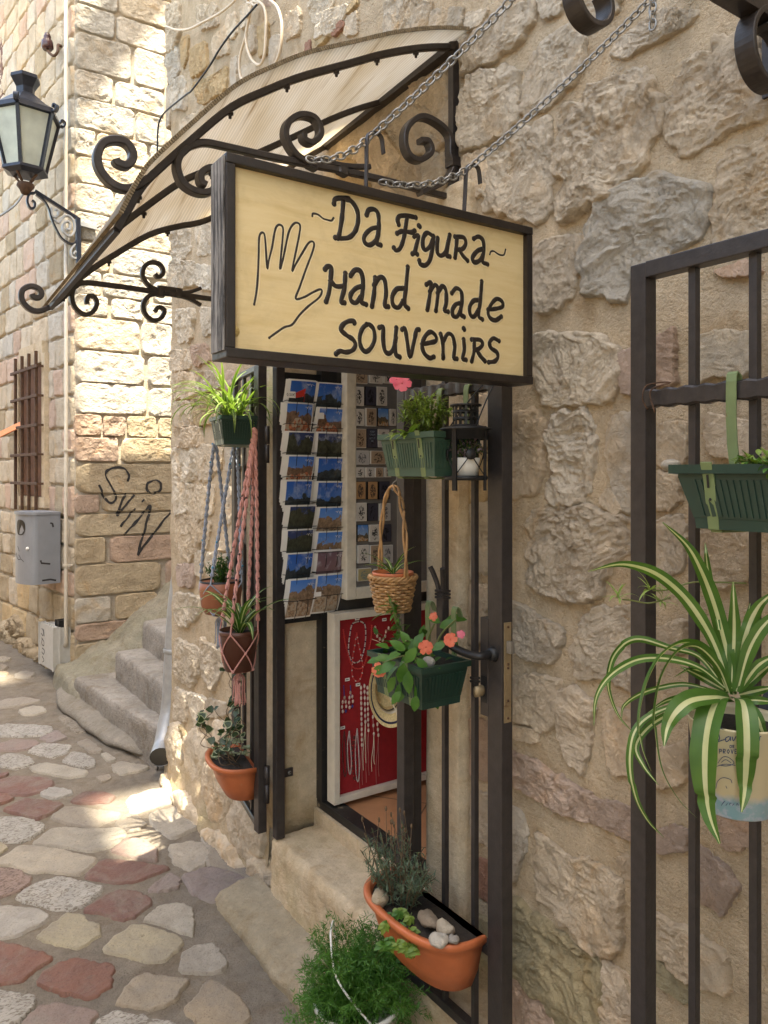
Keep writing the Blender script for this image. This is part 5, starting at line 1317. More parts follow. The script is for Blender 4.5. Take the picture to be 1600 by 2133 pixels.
m = MB(); m.box((GX - 0.001, 1.2425, 1.052), (GX + 0.020, 1.2448, 1.272), bevel=0.0006); lp = part('lock_plate', m, BRASS, rg)
m = MB(); m.box((GX + 0.004, 1.228, 1.205), (GX + 0.016, 1.2424, 1.232), bevel=0.002); part('latch', m, STEEL, lp)
m = MB(); m.box((GX + 0.005, 1.2405, 1.120), (GX + 0.015, 1.2424, 1.158)); part('bolt_slot', m, BRASS, lp)
for z in (1.262, 1.18, 1.172, 1.10, 1.062):
    m = MB(); m.sphere((GX + 0.010, 1.2424, z), 0.003, 0, 8, 5); part('screw', m, RUST, lp)
zl = 1.6 - 375 * 1.71 / 1600
m = MB(); m.lathe([(0, -0.012), (0.013, -0.012), (0.016, -0.004), (0.017, 0)], (0, 0, 0), 20)
v = m.v[0]; m.v[0] = np.c_[v[:, 2], v[:, 0], v[:, 1]] + (GX - 0.007, 1.272, zl); part('rosette', m, BLACK, rg)
m = MB(); P = smooth_path([(GX - 0.006, 1.272, zl), (GX - 0.035, 1.272, zl), (GX - 0.047, 1.280, zl - 0.001), (GX - 0.050, 1.31, zl - 0.001), (GX - 0.050, 1.35, zl + 0.003), (GX - 0.048, 1.385, zl + 0.011)], 6)
a = np.linspace(0, 2 * math.pi, 12, endpoint=False); m.sweep(P, np.c_[np.cos(a) * 0.0085, np.sin(a) * 0.010], (1, 0, 0.2), smooth=True); part('handle', m, BLACK, rg)
m = MB(); m.box((GX - 0.0085, 1.292, 1.085), (GX - 0.0075, 1.310, 1.145)); part('key_plate', m, BLACK, rg)
m = MB(); m.lathe([(0, 0), (0.008, 0), (0.010, 0.004), (0.010, 0.024), (0, 0.026)], (0, 0, 0), 14)
v = m.v[0]; m.v[0] = np.c_[-v[:, 2], v[:, 0] * 0.75, v[:, 1] * 1.25] + (GX - 0.008, 1.303, 1.112); part('lock_knob', m, BRASS, rg)

gf = thing('iron_gateway', 'dark iron gate frame posts fixed in the stone doorway with hinges', 'gateway', (1.215, 2.05, 0.3))
m = MB(); m.box((1.198, 1.638, 0.31), (1.230, 1.668, 2.0), bevel=0.002); m.box((1.185, 1.672, 0.31), (1.197, 1.684, 2.0)); part('post', m, IRON2, gf)
m = MB(); m.box((1.197, 2.440, 0.312), (1.230, 2.472, 2.0), bevel=0.002); part('post', m, IRON2, gf)
m = MB(); m.box((1.196, 1.668, 1.985), (1.232, 2.44, 2.015), bevel=0.002); part('head_rail', m, IRON2, gf)
for z in (0.50, 1.70):
    m = MB(); m.tube([(1.178, 2.476, z - 0.065), (1.178, 2.476, z)], 0.0085, 12); m.tube([(1.178, 2.476, z + 0.002), (1.178, 2.476, z + 0.065)], 0.0095, 12); part('hinge', m, IRON2, gf)
m = MB(); m.box((1.225, 2.484, 0.505), (1.285, 2.4905, 0.535), bevel=0.001); m.lathe([(0, 0.004), (0.006, 0.003), (0.007, 0)], (1.272, 2.484, 0.52), 10); part('fixing_strap', m, IRON2, gf)
m = MB(); m.sphere((1.270, 2.482, 0.520), 0.007, 0, 10, 6, (1, 0.5, 1)); part('screw', m, STEEL, gf)

lg = thing('gate_leaf', 'dark iron gate leaf folded back on the wall left of the door, hung with plants', 'gate', (GX, 2.7, 0.33), 'iron gate leaves')
LY0, LY1, LX1 = 2.485, 2.90, 1.235
def lx(y): return GX + (LX1 - GX) * (y - LY0) / (LY1 - LY0)
m = MB(); m.box((GX - 0.012, 2.482, 0.33), (GX + 0.020, 2.522, 1.98), bevel=0.002); part('hinge_stile', m, IRON2, lg)
m = MB(); m.box((lx(LY1) - 0.012, LY1 - 0.03, 0.33), (lx(LY1) + 0.016, LY1, 1.98), bevel=0.002); part('free_stile', m, IRON2, lg)
for y in (2.62, 2.74):
    m = MB(); vbar(m, lx(y) + 0.002, y, 0.34, 1.97, 0.013); part('bar', m, IRON2, lg)
for z in (0.335, 0.50, 1.79, 1.965):
    m = MB(); m.strap([(lx(2.515), 2.515, z + 0.01), (lx(LY1 - 0.02), LY1 - 0.02, z + 0.01)], 0.022, 0.024, (0, 0, 1)); part('rail', m, IRON2, lg)

HX = 1.12
fg = thing('gate_leaf', 'dark iron gate leaf nearest the viewer, standing at the right edge', 'gate', (HX, 0.62, 0.3), 'iron gate leaves')
m = MB(); m.box((HX, 0.847, 0.02), (HX + 0.030, 0.879, 1.965), bevel=0.002); part('stile', m, IRON2, fg)
m = MB(); m.box((HX, 0.36, 0.02), (HX + 0.030, 0.392, 1.965), bevel=0.002); part('stile', m, IRON2, fg)
m = MB(); m.box((HX - 0.001, 0.392, 1.938), (HX + 0.029, 0.847, 1.966), bevel=0.002); part('rail', m, IRON2, fg)
m = MB(); m.box((HX, 0.392, 0.06), (HX + 0.029, 0.847, 0.09), bevel=0.002); part('rail', m, IRON2, fg)
part('rail', twisted((HX + 0.006, 0.847, 1.728), (HX + 0.006, 0.392, 1.728), 0.031, 60), IRON2, fg)
for y in (0.765, 0.66, 0.555, 0.46):
    m = MB(); vbar(m, HX + 0.018, y, 0.085, 1.945, 0.0135); part('bar', m, IRON2, fg)
m = MB(); q = np.array([HX, 0.83, 1.728]); m.tube(smooth_path([q + (-0.012, 0.004, -0.02), q + (-0.020, 0.008, 0.0), q + (-0.012, 0.004, 0.022), q + (0.004, -0.03, 0.024), q + (-0.012, -0.002, 0.012), q + (-0.014, -0.012, -0.026)], 6), 0.0014, 6); part('wire_hook', m, RUST, fg)
# ------------------------------------------------------------------ street lamp, bin, boxes, pipes
LAX = np.array([0.925, 5.62, 0.0])
def lz(py): return 1.6 + (HORIZON - py) * 5.17 / FPX
lamp = thing('street_lantern', 'old hexagonal street lantern with frosted panes on a scrolled bracket at the house corner', 'street lamp', (LAX[0], LAX[1], lz(400)))
def hexa(prof, mb, mi=0):
    return mb.lathe([(r, z) for r, z in prof], (LAX[0] - 0.03, LAX[1] - 0.02, 0), 6, mi, smooth=False, a0=R(8))
m = MB(); hexa([(0, lz(168)), (0.092, lz(165)), (0.095, lz(172)), (0.06, lz(190)), (0.058, lz(202)), (0.10, lz(212)), (0.16, lz(228)), (0.225, lz(240)), (0.232, lz(250)), (0.20, lz(252)), (0, lz(236))], m); part('roof', m, LAMPB, lamp)
rt, rb_, zt_, zbo = 0.212, 0.128, lz(250), lz(360)
for k in range(6):
    a, b = R(8 + 60 * k), R(8 + 60 * (k + 1))
    c0 = np.array([LAX[0] - 0.03, LAX[1] - 0.02, 0])
    P = lambda r, t, z: c0 + (r * math.cos(t), r * math.sin(t), z)
    m = MB(); q = [P(rt - 0.006, a, zt_), P(rt - 0.006, b, zt_), P(rb_ - 0.006, b, zbo), P(rb_ - 0.006, a, zbo)]
    q2 = [P(rt - 0.012, a, zt_), P(rt - 0.012, b, zt_), P(rb_ - 0.012, b, zbo), P(rb_ - 0.012, a, zbo)]
    m.add(q + q2, [(3, 2, 1, 0), (4, 5, 6, 7), (0, 1, 5, 4), (2, 3, 7, 6), (1, 2, 6, 5), (3, 0, 4, 7)], 0, False); part('pane', m, FROST, lamp)
    m = MB(); m.bar(P(rt, a, zt_), P(rb_, a, zbo), 0.022, 0.020, (math.cos(a), math.sin(a), 0)); part('frame_bar', m, LAMPB, lamp)
    m = MB(); e = P(0.228, a, lz(246)); m.strap(smooth_path([e, e + (0.02 * math.cos(a), 0.02 * math.sin(a), 0.0), e + (0.03 * math.cos(a), 0.03 * math.sin(a), 0.03), e + (0.008 * math.cos(a), 0.008 * math.sin(a), 0.042), e + (0.0, 0.0, 0.022)], 4), 0.012, 0.03, (-math.sin(a), math.cos(a), 0)); part('corner_curl', m, LAMPB, lamp)
m = MB(); hexa([(0, zbo + 0.01), (0.145, zbo + 0.008), (0.148, zbo - 0.012), (0.10, zbo - 0.03), (0, zbo - 0.03)], m); part('base', m, LAMPB, lamp)
m = MB()
for k in range(4):
    a = R(45 + 90 * k); c0 = np.array([LAX[0] - 0.03, LAX[1] - 0.02, 0]); m.bar(c0 + (0.09 * math.cos(a), 0.09 * math.sin(a), zbo - 0.02), c0 + (0.025 * math.cos(a), 0.025 * math.sin(a), lz(388)), 0.012, 0.012)
m.lathe([(0.0, lz(384)), (0.05, lz(386)), (0.056, lz(392)), (0.04, lz(398)), (0.025, lz(408)), (0.0, lz(410))], (LAX[0] - 0.03, LAX[1] - 0.02, 0), 16)
part('stem', m, RUST, lamp)
Y5 = 5.60
m = MB()
def tr(mb, pts, w, d=0.03, n=6): mb.strap(smooth_path([on_y(px, py, Y5) for px, py in zc(pts, *ZB)], n), w, d, (0, 1, 0))
tr(m, [(150,775),(300,870),(470,980)], 0.022); tr(m, [(470,975),(474,1140),(476,1310)], 0.032, 0.04)
part('bracket', m, LAMPB, lamp)
m = MB(); tr(m, [(160,800),(220,850),(255,910),(275,980),(300,1040),(345,1120),(400,1160),(440,1165),(462,1140)], 0.012); tr(m, [(150,790),(110,800),(95,850),(115,900),(145,900),(150,865),(130,845)], 0.014); part('scroll', m, LAMPB, lamp)
m = MB(); tr(m, [(275,900),(275,950),(300,970),(325,950),(318,915),(300,915)], 0.012); tr(m, [(290,985),(330,1010),(360,970),(400,960),(440,1000),(445,1070),(410,1110),(365,1080),(360,1030),(390,1000),(415,1020),(410,1060),(390,1055)], 0.013); tr(m, [(450,1170),(420,1210),(425,1260),(455,1275),(468,1250),(450,1225),(438,1245)], 0.012); part('scroll', m, ZINC, lamp)
m = MB(); q = on_y(165, 466, Y5); m.bar(q, q + (0.115, 0.02, -0.004), 0.035, 0.03); part('fixing_arm', m, ZINC, lamp)
m = MB(); q = np.array([LAX[0] - 0.03, LAX[1] - 0.02, lz(400)]); m.tube(smooth_path([q, q + (-0.06, 0.05, -0.10), q + (-0.16, 0.15, -0.17), q + (-0.30, 0.35, -0.19)], 8), 0.007, 6); part('cable', m, ZINC, lamp)

m = MB(); P = smooth_path([on_far(127, 96, 0.02), on_far(121, 94, 0.03), on_far(120, 108, 0.07), on_far(112, 116, 0.09), on_far(101, 108, 0.10), on_far(99, 98, 0.10)], 8); 
ins = thing('cable_insulator', 'brown glazed insulator on a rusty hook high on the house wall', 'insulator', tuple(P[-1]))
m.tube(P, 0.010, 8); part('hook', m, RUST, ins)
m = MB(); q = P[-1]; m.lathe([(0, 0.10), (0.018, 0.095), (0.026, 0.07), (0.022, 0.062), (0.038, 0.04), (0.042, -0.005), (0.03, -0.02), (0, -0.01)], tuple(q), 18); part('cap', m, BROWNINS, ins)

# litter bin: flat box with a rounded nose
ob = thing('litter_bin', 'grey steel litter bin with a rounded front fixed to the stone house', 'litter bin', tuple(ffp(0.38, 0.82, 0.03)))
u0, u1, v0, v1 = 0.195, 0.55, 0.815, 1.305
seg = 18; prof = [(u0, 0.03), (u0, 0.185)] + [(u0 + (u1 - u0) * (0.5 - 0.5 * math.cos(t)), 0.185 + 0.085 * math.sin(t)) for t in np.linspace(0, math.pi, seg)][1:-1] + [(u1, 0.185), (u1, 0.03)]
m = MB(); n = len(prof)
m.add([ffp(u, v, w) for v in (v0, v1) for u, w in prof], [(i, (i + 1) % n, n + (i + 1) % n, n + i)[::-1] for i in range(n)] + [tuple(range(n)), tuple(range(n, 2 * n))[::-1]], 0, False)
part('body', m, GREYP, ob)
m = MB(); n = len(prof); pr = [(u0 - 0.006 + (u - u0) * 1.03, w * 1.03) for u, w in prof]
m.add([ffp(u, v, w) for v in (v1, v1 + 0.018) for u, w in pr], [(i, (i + 1) % n, n + (i + 1) % n, n + i)[::-1] for i in range(n)] + [tuple(range(n)), tuple(range(n, 2 * n))[::-1]], 0, False); part('lid', m, GREYP, ob)
def nose(u): t = math.acos(max(-1, min(1, 1 - 2 * (u - u0) / (u1 - u0)))); return 0.185 + 0.085 * math.sin(t)
m = MB(); P = []
for t in np.linspace(0, 2 * math.pi, 28, endpoint=False):
    uu = 0.315 + 0.06 * math.copysign(abs(math.cos(t)) ** 0.7, math.cos(t)); P.append(ffp(uu, 1.215 + 0.055 * math.copysign(abs(math.sin(t)) ** 0.8, math.sin(t)), nose(uu) + 0.002))
m.add(P, [tuple(range(28))], 0, False); part('opening', m, BLACK, ob)
m = MB(); m.sphere(ffp(0.235, 1.07, nose(0.235) + 0.002), 0.012, 0, 10, 6); part('lock', m, WHITEP, ob)
m = MB()
for pts in ([(0.34, 1.02), (0.30, 0.99), (0.27, 0.975)], [(0.40, 1.03), (0.375, 1.0), (0.35, 0.985), (0.31, 0.99)], [(0.36, 1.08), (0.33, 1.045)]):
    P = [ffp(u, v, nose(u) + 0.001) for u, v in pts]; m.strap(P, 0.004, 0.001, FN)
for pts in ([(0.10, 0.955), (0.16, 0.965), (0.165, 0.985)], [(0.06, 0.835), (0.10, 0.845), (0.155, 0.842)], [(0.08, 1.215), (0.085, 1.24), (0.10, 1.245)]):
    m.strap([ffp(u0 - 0.001, v, w) for w, v in pts], 0.012, 0.001, FD)
part('scuff', m, SPRAY, ob)

eb = thing('electric_box', 'small pale grey electric cabinet with black scribble low on the house corner', 'electric box', tuple(ffp(0.25, 0.24, 0.03)))
def bbox(mb, u0, u1, v0, v1, w0, w1, bev):
    bm = bmesh.new(); bmesh.ops.create_cube(bm, size=1)
    for q in bm.verts: q.co = Vector(ffp(u0 + (q.co.x + 0.5) * (u1 - u0), v0 + (q.co.z + 0.5) * (v1 - v0), w0 + (q.co.y + 0.5) * (w1 - w0)))
    bmesh.ops.bevel(bm, geom=bm.edges[:], offset=bev, segments=2, affect='EDGES'); mb.bm(bm)
m = MB(); bbox(m, 0.035, 0.325, 0.245, 0.515, 0.02, 0.092, 0.006); part('body', m, LGREY, eb)
m = MB(); bbox(m, 0.03, 0.33, 0.24, 0.52, 0.0945, 0.128, 0.010); part('door', m, LGREY, eb)
m = MB()
for pts in ([(0.34, 0.49), (0.30, 0.47), (0.31, 0.44), (0.35, 0.45)], [(0.30, 0.49), (0.28, 0.44)], [(0.34, 0.42), (0.29, 0.40), (0.30, 0.37), (0.34, 0.38), (0.33, 0.41)], [(0.33, 0.35), (0.28, 0.34), (0.30, 0.31), (0.34, 0.32)], [(0.33, 0.29), (0.29, 0.27), (0.32, 0.25)]):
    m.strap(smooth_path([ffp(u - 0.05, v, 0.129) for u, v in pts], 5), 0.006, 0.001, FN)
part('scribble', m, SPRAY, eb)
m = MB(); bbox(m, 0.08, 0.15, 0.522, 0.56, 0.02, 0.075, 0.006); part('cable_gland', m, BLACK, eb)
m = MB()
for u in (0.07, 0.135): m.tube([ffp(u, 0.245, 0.055), ffp(u, 0.10, 0.06)], 0.022, 10)
part('ribbed_hose', m, LGREY, eb)
m = MB(); q = [ffp(0.018, 5.2, 0.05), ffp(0.018, 0.43, 0.05), ffp(0.022, 0.40, 0.05), ffp(0.036, 0.395, 0.05)]
cd = thing('conduit_pipe', 'thin cream conduit running down the house corner into the electric box', 'pipe', tuple(q[1]))
m.tube(q, 0.013, 10); part('pipe', m, PIPEW, cd)
for v in (1.75, 0.95):
    m = MB(); fbox(m, 0.0, 0.036, v, v + 0.014, 0.01, 0.068); part('clip', m, PIPEW, cd)
dp = thing('downpipe', 'grey zinc downpipe with an elbow spout at the corner of the shop', 'pipe', (1.30, 3.88, 0.2))
m = MB(); P = smooth_path([(1.385, 3.872, 4.7), (1.385, 3.872, 2.0), (1.375, 3.872, 1.3), (1.33, 3.866, 0.9), (1.31, 3.862, 0.62), (1.298, 3.862, 0.42), (1.270, 3.835, 0.325), (1.240, 3.795, 0.255), (1.215, 3.75, 0.225), (1.200, 3.715, 0.212)], 8)
sc = np.ones(len(P)); sc[-14:] = np.linspace(1, 1.18, 14)
a = np.linspace(0, 2 * math.pi, 18, endpoint=False); m.sweep(P, np.c_[np.cos(a), np.sin(a)] * 0.046, (0, 1, 0.1), 0, sc, caps=False, smooth=True); part('pipe', m, ZINC, dp)
m = MB(); d = P[-1] - P[-2]; d /= np.linalg.norm(d); m.sweep([P[-1] - d * 0.004, P[-1] - d * 0.006], np.c_[np.cos(a), np.sin(a)] * 0.0455 * 1.17, (0, 1, 0.1)); part('dark_mouth', m, BLACK, dp)
m = MB(); m.lathe([(0.048, 0), (0.051, 0.004), (0.051, 0.02), (0.048, 0.024)], (1.313, 3.862, 0.68), 18); part('joint', m, ZINC, dp)
m = MB(); a_ = on_far(-40, 925, 0.30); b_ = on_far(44, 884, 0.06); m.bar(a_, b_, 0.05, 0.012, FN); solo('orange_board', m, ORANGEF, 'flat orange board sticking out at the left edge below the barred window', 'board')

# cables on the shop wall
def cable(name, label, px, off, r, mat):
    m = MB(); m.tube(smooth_path([on_x(x, y, WX - off) for x, y in px], 8), r, 6); return solo(name, m, mat, label, 'cable')
cable('loose_cable', 'cream cable drooping in a loose coil high on the wall above the awning', zc([(600,0),(560,40),(470,110),(340,180),(220,240),(120,250),(20,220)], *S5), 0.045, 0.0055, CABLE)
m = MB()
for px in ([(745,10),(820,30),(855,120),(855,300),(840,470),(800,540),(740,500),(700,400),(690,280),(720,130),(740,30)], [(890,0),(950,60),(985,180),(985,330),(960,470),(900,590),(850,660)], [(720,60),(690,280),(640,470),(640,620),(690,720)], [(735,30),(700,20),(720,-20),(770,-10),(800,20),(760,45),(735,20)]):
    m.tube(smooth_path([on_x(x, y, WX - 0.04) for x, y in zc(px, *S5)], 8), 0.0055, 6)
solo('coiled_cable', m, CABLE, 'cream cable looped in hanging coils beside the awning edge', 'cable')
cable('black_wire', 'thin black wire running slantwise up the wall to the cable coil', zc([(780,40),(700,130),(580,260),(470,410),(380,560),(240,750),(190,790),(20,930),(-30,1010),(-45,1100),(-50,1290)], *S5), 0.05, 0.0045, BLACK)

# ------------------------------------------------------------------ planters
def planter(l=0.21, w=0.135, h=0.098, mats=None, ribs=True):
    """long axis along Y, back at x=0, rim top at z=0; returns list of (name, MB, mats)"""
    out = []
    t = 0.80
    m = MB()
    def ringv(sx, sy, z): return [(-w / 2 + x * w / 2 * sx, y * l / 2 * sy, z) for x, y in ((-1, -1), (1, -1), (1, 1), (-1, 1))]
    lev = [(t, t * 1.06, -h), (t * 1.02, t * 1.07, -h * 0.84), (t * 1.03, t * 1.08, -h * 0.83), (0.96, 0.975, -h * 0.20), (0.96, 0.975, -0.014), (1.06, 1.04, -0.013), (1.06, 1.04, 0.0), (0.96, 0.97, 0.0), (0.94, 0.96, -0.012)]
    V = [p for L in lev for p in ringv(*L)]
    F = [(i * 4 + j, i * 4 + (j + 1) % 4, i * 4 + 4 + (j + 1) % 4, i * 4 + 4 + j) for i in range(len(lev) - 1) for j in range(4)] + [(3, 2, 1, 0)]
    m.add(V, F, 0, False)
    out.append(('box', m))
    r = MB(); nr = int(l / 0.011)
    for k in range(nr):
        y = (k - (nr - 1) / 2) / nr * l * 0.86
        r.bar((-w / 2 - w / 2 * 0.835, y * 0.93, -h * 0.80), (-w / 2 - w / 2 * 0.955, y, -h * 0.24), 0.006, 0.003, (1, 0, 0))
    for k in range(int(w / 0.011)):
        x = (k - (int(w / 0.011) - 1) / 2) / int(w / 0.011) * w * 0.84
        for s in (-1, 1): r.bar((-w / 2 + x * 0.88, s * l / 2 * 0.862, -h * 0.80), (-w / 2 + x, s * l / 2 * 0.972, -h * 0.24), 0.006, 0.003, (0, 1, 0))
    out.append(('rib', r))
    s_ = MB(); s_.box((-w * 0.98 + 0.004, -l / 2 * 0.95, -0.02), (-0.005, l / 2 * 0.95, -0.0105)); out.append(('soil', s_))
    return out
def make_planter(label, loc, l=0.21, w=0.135, h=0.098, mat=GREENP, rot=0.0, straps=(-0.05, 0.05), strapm=STRAP, group='green plastic window planters on the gates', top=None, up=0.0):
    t = thing('planter_box', label, 'planter', loc, group)
    for nm, mb in planter(l, w, h):
        part_local(nm, mb, SOIL if nm == 'soil' else mat, t, 'stuff' if nm == 'rib' else None)
    for y in straps:
        m = MB()
        P = [(-w - 0.006, y, 0.003), (-w * 0.985, y, -h * 0.22), (-w * 0.89, y, -h * 1.0), (-w * 0.80, y, -h * 1.03)]
        m.strap(P, 0.003, 0.017, (0, 1, 0)); m.strap([(-w * 0.85, y, -h * 1.035), (-0.005, y, -h * 1.06)], 0.003, 0.017, (0, 1, 0))
        m.strap(smooth_path([(0.0, y, -h * 1.05), (0.002, y + up * 0.9, 0.0), (0.0, y + up, top or 0.10), (0.012, y + up, (top or 0.10) + 0.01), (0.022, y + up, (top or 0.10) - 0.012)], 4), 0.003, 0.017, (0, 1, 0))
        s = part_local('strap', m, strapm, t)
        m = MB(); e = -w * 0.985 - 0.0042
        m.strap([(e - 0.0003, y, -h * 0.16), (-w * 0.972 - 0.0035, y, -h * 0.36)], 0.001, 0.0032, (0, 1, 0)); m.sphere((-w * 0.951 - 0.002, y, -h * 0.54), 0.0022, 0, 8, 5, (0.5, 1, 1)); part_local('slot', m, BLACK, s)
    t.rotation_euler = (0, 0, rot)
    return t
def part_local(name, mb, mats, parent, kind=None):
    o = bpy.data.objects.new(name, mb.mesh(name, mats)); COL.objects.link(o); o.parent = parent
    if kind: o['kind'] = kind
    return o
P1 = make_planter('green planter with a bushy pale marigold on the right gate leaf beside the black lantern', (1.145, 1.405, 1.690), mat=GREENP2)
P2 = make_planter('green planter of orange impatiens hooked on the right gate below the door handle', (1.145, 1.45, 1.172))
P3 = make_planter('small dark green planter with a spider plant high on the left gate leaf', (1.168, 2.575, 1.800), 0.17, 0.135, 0.10, rot=-0.17, straps=(-0.05, 0.04), strapm=m_plain('grey_green_strap', (0.22, 0.25, 0.2), 0.5))
P4 = make_planter('dark green planter hooked by a pale green strap on the gate at the right edge', (1.115, 0.515, 1.612), 0.36, 0.13, 0.092, straps=(0.125, 0.0), top=0.130, up=0.045)

def trough(label, loc, l, w, h, rot=0.0):
    t = thing('terracotta_trough', label, 'planter', loc, 'terracotta half round troughs on the gates')
    n = 26
    def ring(sx, sy, z, inset=0.0):
        P = []
        for a in np.linspace(-math.pi / 2, math.pi / 2, n):
            ca, sa = math.cos(a), math.sin(a)
            P.append((-abs(ca) ** 0.62 * (w * sx - inset), sa / max(abs(sa), 1e-6) * abs(sa) ** 0.8 * (l / 2 * sy - inset), z))
        P += [(0.0 - inset, (l / 2 * sy - inset) * k, z) for k in (0.6, 0.2, -0.2, -0.6)]
        return P
    lev = [ring(0.50, 0.62, -h), ring(0.60, 0.72, -h * 0.97), ring(0.78, 0.84, -h * 0.62), ring(0.88, 0.90, -h * 0.30), ring(0.93, 0.93, -h * 0.17), ring(1.0, 0.97, -h * 0.12), ring(1.05, 1.0, -0.008), ring(1.05, 1.0, 0.0), ring(1.03, 0.99, 0.004), ring(0.93, 0.94, 0.002), ring(0.88, 0.90, -0.02)]
    V = np.array(lev); k = V.shape[1]
    m = MB(); m.add(V.reshape(-1, 3), [(i * k + j, i * k + k + j, i * k + k + (j + 1) % k, i * k + (j + 1) % k) for i in range(len(lev) - 1) for j in range(k)] + [tuple(range(k))], 0, True)
    part_local('bowl', m, TERRA, t)
    s = MB(); r0 = np.array(ring(0.90, 0.92, -0.014)); c = r0.mean(0)
    VV = [c + (0, 0, 0.006)] + [c + (p - c) * f + (0, 0, 0.006 * (1 - f)) for f in (0.35, 0.7, 1.0) for p in r0]
    VV = np.array(VV); VV[:, 2] += 0.006 * fbm(VV * 60, 4, 3)
    s.add(VV, [(0, 1 + j, 1 + (j + 1) % k) for j in range(k)] + [(1 + i * k + j, 1 + i * k + k + j, 1 + i * k + k + (j + 1) % k, 1 + i * k + (j + 1) % k) for i in range(2) for j in range(k)])
    part_local('soil', s, SOIL, t)
    t.rotation_euler = (0, 0, rot); return t
T1 = trough('terracotta trough of lavender and pebbles hung low on the right gate leaf', (1.150, 1.475, 0.563), 0.37, 0.140, 0.140)
T2 = trough('terracotta trough with ivy and pale succulents low on the left gate leaf', (1.175, 2.645, 0.555), 0.30, 0.140, 0.128, -0.18)
for i, (x, y, z, s, lb) in enumerate([(1.035, 1.545, 0.570, (0.022, 0.020, 0.017), 'cream pebble at the far end of the lavender trough'), (1.075, 1.405, 0.572, (0.021, 0.033, 0.014), 'large flat brown pebble in the middle of the lavender trough'), (1.085, 1.355, 0.574, (0.018, 0.026, 0.016), 'pale pebble lying next to the large brown one in the trough'), (1.045, 1.33, 0.572, (0.021, 0.024, 0.015), 'white pebble at the near rim of the lavender trough'), (1.072, 1.312, 0.574, (0.013, 0.014, 0.012), 'smallest grey pebble tucked in the near end of the trough')]):
    m = MB(); m.sphere((x, y, z), 1.0, 0, 20, 12, s); v = m.v[0]; v += fbm(v * 60, i, 4)[:, None] * 0.0065
    solo('pebble', m, PEBBLE, lb, 'pebble', 'pebbles in the lavender trough', color=((0.42, 0.34, 0.24), (0.26, 0.21, 0.16), (0.44, 0.38, 0.30), (0.5, 0.46, 0.4), (0.36, 0.33, 0.30))[i])
m = MB(); m.sphere((1.06, 1.385, 1.172), 1.0, 0, 16, 10, (0.013, 0.018, 0.012)); solo('pebble', m, PEBBLE, 'white pebble on the soil under the impatiens flowers', 'pebble', color=(0.45, 0.42, 0.38))
m = MB(); m.sphere((1.005, 0.715, 1.612), 1.0, 0, 16, 10, (0.016, 0.014, 0.009)); solo('pebble', m, PEBBLE, 'flat grey pebble at the left end of the planter at the right edge', 'pebble', color=(0.40, 0.36, 0.30))

# hanging lantern with a small white pot
LC = np.array([1.085, 1.285, 0.0])
hl = thing('hanging_lantern', 'black metal hanging lantern holding a small white flowerpot on the right gate', 'lantern', (LC[0], LC[1], 1.578))
m = MB(); m.lathe([(0.0, 1.706), (0.028, 1.704), (0.056, 1.697), (0.057, 1.694), (0.049, 1.693), (0.048, 1.672), (0.046, 1.672), (0.046, 1.692), (0, 1.694)], tuple(LC), 36); part('roof', m, BLACK, hl)
m = MB()
for k in range(14):
    a = 2 * math.pi * k / 14; m.bar(LC + (0.027 * math.cos(a), 0.027 * math.sin(a), 1.695), LC + (0.027 * math.cos(a), 0.027 * math.sin(a), 1.745), 0.005, 0.002, (math.cos(a), math.sin(a), 0))
for z in (1.700, 1.716, 1.731): m.lathe([(0.0285, z), (0.0285, z + 0.005), (0.026, z + 0.005), (0.026, z), (0.0285, z)], tuple(LC), 24)
m.lathe([(0, 1.752), (0.034, 1.749), (0.035, 1.745), (0, 1.745)], tuple(LC), 24); part('chimney', m, BLACK, hl)
m = MB(); m.lathe([(0, 1.584), (0.046, 1.584), (0.048, 1.590), (0.046, 1.594), (0, 1.590)], tuple(LC), 28); part('floor', m, BLACK, hl)
for k in range(4):
    a = R(20 + 90 * k); d = np.array([math.cos(a), math.sin(a), 0]); m = MB()
    m.bar(LC + d * 0.047 + (0, 0, 1.562), LC + d * 0.047 + (0, 0, 1.700), 0.010 if k == 2 else 0.004, 0.006, d); part('upright', m, BLACK, hl)
    b = a + R(45); e = np.array([math.cos(b), math.sin(b), 0]); a2 = a + R(90); d2 = np.array([math.cos(a2), math.sin(a2), 0]); m = MB()
    m.tube(smooth_path([LC + d * 0.046 + (0, 0, 1.688), LC + e * 0.040 + (0, 0, 1.64), LC + d2 * 0.046 + (0, 0, 1.594)], 5), 0.0012, 5); m.tube(smooth_path([LC + d2 * 0.046 + (0, 0, 1.688), LC + e * 0.040 + (0, 0, 1.64), LC + d * 0.046 + (0, 0, 1.594)], 5), 0.0012, 5)
    m.lathe([(0, 0.002), (0.011, 0.0015), (0.012, 0), (0, -0.002)], (0, 0, 0), 18); v = m.v[-1]
    B = np.array([np.cross((0, 0, 1), e), (0, 0, 1), e]); m.v[-1] = v @ B + (LC + e * 0.042 + (0, 0, 1.64)); part('cross_wire', m, BLACK, hl)
m = MB(); m.tube(smooth_path([LC + (-0.01, 0.045, 1.70), LC + (0.03, 0.025, 1.76), LC + (0.07, 0.00, 1.812), LC + (0.075, -0.02, 1.815), LC + (0.03, -0.035, 1.76), LC + (-0.01, -0.045, 1.70)], 6), 0.0016, 6); part('bail', m, BLACK, hl)
m = MB(); m.lathe([(0, 1.594), (0.026, 1.594), (0.031, 1.632), (0.030, 1.633), (0.027, 1.626), (0, 1.626)], tuple(LC), 24); solo('white_pot', m, CERAM, 'small white ceramic pot standing inside the black lantern', 'pot')

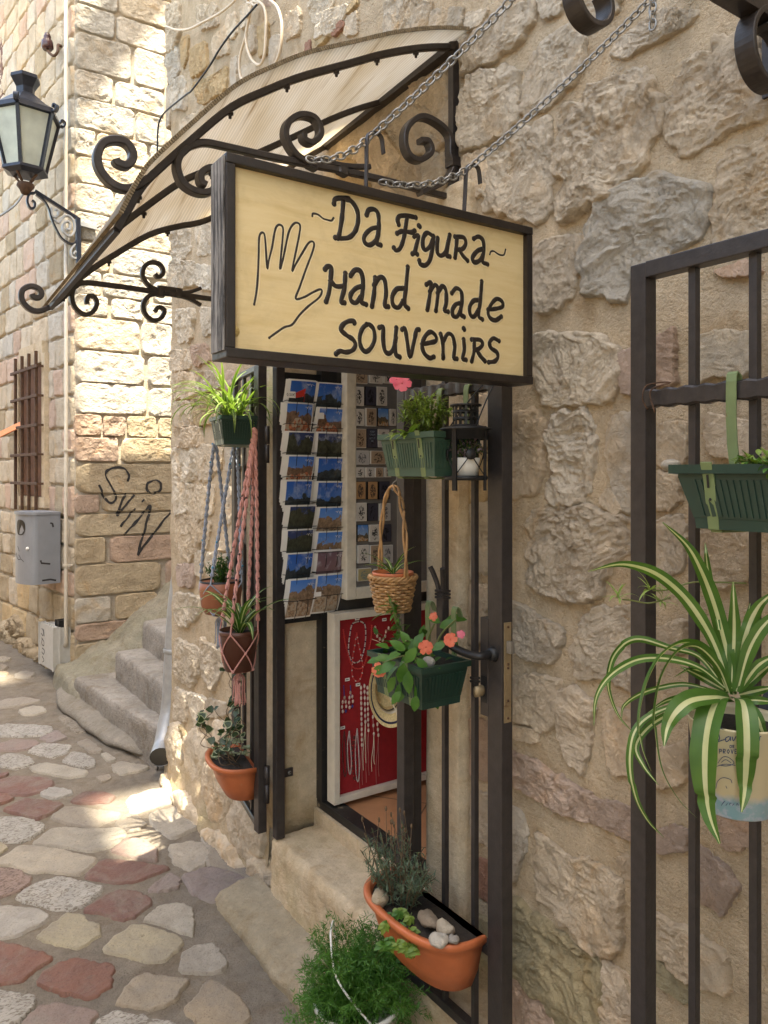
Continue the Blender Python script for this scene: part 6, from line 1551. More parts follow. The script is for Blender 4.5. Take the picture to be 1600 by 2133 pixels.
# wicker basket with its pot
BC = np.array([1.075, 1.549, 0.0])
bk = thing('wicker_basket', 'wicker basket with a tall hooped handle hanging from the marigold planter', 'basket', (BC[0], BC[1], 1.262))
m = MB()
for row in range(11):
    z = 1.264 + row * 0.0072; r0 = 0.039 + 0.014 * row / 10; n = 88; a = np.linspace(0, 2 * math.pi, n, endpoint=False)
    w = 0.0035 * np.sin(a * 11 + (row % 2) * math.pi)
    m.tube(np.c_[BC[0] + (r0 + w) * np.cos(a), BC[1] + (r0 + w) * np.sin(a), np.full(n, z) + 0.001 * vnoise(np.c_[a * 3, a * 0 + row, a * 0])], 0.0038, 6, closed=True)
part('weave', m, WICK, bk, kind='stuff')
m = MB(); m.lathe([(0, 1.262), (0.040, 1.262), (0.040, 1.266), (0, 1.266)], tuple(BC), 20); part('bottom', m, WICK, bk)
m = MB(); n = 90; a = np.linspace(0, 2 * math.pi, n, endpoint=False)
for ph in (0, 2.1, 4.2): m.tube(np.c_[BC[0] + (0.056 + 0.004 * np.cos(a * 9 + ph)) * np.cos(a), BC[1] + (0.056 + 0.004 * np.cos(a * 9 + ph)) * np.sin(a), 1.345 + 0.004 * np.sin(a * 9 + ph)], 0.0032, 6, closed=True)
part('braided_rim', m, WICK, bk)
m = MB()
for ph in (0, math.pi):
    t = np.linspace(0, math.pi, 50); yy = 0.055 * np.cos(t); zz = 1.345 + 0.222 * np.sin(t) ** 0.75
    m.tube(np.c_[BC[0] + 0.004 * np.cos(t * 7 + ph), BC[1] - yy + 0.004 * np.sin(t * 7 + ph), zz + 0.003 * np.cos(t * 7 + ph)], 0.0034, 6)
part('handle', m, WICK, bk)
m = MB(); q = np.array([BC[0], BC[1], 1.562]); m.tube(smooth_path([q + (0, 0, -0.006), q + (0, 0.006, 0.002), q + (0.002, 0.0, 0.014), q + (0.004, -0.010, 0.020), q + (0.006, -0.010, 0.034)], 6), 0.0013, 6); part('wire_hook', m, STEEL, bk)
m = MB(); m.lathe([(0, 1.27), (0.040, 1.27), (0.049, 1.348), (0.051, 1.350), (0.051, 1.358), (0.047, 1.358), (0.045, 1.347), (0, 1.347)], tuple(BC), 28); pt = thing('flower_pot', 'small terracotta pot sunk in the wicker basket', 'pot', (BC[0], BC[1], 1.27)); part('pot', m, TERRA, pt)
m = MB(); m.lathe([(0, 1.351), (0.05, 1.348)], tuple(BC), 20); part('soil', m, SOIL, pt)

# bucket for the fern
KC = np.array([1.045, 1.665, 0.0])
bu = thing('white_bucket', 'white plastic bucket with a wire handle on the slab in front of the step', 'bucket', (KC[0], KC[1], 0.095))
m = MB(); m.lathe([(0, 0.115), (0.088, 0.115), (0.108, 0.245), (0.113, 0.247), (0.113, 0.258), (0.107, 0.260), (0.104, 0.250), (0, 0.235)], tuple(KC), 40); part('body', m, WHITEP, bu)
m = MB(); m.lathe([(0, 0.241), (0.10, 0.239)], tuple(KC), 24); part('soil', m, SOIL, bu)
m = MB(); m.tube(smooth_path([KC + (-0.02, -0.112, 0.25), KC + (-0.075, -0.03, 0.345), KC + (-0.055, 0.04, 0.405), KC + (-0.02, 0.09, 0.415), KC + (0.0, 0.115, 0.37), KC + (0.02, 0.112, 0.25)], 10), 0.0028, 8); part('handle', m, WHITEP, bu)

# macrame hangers -----------------------------------------------------
def cord(mb, P, r, twist=0, amp=0.5, n=60):
    Q = resamp3(P, n)
    if not twist: mb.tube(Q, r, 6); return
    for ph in (0, math.pi):
        t = np.linspace(0, twist * 2 * math.pi, n); mb.tube(Q + np.c_[np.cos(t + ph), np.sin(t + ph), t * 0] * r * amp, r * 0.8, 6)
def macrame(label, top, pot_c, rim_r, rim_z, bot_z, mat, bead, spread, tass, knots, nstr=4, rot=0.4):
    t = thing('macrame_hanger', label, 'plant hanger', tuple(top[0] if isinstance(top, list) else top), 'macrame hangers on the left gate')
    c = np.array(pot_c)
    for k in range(nstr):
        a = rot + 2 * math.pi * k / nstr; d = np.array([math.cos(a), math.sin(a), 0])
        m = MB(); p0 = np.array(top[k] if isinstance(top, list) else top)
        pr = c + d * (rim_r + 0.004) + (0, 0, rim_z)
        L = np.linalg.norm(pr - p0)
        P = smooth_path([p0, p0 * 0.72 + pr * 0.28 + d * 0.003, p0 * 0.30 + pr * 0.70 + d * 0.002, p0 * 0.12 + pr * 0.88, pr], 8)
        cord(m, P[:29], 0.0052, 9, 0.7, 120); cord(m, P[28:], 0.003)
        part('strand', m, mat, t)
        for b in knots:
            q = P[int(b * (len(P) - 1))]; m = MB(); m.sphere(q + d * 0.006, 0.0044, 0, 10, 7); part('bead', m, bead, t)
    m = MB()
    mz = (rim_z + bot_z) / 2
    for k in range(nstr):
        a = rot + 2 * math.pi * k / nstr; a2 = a + math.pi / nstr
        for s in (-1, 1):
            P = []
            for u in np.linspace(0, 1, 12):
                an = a + s * u * math.pi / nstr; rr_ = rim_r * (1 - 0.16 * u) + 0.004
                P.append(c + (rr_ * math.cos(an), rr_ * math.sin(an), rim_z - (rim_z - mz) * u))
            for u in np.linspace(0.1, 1, 12):
                an = a + s * (1 + u) * math.pi / nstr; rr_ = rim_r * (0.84 - 0.14 * u) + 0.004
                P.append(c + (rr_ * math.cos(an), rr_ * math.sin(an), mz - (mz - bot_z) * u))
            P += [c + (rim_r * 0.45 * math.cos(P_a), rim_r * 0.45 * math.sin(P_a), bot_z - 0.006) for P_a in (a + s * 2 * math.pi / nstr,)] + [c + (0, 0, bot_z - 0.012)]
            cord(m, np.array(P), 0.0026)
        for zz, aa, rr_ in ((mz, a2, rim_r * 0.84 + 0.005), (bot_z + 0.004, a, rim_r * 0.70 + 0.005)): m.sphere(c + (rr_ * math.cos(aa), rr_ * math.sin(aa), zz), 0.006, 0, 8, 6)
    part('net', m, mat, t)
    m = MB()
    rr_ = random.Random(3)
    for k in range(46):
        a = rr_.uniform(0, 6.28); r = 0.020 * math.sqrt(rr_.random()); l = tass * rr_.uniform(0.85, 1.05)
        d = np.array([math.cos(a), math.sin(a), 0]); b = c + (0, 0, bot_z - 0.014)
        m.tube(smooth_path([b + d * 0.003, b + d * (r * 0.8 + 0.004) + (0, 0, -0.016), b + d * r + (0, 0, -l * 0.6), b + d * r * 1.1 + (rr_.uniform(-.003, .003), rr_.uniform(-.003, .003), -l)], 3), 0.0019, 5)
    m.lathe([(0, 0.006), (0.007, 0.004), (0.0085, -0.004), (0.007, -0.012), (0, -0.014)], tuple(c + (0, 0, bot_z - 0.014)), 12)
    part('tassel', m, mat, t)
    return t
pk_c = np.array([1.065, 2.46, 0.0]); PKZ = 1.6 - 330 * 2.63 / 1600; PKB = 1.6 - 410 * 2.63 / 1600
pk_top = on_y(531, 905, 2.50)
macrame('pink cotton macrame hanger with dark beads holding a brown pot on the left gate', pk_top, pk_c, 0.066, PKZ, PKB, PINK, BEAD, 0.05, 0.105, (0.3, 0.45, 0.55, 0.68), 4, 0.75)
m = MB(); cord(m, np.array([pk_top + (0, 0, 0.02), pk_top + (0.0, 0, -0.01), pk_top + (-0.008, 0.0, -0.05), pk_top + (-0.014, -0.002, -0.10), pk_top + (-0.018, -0.004, -0.15)]), 0.011, 4, 0.5, 60)
part('knotted_top', m, PINK, [o for o in bpy.data.objects if o.name.startswith('macrame_hanger')][-1])
m = MB(); q = pk_top + (0.01, 0.0, 0.02); 
for z, w in ((0.012, 0.0), (0.040, 1.0), (0.066, 0.0)):
    a = np.linspace(0, 2 * math.pi, 16, endpoint=False); m.tube(np.c_[q[0] + 0.009 * np.cos(a) * (1 - w), q[1] + 0.009 * np.cos(a) * w, q[2] + z + 0.016 * np.sin(a)], 0.0016, 6, closed=True)
solo('key_ring', m, STEEL, 'steel rings linking the pink hanger to the left gate', 'ring')
pp = thing('flower_pot', 'dark brown plastic pot in the pink macrame hanger', 'pot', (pk_c[0], pk_c[1], PKB))
m = MB(); m.lathe([(0, PKB), (0.048, PKB), (0.063, PKZ - 0.012), (0.067, PKZ - 0.010), (0.067, PKZ + 0.006), (0.063, PKZ + 0.006), (0.06, PKZ - 0.01), (0, PKZ - 0.012)], tuple(pk_c), 36); part('pot', m, BROWNP, pp)
m = MB(); m.lathe([(0, PKZ - 0.004), (0.061, PKZ - 0.008)], tuple(pk_c), 20); part('soil', m, SOIL, pp)
bl_c = np.array([1.105, 2.72, 0.0]); DB = 1.095 * _sA + 2.745 * _cA; BZ = 1.6 - 225 * DB / 1600; BB = 1.6 - 290 * DB / 1600
tops = [on_y(446, 925, 2.70), on_y(487, 930, 2.74), on_y(493, 932, 2.74), on_y(450, 925, 2.70)]
macrame('grey blue macrame hanger with turquoise beads holding a terracotta pot on the left gate', [np.array(x) for x in tops], bl_c, 0.080, BZ, BB, BLUEC, BEADB, 0.05, 0.115, (0.02, 0.14, 0.5, 0.78), 4, 2.3)
bp = thing('flower_pot', 'round terracotta pot with a black rim in the blue macrame hanger', 'pot', (bl_c[0], bl_c[1], BB))
m = MB(); m.lathe([(0, BB), (0.058, BB), (0.072, BB + 0.03), (0.079, BZ - 0.03), (0.077, BZ), (0.072, BZ), (0, BZ - 0.012)], tuple(bl_c), 36); part('pot', m, TERRA2, bp)
m = MB(); m.lathe([(0.0765, BZ - 0.004), (0.0785, BZ + 0.006), (0.073, BZ + 0.006), (0.071, BZ - 0.01)], tuple(bl_c), 36); part('rim', m, BLACK, bp)
m = MB(); m.lathe([(0, BZ - 0.006), (0.073, BZ - 0.012)], tuple(bl_c), 20); part('soil', m, SOIL, bp)
# ------------------------------------------------------------------ plants
def ribbon(mb, P, width, side=None, tip=0.15, fold=0.22, mi=(0, 1, 1, 0), shape=None, twist=0.0):
    """a strap leaf along P: four strips across, folded like a shallow V"""
    P = np.asarray(P, float); n = len(P)
    T = np.gradient(P, axis=0); T /= np.linalg.norm(T, axis=1)[:, None] + 1e-9
    u = np.linspace(0, 1, n)
    w = width * (shape(u) if shape else np.minimum(1, 0.55 + 1.5 * u) * np.clip((1 - u) / 0.45, tip * 0.2, 1) ** 0.7)
    up = np.array([0, 0, 1.0]) if side is None else None
    rows = []; s1, s2 = random.uniform(0.17, 0.34), random.uniform(0.17, 0.34)
    wv = 1 + 0.07 * vnoise(np.c_[u * 9, u * 0 + random.uniform(0, 99), u * 0], 3)
    pS = None
    for i in range(n):
        S = np.cross(T[i], up) if side is None else np.asarray(side, float) - T[i] * np.dot(side, T[i])
        L = np.linalg.norm(S)
        if L < 0.15 and pS is not None: S = pS - T[i] * np.dot(pS, T[i]); L = np.linalg.norm(S)
        S = S / (L + 1e-9)
        if pS is not None and np.dot(S, pS) < 0: S = -S
        pS = S
        N = np.cross(S, T[i])
        if N[2] < 0: N = -N
        rows.append([P[i] + S * w[i] * k * 0.5 * wv[i] + N * abs(k) * w[i] * fold * 0.5 for k in (-1, -s1, 0, s2, 1)])
    V = np.array(rows); o = mb.n
    F = []
    base = mb.add(V.reshape(-1, 3), [])
    for i in range(n - 1):
        for j in range(4):
            mb.f.append((base + i * 5 + j, base + i * 5 + j + 1, base + i * 5 + 5 + j + 1, base + i * 5 + 5 + j)); mb.mi.append(mi[j]); mb.sm.append(True)
def arch(base, az, pitch, length, droop, n=12, rr=random):
    P = [np.array(base, float)]; d = length / (n - 1); p = pitch
    for i in range(n - 1):
        P.append(P[-1] + d * np.array([math.cos(az) * math.cos(p), math.sin(az) * math.cos(p), math.sin(p)]))
        p -= droop * (0.35 + 1.3 * i / (n - 1)) / (n - 1); az += rr.uniform(-0.05, 0.05)
    return np.array(P)
def rosette(mb, base, n, L, W, seed, pitch=(0.5, 1.5), droop=(1.0, 2.6), az=(0, 6.283), mi=(0, 1, 1, 0), spread=0.008):
    rr = random.Random(seed)
    for i in range(n):
        a = az[0] + (az[1] - az[0]) * (i + rr.uniform(0, 0.9)) / n
        b = np.array(base) + (rr.uniform(-spread, spread), rr.uniform(-spread, spread), 0)
        p = rr.uniform(*pitch)
        ribbon(mb, arch(b, a, p, rr.uniform(*L), rr.uniform(*droop) * (0.6 + 0.5 * (1.6 - p)), 12, rr), rr.uniform(*W), mi=mi)
def leaves(mb, pos, d, L, W, mi=0, fold=0.25, curl=0.25, up=None):
    """batch of pointed oval leaves; pos, d: (n,3); L, W, mi: scalars or arrays"""
    pos = np.asarray(pos, float); d = np.asarray(d, float); n = len(pos)
    d = d / (np.linalg.norm(d, axis=1)[:, None] + 1e-9)
    L = np.broadcast_to(L, n)[:, None]; W = np.broadcast_to(W, n)[:, None]; mi = np.broadcast_to(mi, n)
    U = np.tile((0.0, 0.0, 1.0), (n, 1)) if up is None else np.asarray(up, float)
    S = np.cross(d, U); S /= np.linalg.norm(S, axis=1)[:, None] + 1e-6
    N = np.cross(S, d)
    st = [(0.0, 0.05), (0.25, 0.42), (0.55, 0.50), (0.82, 0.28), (1.0, 0.02)]
    V = np.empty((n, 15, 3)); 
    for i, (t, w) in enumerate(st):
        c = pos + d * L * t - N * (L * curl * t * t)
        V[:, i * 3] = c - S * W * w + N * W * w * fold; V[:, i * 3 + 1] = c; V[:, i * 3 + 2] = c + S * W * w + N * W * w * fold
    o = mb.n; mb.v.append(V.reshape(-1, 3)); mb.n += n * 15
    q = [(i * 3 + j, i * 3 + j + 1, i * 3 + 4 + j, i * 3 + 3 + j) for i in range(4) for j in (0, 1)]
    for k in range(n):
        b = o + k * 15
        mb.f += [(a + b, c + b, e + b, f + b) for a, c, e, f in q]
    mb.mi += list(np.repeat(mi, 8)); mb.sm += [True] * (8 * n)
def blades(mb, pos, d, L, W, mi=0):                    # narrow two-sided needles
    pos = np.asarray(pos, float); d = np.asarray(d, float); n = len(pos)
    d = d / (np.linalg.norm(d, axis=1)[:, None] + 1e-9)
    L = np.broadcast_to(L, n)[:, None]; W = np.broadcast_to(W, n)[:, None]; mi = np.broadcast_to(mi, n)
    S = np.cross(d, rng.normal(size=(n, 3))); S /= np.linalg.norm(S, axis=1)[:, None] + 1e-6
    V = np.stack([pos, pos + d * L * 0.5 + S * W * 0.5, pos + d * L, pos + d * L * 0.5 - S * W * 0.5], 1)
    o = mb.n; mb.v.append(V.reshape(-1, 3)); mb.n += 4 * n
    mb.f += [(o + 4 * k, o + 4 * k + 1, o + 4 * k + 2, o + 4 * k + 3) for k in range(n)]; mb.mi += list(mi); mb.sm += [False] * n
def plant(name, label, cat, loc): return thing(name, label, cat, loc)

# large spider plant in a printed tin ---------------------------------
PCt = np.array([1.000, 0.607, 0.0]); PZ0, PZ1 = 1.6 - 704 * 1.05 / 1600, 1.6 - 510 * 1.065 / 1600
tn = thing('printed_tin_pot', 'cream tin flowerpot printed with blue lettering, hung on the right edge gate', 'pot', (PCt[0], PCt[1], PZ0))
m = MB(); m.lathe([(0, PZ0), (0.046, PZ0), (0.048, PZ0 + 0.002), (0.063, PZ1 - 0.002), (0.065, PZ1), (0.0635, PZ1 + 0.002), (0.061, PZ1 - 0.004), (0.059, PZ1 - 0.014), (0, PZ1 - 0.014)], tuple(PCt), 48, 0, 1.0, 1.0)
part('pot', m, TIN, tn)
m = MB(); m.lathe([(0, PZ1 - 0.010), (0.059, PZ1 - 0.012)], tuple(PCt), 24); part('soil', m, SOIL, tn)
m = MB(); m.strap(smooth_path([PCt + (0.062, 0.0, PZ1 - 0.02), PCt + (0.09, 0.0, PZ1 + 0.02), PCt + (0.125, 0.0, PZ1 + 0.03), PCt + (0.145, 0, PZ1 + 0.0)], 5), 0.003, 0.02, (0, 1, 0)); part('hook', m, BLACK, tn)
def pot_pt(px, py, off=0.0012):                        # a point of the printed face, wrapped on the cone
    d = ray(px, py); o = EYE - np.array([PCt[0], PCt[1], 0])
    t = 0.9
    for _ in range(30):
        q = o + d * t; r = 0.048 + (0.063 - 0.048) * (q[2] - PZ0) / (PZ1 - PZ0) + off
        A = d[0] ** 2 + d[1] ** 2; B = 2 * (o[0] * d[0] + o[1] * d[1]); Cc = o[0] ** 2 + o[1] ** 2 - r * r
        t = (-B - math.sqrt(max(B * B - 4 * A * Cc, 0))) / (2 * A)
    return EYE + d * t
pm = MB()
def ink(pts, w=1.6):
    P2 = smooth_path(zc(pts, *S3), 6)
    T = np.gradient(P2, axis=0); T /= np.linalg.norm(T, axis=1)[:, None] + 1e-9
    pm.grid(np.array([[pot_pt(p[0] - t[1] * k * w / 2, p[1] + t[0] * k * w / 2) for k in (-1, 1)] for p, t in zip(P2, T)]))
LB = m_plain('blue_print', (0.035, 0.06, 0.13), 0.4)
for p in ([(1352,852),(1335,848),(1325,870),(1330,905),(1305,925),(1345,912),(1368,905)], [(1385,890),(1365,900),(1368,920),(1385,908),(1390,892),(1392,915)], [(1400,892),(1408,915),(1422,890)], [(1428,905),(1445,895),(1438,888),(1428,905),(1440,918),(1455,908)], [(1460,918),(1468,893),(1472,915),(1482,895),(1488,915)], [(1512,900),(1498,905),(1505,920),(1515,908),(1522,870),(1520,918)], [(1530,905),(1545,897),(1538,890),(1528,908),(1542,920)], [(1552,915),(1555,893),(1562,892)]): ink(p, 2.0)
def serif(txt, x, y, h, w):
    G = {'D': [[(0,0),(0,1)],[(0,0),(.5,.1),(.6,.5),(.5,.9),(0,1)]], 'E': [[(.5,0),(0,0),(0,1),(.5,1)],[(0,.5),(.4,.5)]], 'P': [[(0,1),(0,0),(.5,.05),(.5,.45),(0,.5)]], 'R': [[(0,1),(0,0),(.5,.05),(.5,.45),(0,.5),(.55,1)]], 'O': [[(.3,0),(0,.5),(.3,1),(.6,.5),(.3,0)]], 'V': [[(0,0),(.3,1),(.6,0)]], 'N': [[(0,1),(0,0),(.55,1),(.55,0)]], 'C': [[(.55,.15),(.3,0),(0,.5),(.3,1),(.55,.85)]]}
    for ch in txt:
        for s in G[ch]:
            pts = [(x + a * w, y + b * h) for a, b in s]
            P2 = [q for i in range(len(pts) - 1) for q in (pts[i], ((pts[i][0] + pts[i + 1][0]) / 2, (pts[i][1] + pts[i + 1][1]) / 2))] + [pts[-1]]
            ink(P2, 1.5)
        x += w * 1.02
serif('DE', 1388, 940, 14, 16); serif('PROVENCE', 1330, 962, 24, 21)
for p in ([(1320,1040),(1350,1005),(1385,1010),(1410,1040),(1370,1055),(1330,1050)], [(1340,1035),(1365,1020),(1395,1038)], [(1300,1062),(1360,1045),(1420,1052)], [(1310,1180),(1320,1140),(1350,1120),(1390,1130),(1400,1150)], [(1365,1165),(1372,1180)], [(1180,900),(1175,960),(1185,1060),(1182,1100)], [(1195,880),(1198,960),(1192,1040)]): ink(p, 1.3)
for p in ([(1345,1268),(1360,1250),(1348,1262),(1340,1275)], [(1365,1275),(1375,1262)], [(1385,1272),(1388,1262),(1396,1262)], [(1402,1274),(1412,1264)], [(1425,1274),(1428,1263),(1436,1274)]): ink(p, 1.2)
part('lettering', pm, LB, tn)

sp = plant('spider_plant', 'large striped spider plant arching out of the printed tin pot', 'plant', (PCt[0], PCt[1], PZ1))
big = [
 ([(1395,640),(1390,500),(1350,330),(1300,150),(1230,-30),(1150,-170),(1015,-298)], 64, 0.02, -0.02), ([(1385,620),(1320,420),(1240,260),(1130,110),(1000,0),(880,-50),(760,-63),(600,-25)], 56, 0.02, -0.05),
 ([(1400,640),(1412,300),(1406,30)], 52, 0.01, 0.0), ([(1420,640),(1470,350),(1540,180),(1640,80)], 58, 0.01, -0.01), ([(1430,640),(1500,400),(1600,250),(1720,190)], 60, 0.0, -0.02), ([(1440,640),(1540,500),(1660,430)], 42, 0.0, -0.02),
 ([(1385,650),(1320,500),(1210,395),(1100,420),(1010,560),(972,760),(975,900),(1010,1080),(1100,1240),(1205,1345)], 54, 0.0, -0.09), ([(1375,640),(1270,430),(1150,372),(1030,420),(950,540),(900,700),(885,840),(900,960),(950,1085)], 60, 0.0, -0.08),
 ([(1360,620),(1220,450),(1060,400),(900,352),(810,372),(740,450),(712,560),(718,650),(765,770),(845,865)], 32, 0.03, 0.01), ([(1360,620),(1220,510),(1060,462),(900,460),(780,510),(690,590),(642,690),(632,830)], 36, 0.02, -0.03),
 ([(1390,680),(1300,672),(1170,690),(1090,750),(1040,840),(1022,945)], 84, -0.02, -0.07), ([(1392,680),(1320,690),(1275,790),(1250,950),(1250,1150),(1275,1330),(1332,1485)], 112, -0.02, -0.10), ([(1415,680),(1462,705),(1482,850),(1482,1050),(1470,1200),(1452,1312)], 84, -0.03, -0.08),
 ([(1440,685),(1520,760),(1570,870),(1612,960)], 50, -0.02, -0.06), ([(1340,650),(1150,602),(1000,620),(880,660),(800,720),(785,800)], 24, 0.03, 0.0), ([(1340,690),(1100,720),(960,770),(870,850),(838,960),(838,1100),(872,1250),(940,1370),(1022,1452)], 36, 0.0, -0.05),
 ([(1340,700),(1130,740),(960,820),(866,940),(905,1050),(990,1160)], 32, 0.01, -0.04), ([(1440,660),(1530,640),(1640,615)], 42, 0.01, -0.02), ([(1450,690),(1540,690),(1650,700)], 38, -0.01, -0.03), ([(1440,640),(1530,560),(1640,470)], 44, 0.02, 0.01),
 ([(1370,640),(1230,560),(1110,500)], 32, 0.03, 0.02), ([(1330,300),(1270,-20),(1250,-185)], 26, 0.03, 0.03), ([(1395,640),(1340,520),(1240,420),(1150,350)], 46, 0.02, 0.0), ([(1400,640),(1450,420),(1500,150)], 48, 0.03, 0.04), ([(1380,650),(1300,560),(1180,520),(1080,560)], 30, 0.03, 0.02), ([(1410,660),(1375,450),(1310,260)], 46, 0.03, 0.03), ([(1350,680),(1180,670),(1040,690),(930,760)], 26, 0.02, 0.0)]
D0 = PCt[0] * _sA + PCt[1] * _cA
for px, w, d0, d1 in big:
    P2 = smooth_path(zc(px, *S3), 7); n = len(P2)
    u = np.linspace(0, 1, n)
    P = np.array([at_depth(x, y, D0 + 0.0 + d0 * math.sin(math.pi * min(1, k * 1.3)) + d1 * k) for (x, y), k in zip(P2, u)])
    m = MB()
    ribbon(m, P, w * 0.375 * D0 / 1600 * 1.28, side=np.cross(np.gradient(P, axis=0)[n // 2], ray(*P2[n // 2])) , fold=0.30)
    part('leaf', m, [L_GREEN, L_CREAM], sp)
m = MB(); run = smooth_path([at_depth(*p, D0 + 0.03) for p in zc([(1390,640),(1300,120),(1480,40),(1330,35),(1180,35),(1040,75),(960,80)], *S3)][2:], 8); m.tube(run, 0.0013, 5)
run2 = smooth_path([at_depth(*p, D0 + 0.02) for p in zc([(1060,120),(940,150),(840,135),(790,130)], *S3)], 8); m.tube(run2, 0.0012, 5); part('runner', m, STEM, sp)
for k, (x, y, n, L) in enumerate([(945, 75, 11, 0.034), (765, 120, 9, 0.028), (1010, 150, 8, 0.026)]):
    m = MB(); rosette(m, at_depth(*zc([(x, y)], *S3)[0], D0 + 0.02), n, (L * 0.7, L * 1.2), (0.003, 0.0045), 40 + k, (-0.2, 1.2), (0.6, 1.6), mi=(0, 0, 0, 0), spread=0.002); part('plantlet', m, L_LIME, sp)

# other spider plants ----------------------------------------------------
LIME2 = [L_LIME, L_GREEN]
b = np.array([1.10, 2.60, 1.795])
q = plant('spider_plant', 'thin leaved spider plant spilling over the planter high on the left gate leaf', 'plant', tuple(b))
m = MB(); rosette(m, b, 72, (0.14, 0.28), (0.008, 0.014), 3, (0.35, 1.45), (1.4, 2.9), mi=(0, 1, 1, 0), spread=0.03)
rosette(m, b + (0, 0.02, 0), 16, (0.24, 0.33), (0.007, 0.011), 8, (0.7, 1.1), (2.4, 3.2), (1.2, 3.4), mi=(0, 1, 1, 0), spread=0.03); part('foliage', m, LIME2, q)
b = np.array([pk_c[0], pk_c[1], PKZ - 0.006])
q = plant('spider_plant', 'striped spider plant growing in the brown pot of the pink hanger', 'plant', tuple(b))
for i in range(20):
    rr = random.Random(60 + i); m = MB(); a = 6.283 * i / 20 + rr.uniform(-.2, .2)
    ribbon(m, arch(b + (rr.uniform(-.01, .01), rr.uniform(-.01, .01), 0), a, rr.uniform(0.7, 1.5), rr.uniform(0.16, 0.27), rr.uniform(0.9, 2.5), 14, rr), rr.uniform(0.017, 0.024)); part('leaf', m, [L_GREEN, L_CREAM], q)
b = np.array([BC[0], BC[1], 1.350])
q = plant('spider_plant', 'young striped spider plant in the pot inside the wicker basket', 'plant', tuple(b))
for i, (a, p, L) in enumerate([(2.6, 0.9, 0.10), (3.4, 0.75, 0.085), (-1.2, 1.15, 0.10), (-0.6, 0.7, 0.09), (4.2, 0.6, 0.08), (1.3, 0.8, 0.08), (2.0, 0.5, 0.09), (0.4, 0.6, 0.08), (-1.7, 0.9, 0.09)]):
    m = MB(); ribbon(m, arch(b, a, p, L, 1.0, 10, random.Random(i)), 0.010, fold=0.4); part('leaf', m, [L_GREEN, L_CREAM], q)

# bushy plants ------------------------------------------------------------
def bush(name, label, base, n_st, H, spread, mats, leafL, leafW, per, seed, petals=None, lean=(0, 0, 0), down=0.0, stem=None):
    rr = np.random.default_rng(seed)
    t = plant(name, label, 'plant', tuple(base))
    sm_ = MB(); lm = MB(); pos = []; dr = []; LL = []
    for i in range(n_st):
        a = rr.uniform(0, 6.283); r = math.sqrt(rr.random()) * spread
        tip = np.array(base) + (r * math.cos(a), r * math.sin(a), H * (1 - 0.45 * (r / spread) ** 2) * rr.uniform(0.65, 1.05)) + np.array(lean) * rr.uniform(0.5, 1)
        b0 = np.array(base) + (0.3 * r * math.cos(a), 0.3 * r * math.sin(a), 0)
        P = smooth_path([b0, b0 * 0.45 + tip * 0.55 + (0, 0, 0.06 * H), tip], 6); sm_.tube(P, 0.0011, 4)
        k = rr.integers(int(per * 0.7), int(per * 1.3) + 1)
        u = rr.uniform(0.18, 1, k); c = P[(u * (len(P) - 1)).astype(int)]
        d = rr.normal(size=(k, 3)) + np.array([math.cos(a) * 0.7, math.sin(a) * 0.7, 0.5 - down]); 
        pos.append(c + rr.normal(size=(k, 3)) * 0.003); dr.append(d); LL.append(leafL * rr.uniform(0.6, 1.15, k))
    pos = np.concatenate(pos); dr = np.concatenate(dr); LL = np.concatenate(LL)
    mi = (rr.random(len(pos)) < 0.45).astype(int) if len(mats) > 1 else 0
    leaves(lm, pos, dr, LL, LL * leafW, mi, curl=0.3)
    part('stem', sm_, stem or STEM, t); part('foliage', lm, mats, t, kind=None)
    return t
bush('parsley_bush', 'dark curly leaved bush growing in the blue hanger pot', (bl_c[0], bl_c[1], BZ - 0.01), 34, 0.115, 0.062, [L_DARK, L_MID], 0.013, 0.55, 26, 5)
mg = bush('marigold_plant', 'pale green feathery marigold plant with a pink bloom in the upper right planter', (1.075, 1.405, 1.682), 26, 0.125, 0.062, [L_MARI, L_LIME], 0.022, 0.26, 34, 6, lean=(0, 0.02, 0))
m = MB(); rosette(m, on_y(850, 905, 1.40), 7, (0.04, 0.07), (0.010, 0.016), 12, (-0.3, 0.6), (0.6, 1.4), (2.5, 4.6), mi=(0, 0, 0, 0)); part('foliage', m, L_MARI, mg)
def flower(t, c, r, mat, seed, nd=(-0.6, -0.7, 0.35), npet=5, name='flower'):
    rr = random.Random(seed); nd = np.array(nd, float); nd /= np.linalg.norm(nd)
    u = np.cross(nd, (0, 0, 1)); u /= np.linalg.norm(u); v = np.cross(nd, u)
    m = MB(); pos = []; d = []
    for i in range(npet):
        a = 6.283 * i / npet + seed; e = u * math.cos(a) + v * math.sin(a)
        V = [c]; 
        for k, (tt, w) in enumerate(((0.35, 0.5), (0.75, rr.uniform(0.62, 0.85)), (rr.uniform(0.9, 1.08), 0.42))):
            s = np.cross(nd, e)
            for sg_ in (-1, 0, 1): V.append(c + e * r * tt * (1.0 if sg_ else 0.97) + s * r * w * 0.62 * sg_ + nd * r * (0.14 * tt - 0.20 * tt * tt + rr.uniform(-.03, .03)))
        m.add(V, [(0, 1, 2), (0, 2, 3), (1, 4, 5, 2), (2, 5, 6, 3), (4, 7, 8, 5), (5, 8, 9, 6)])
    m.sphere(c + nd * r * 0.06, r * 0.10, 0, 6, 5)
    return part(name, m, mat, t)
flower(mg, np.array(on_y(838, 798, 1.44)), 0.022, PETAL_P, 3); flower(mg, np.array(on_y(826, 790, 1.45)), 0.016, PETAL_P, 4)
t = bush('artificial_plant', 'tiny round plant with green and lilac leaves in the white pot', (LC[0], LC[1], 1.628), 40, 0.052, 0.040, [L_DARK, PETAL_L], 0.008, 0.75, 16, 9)

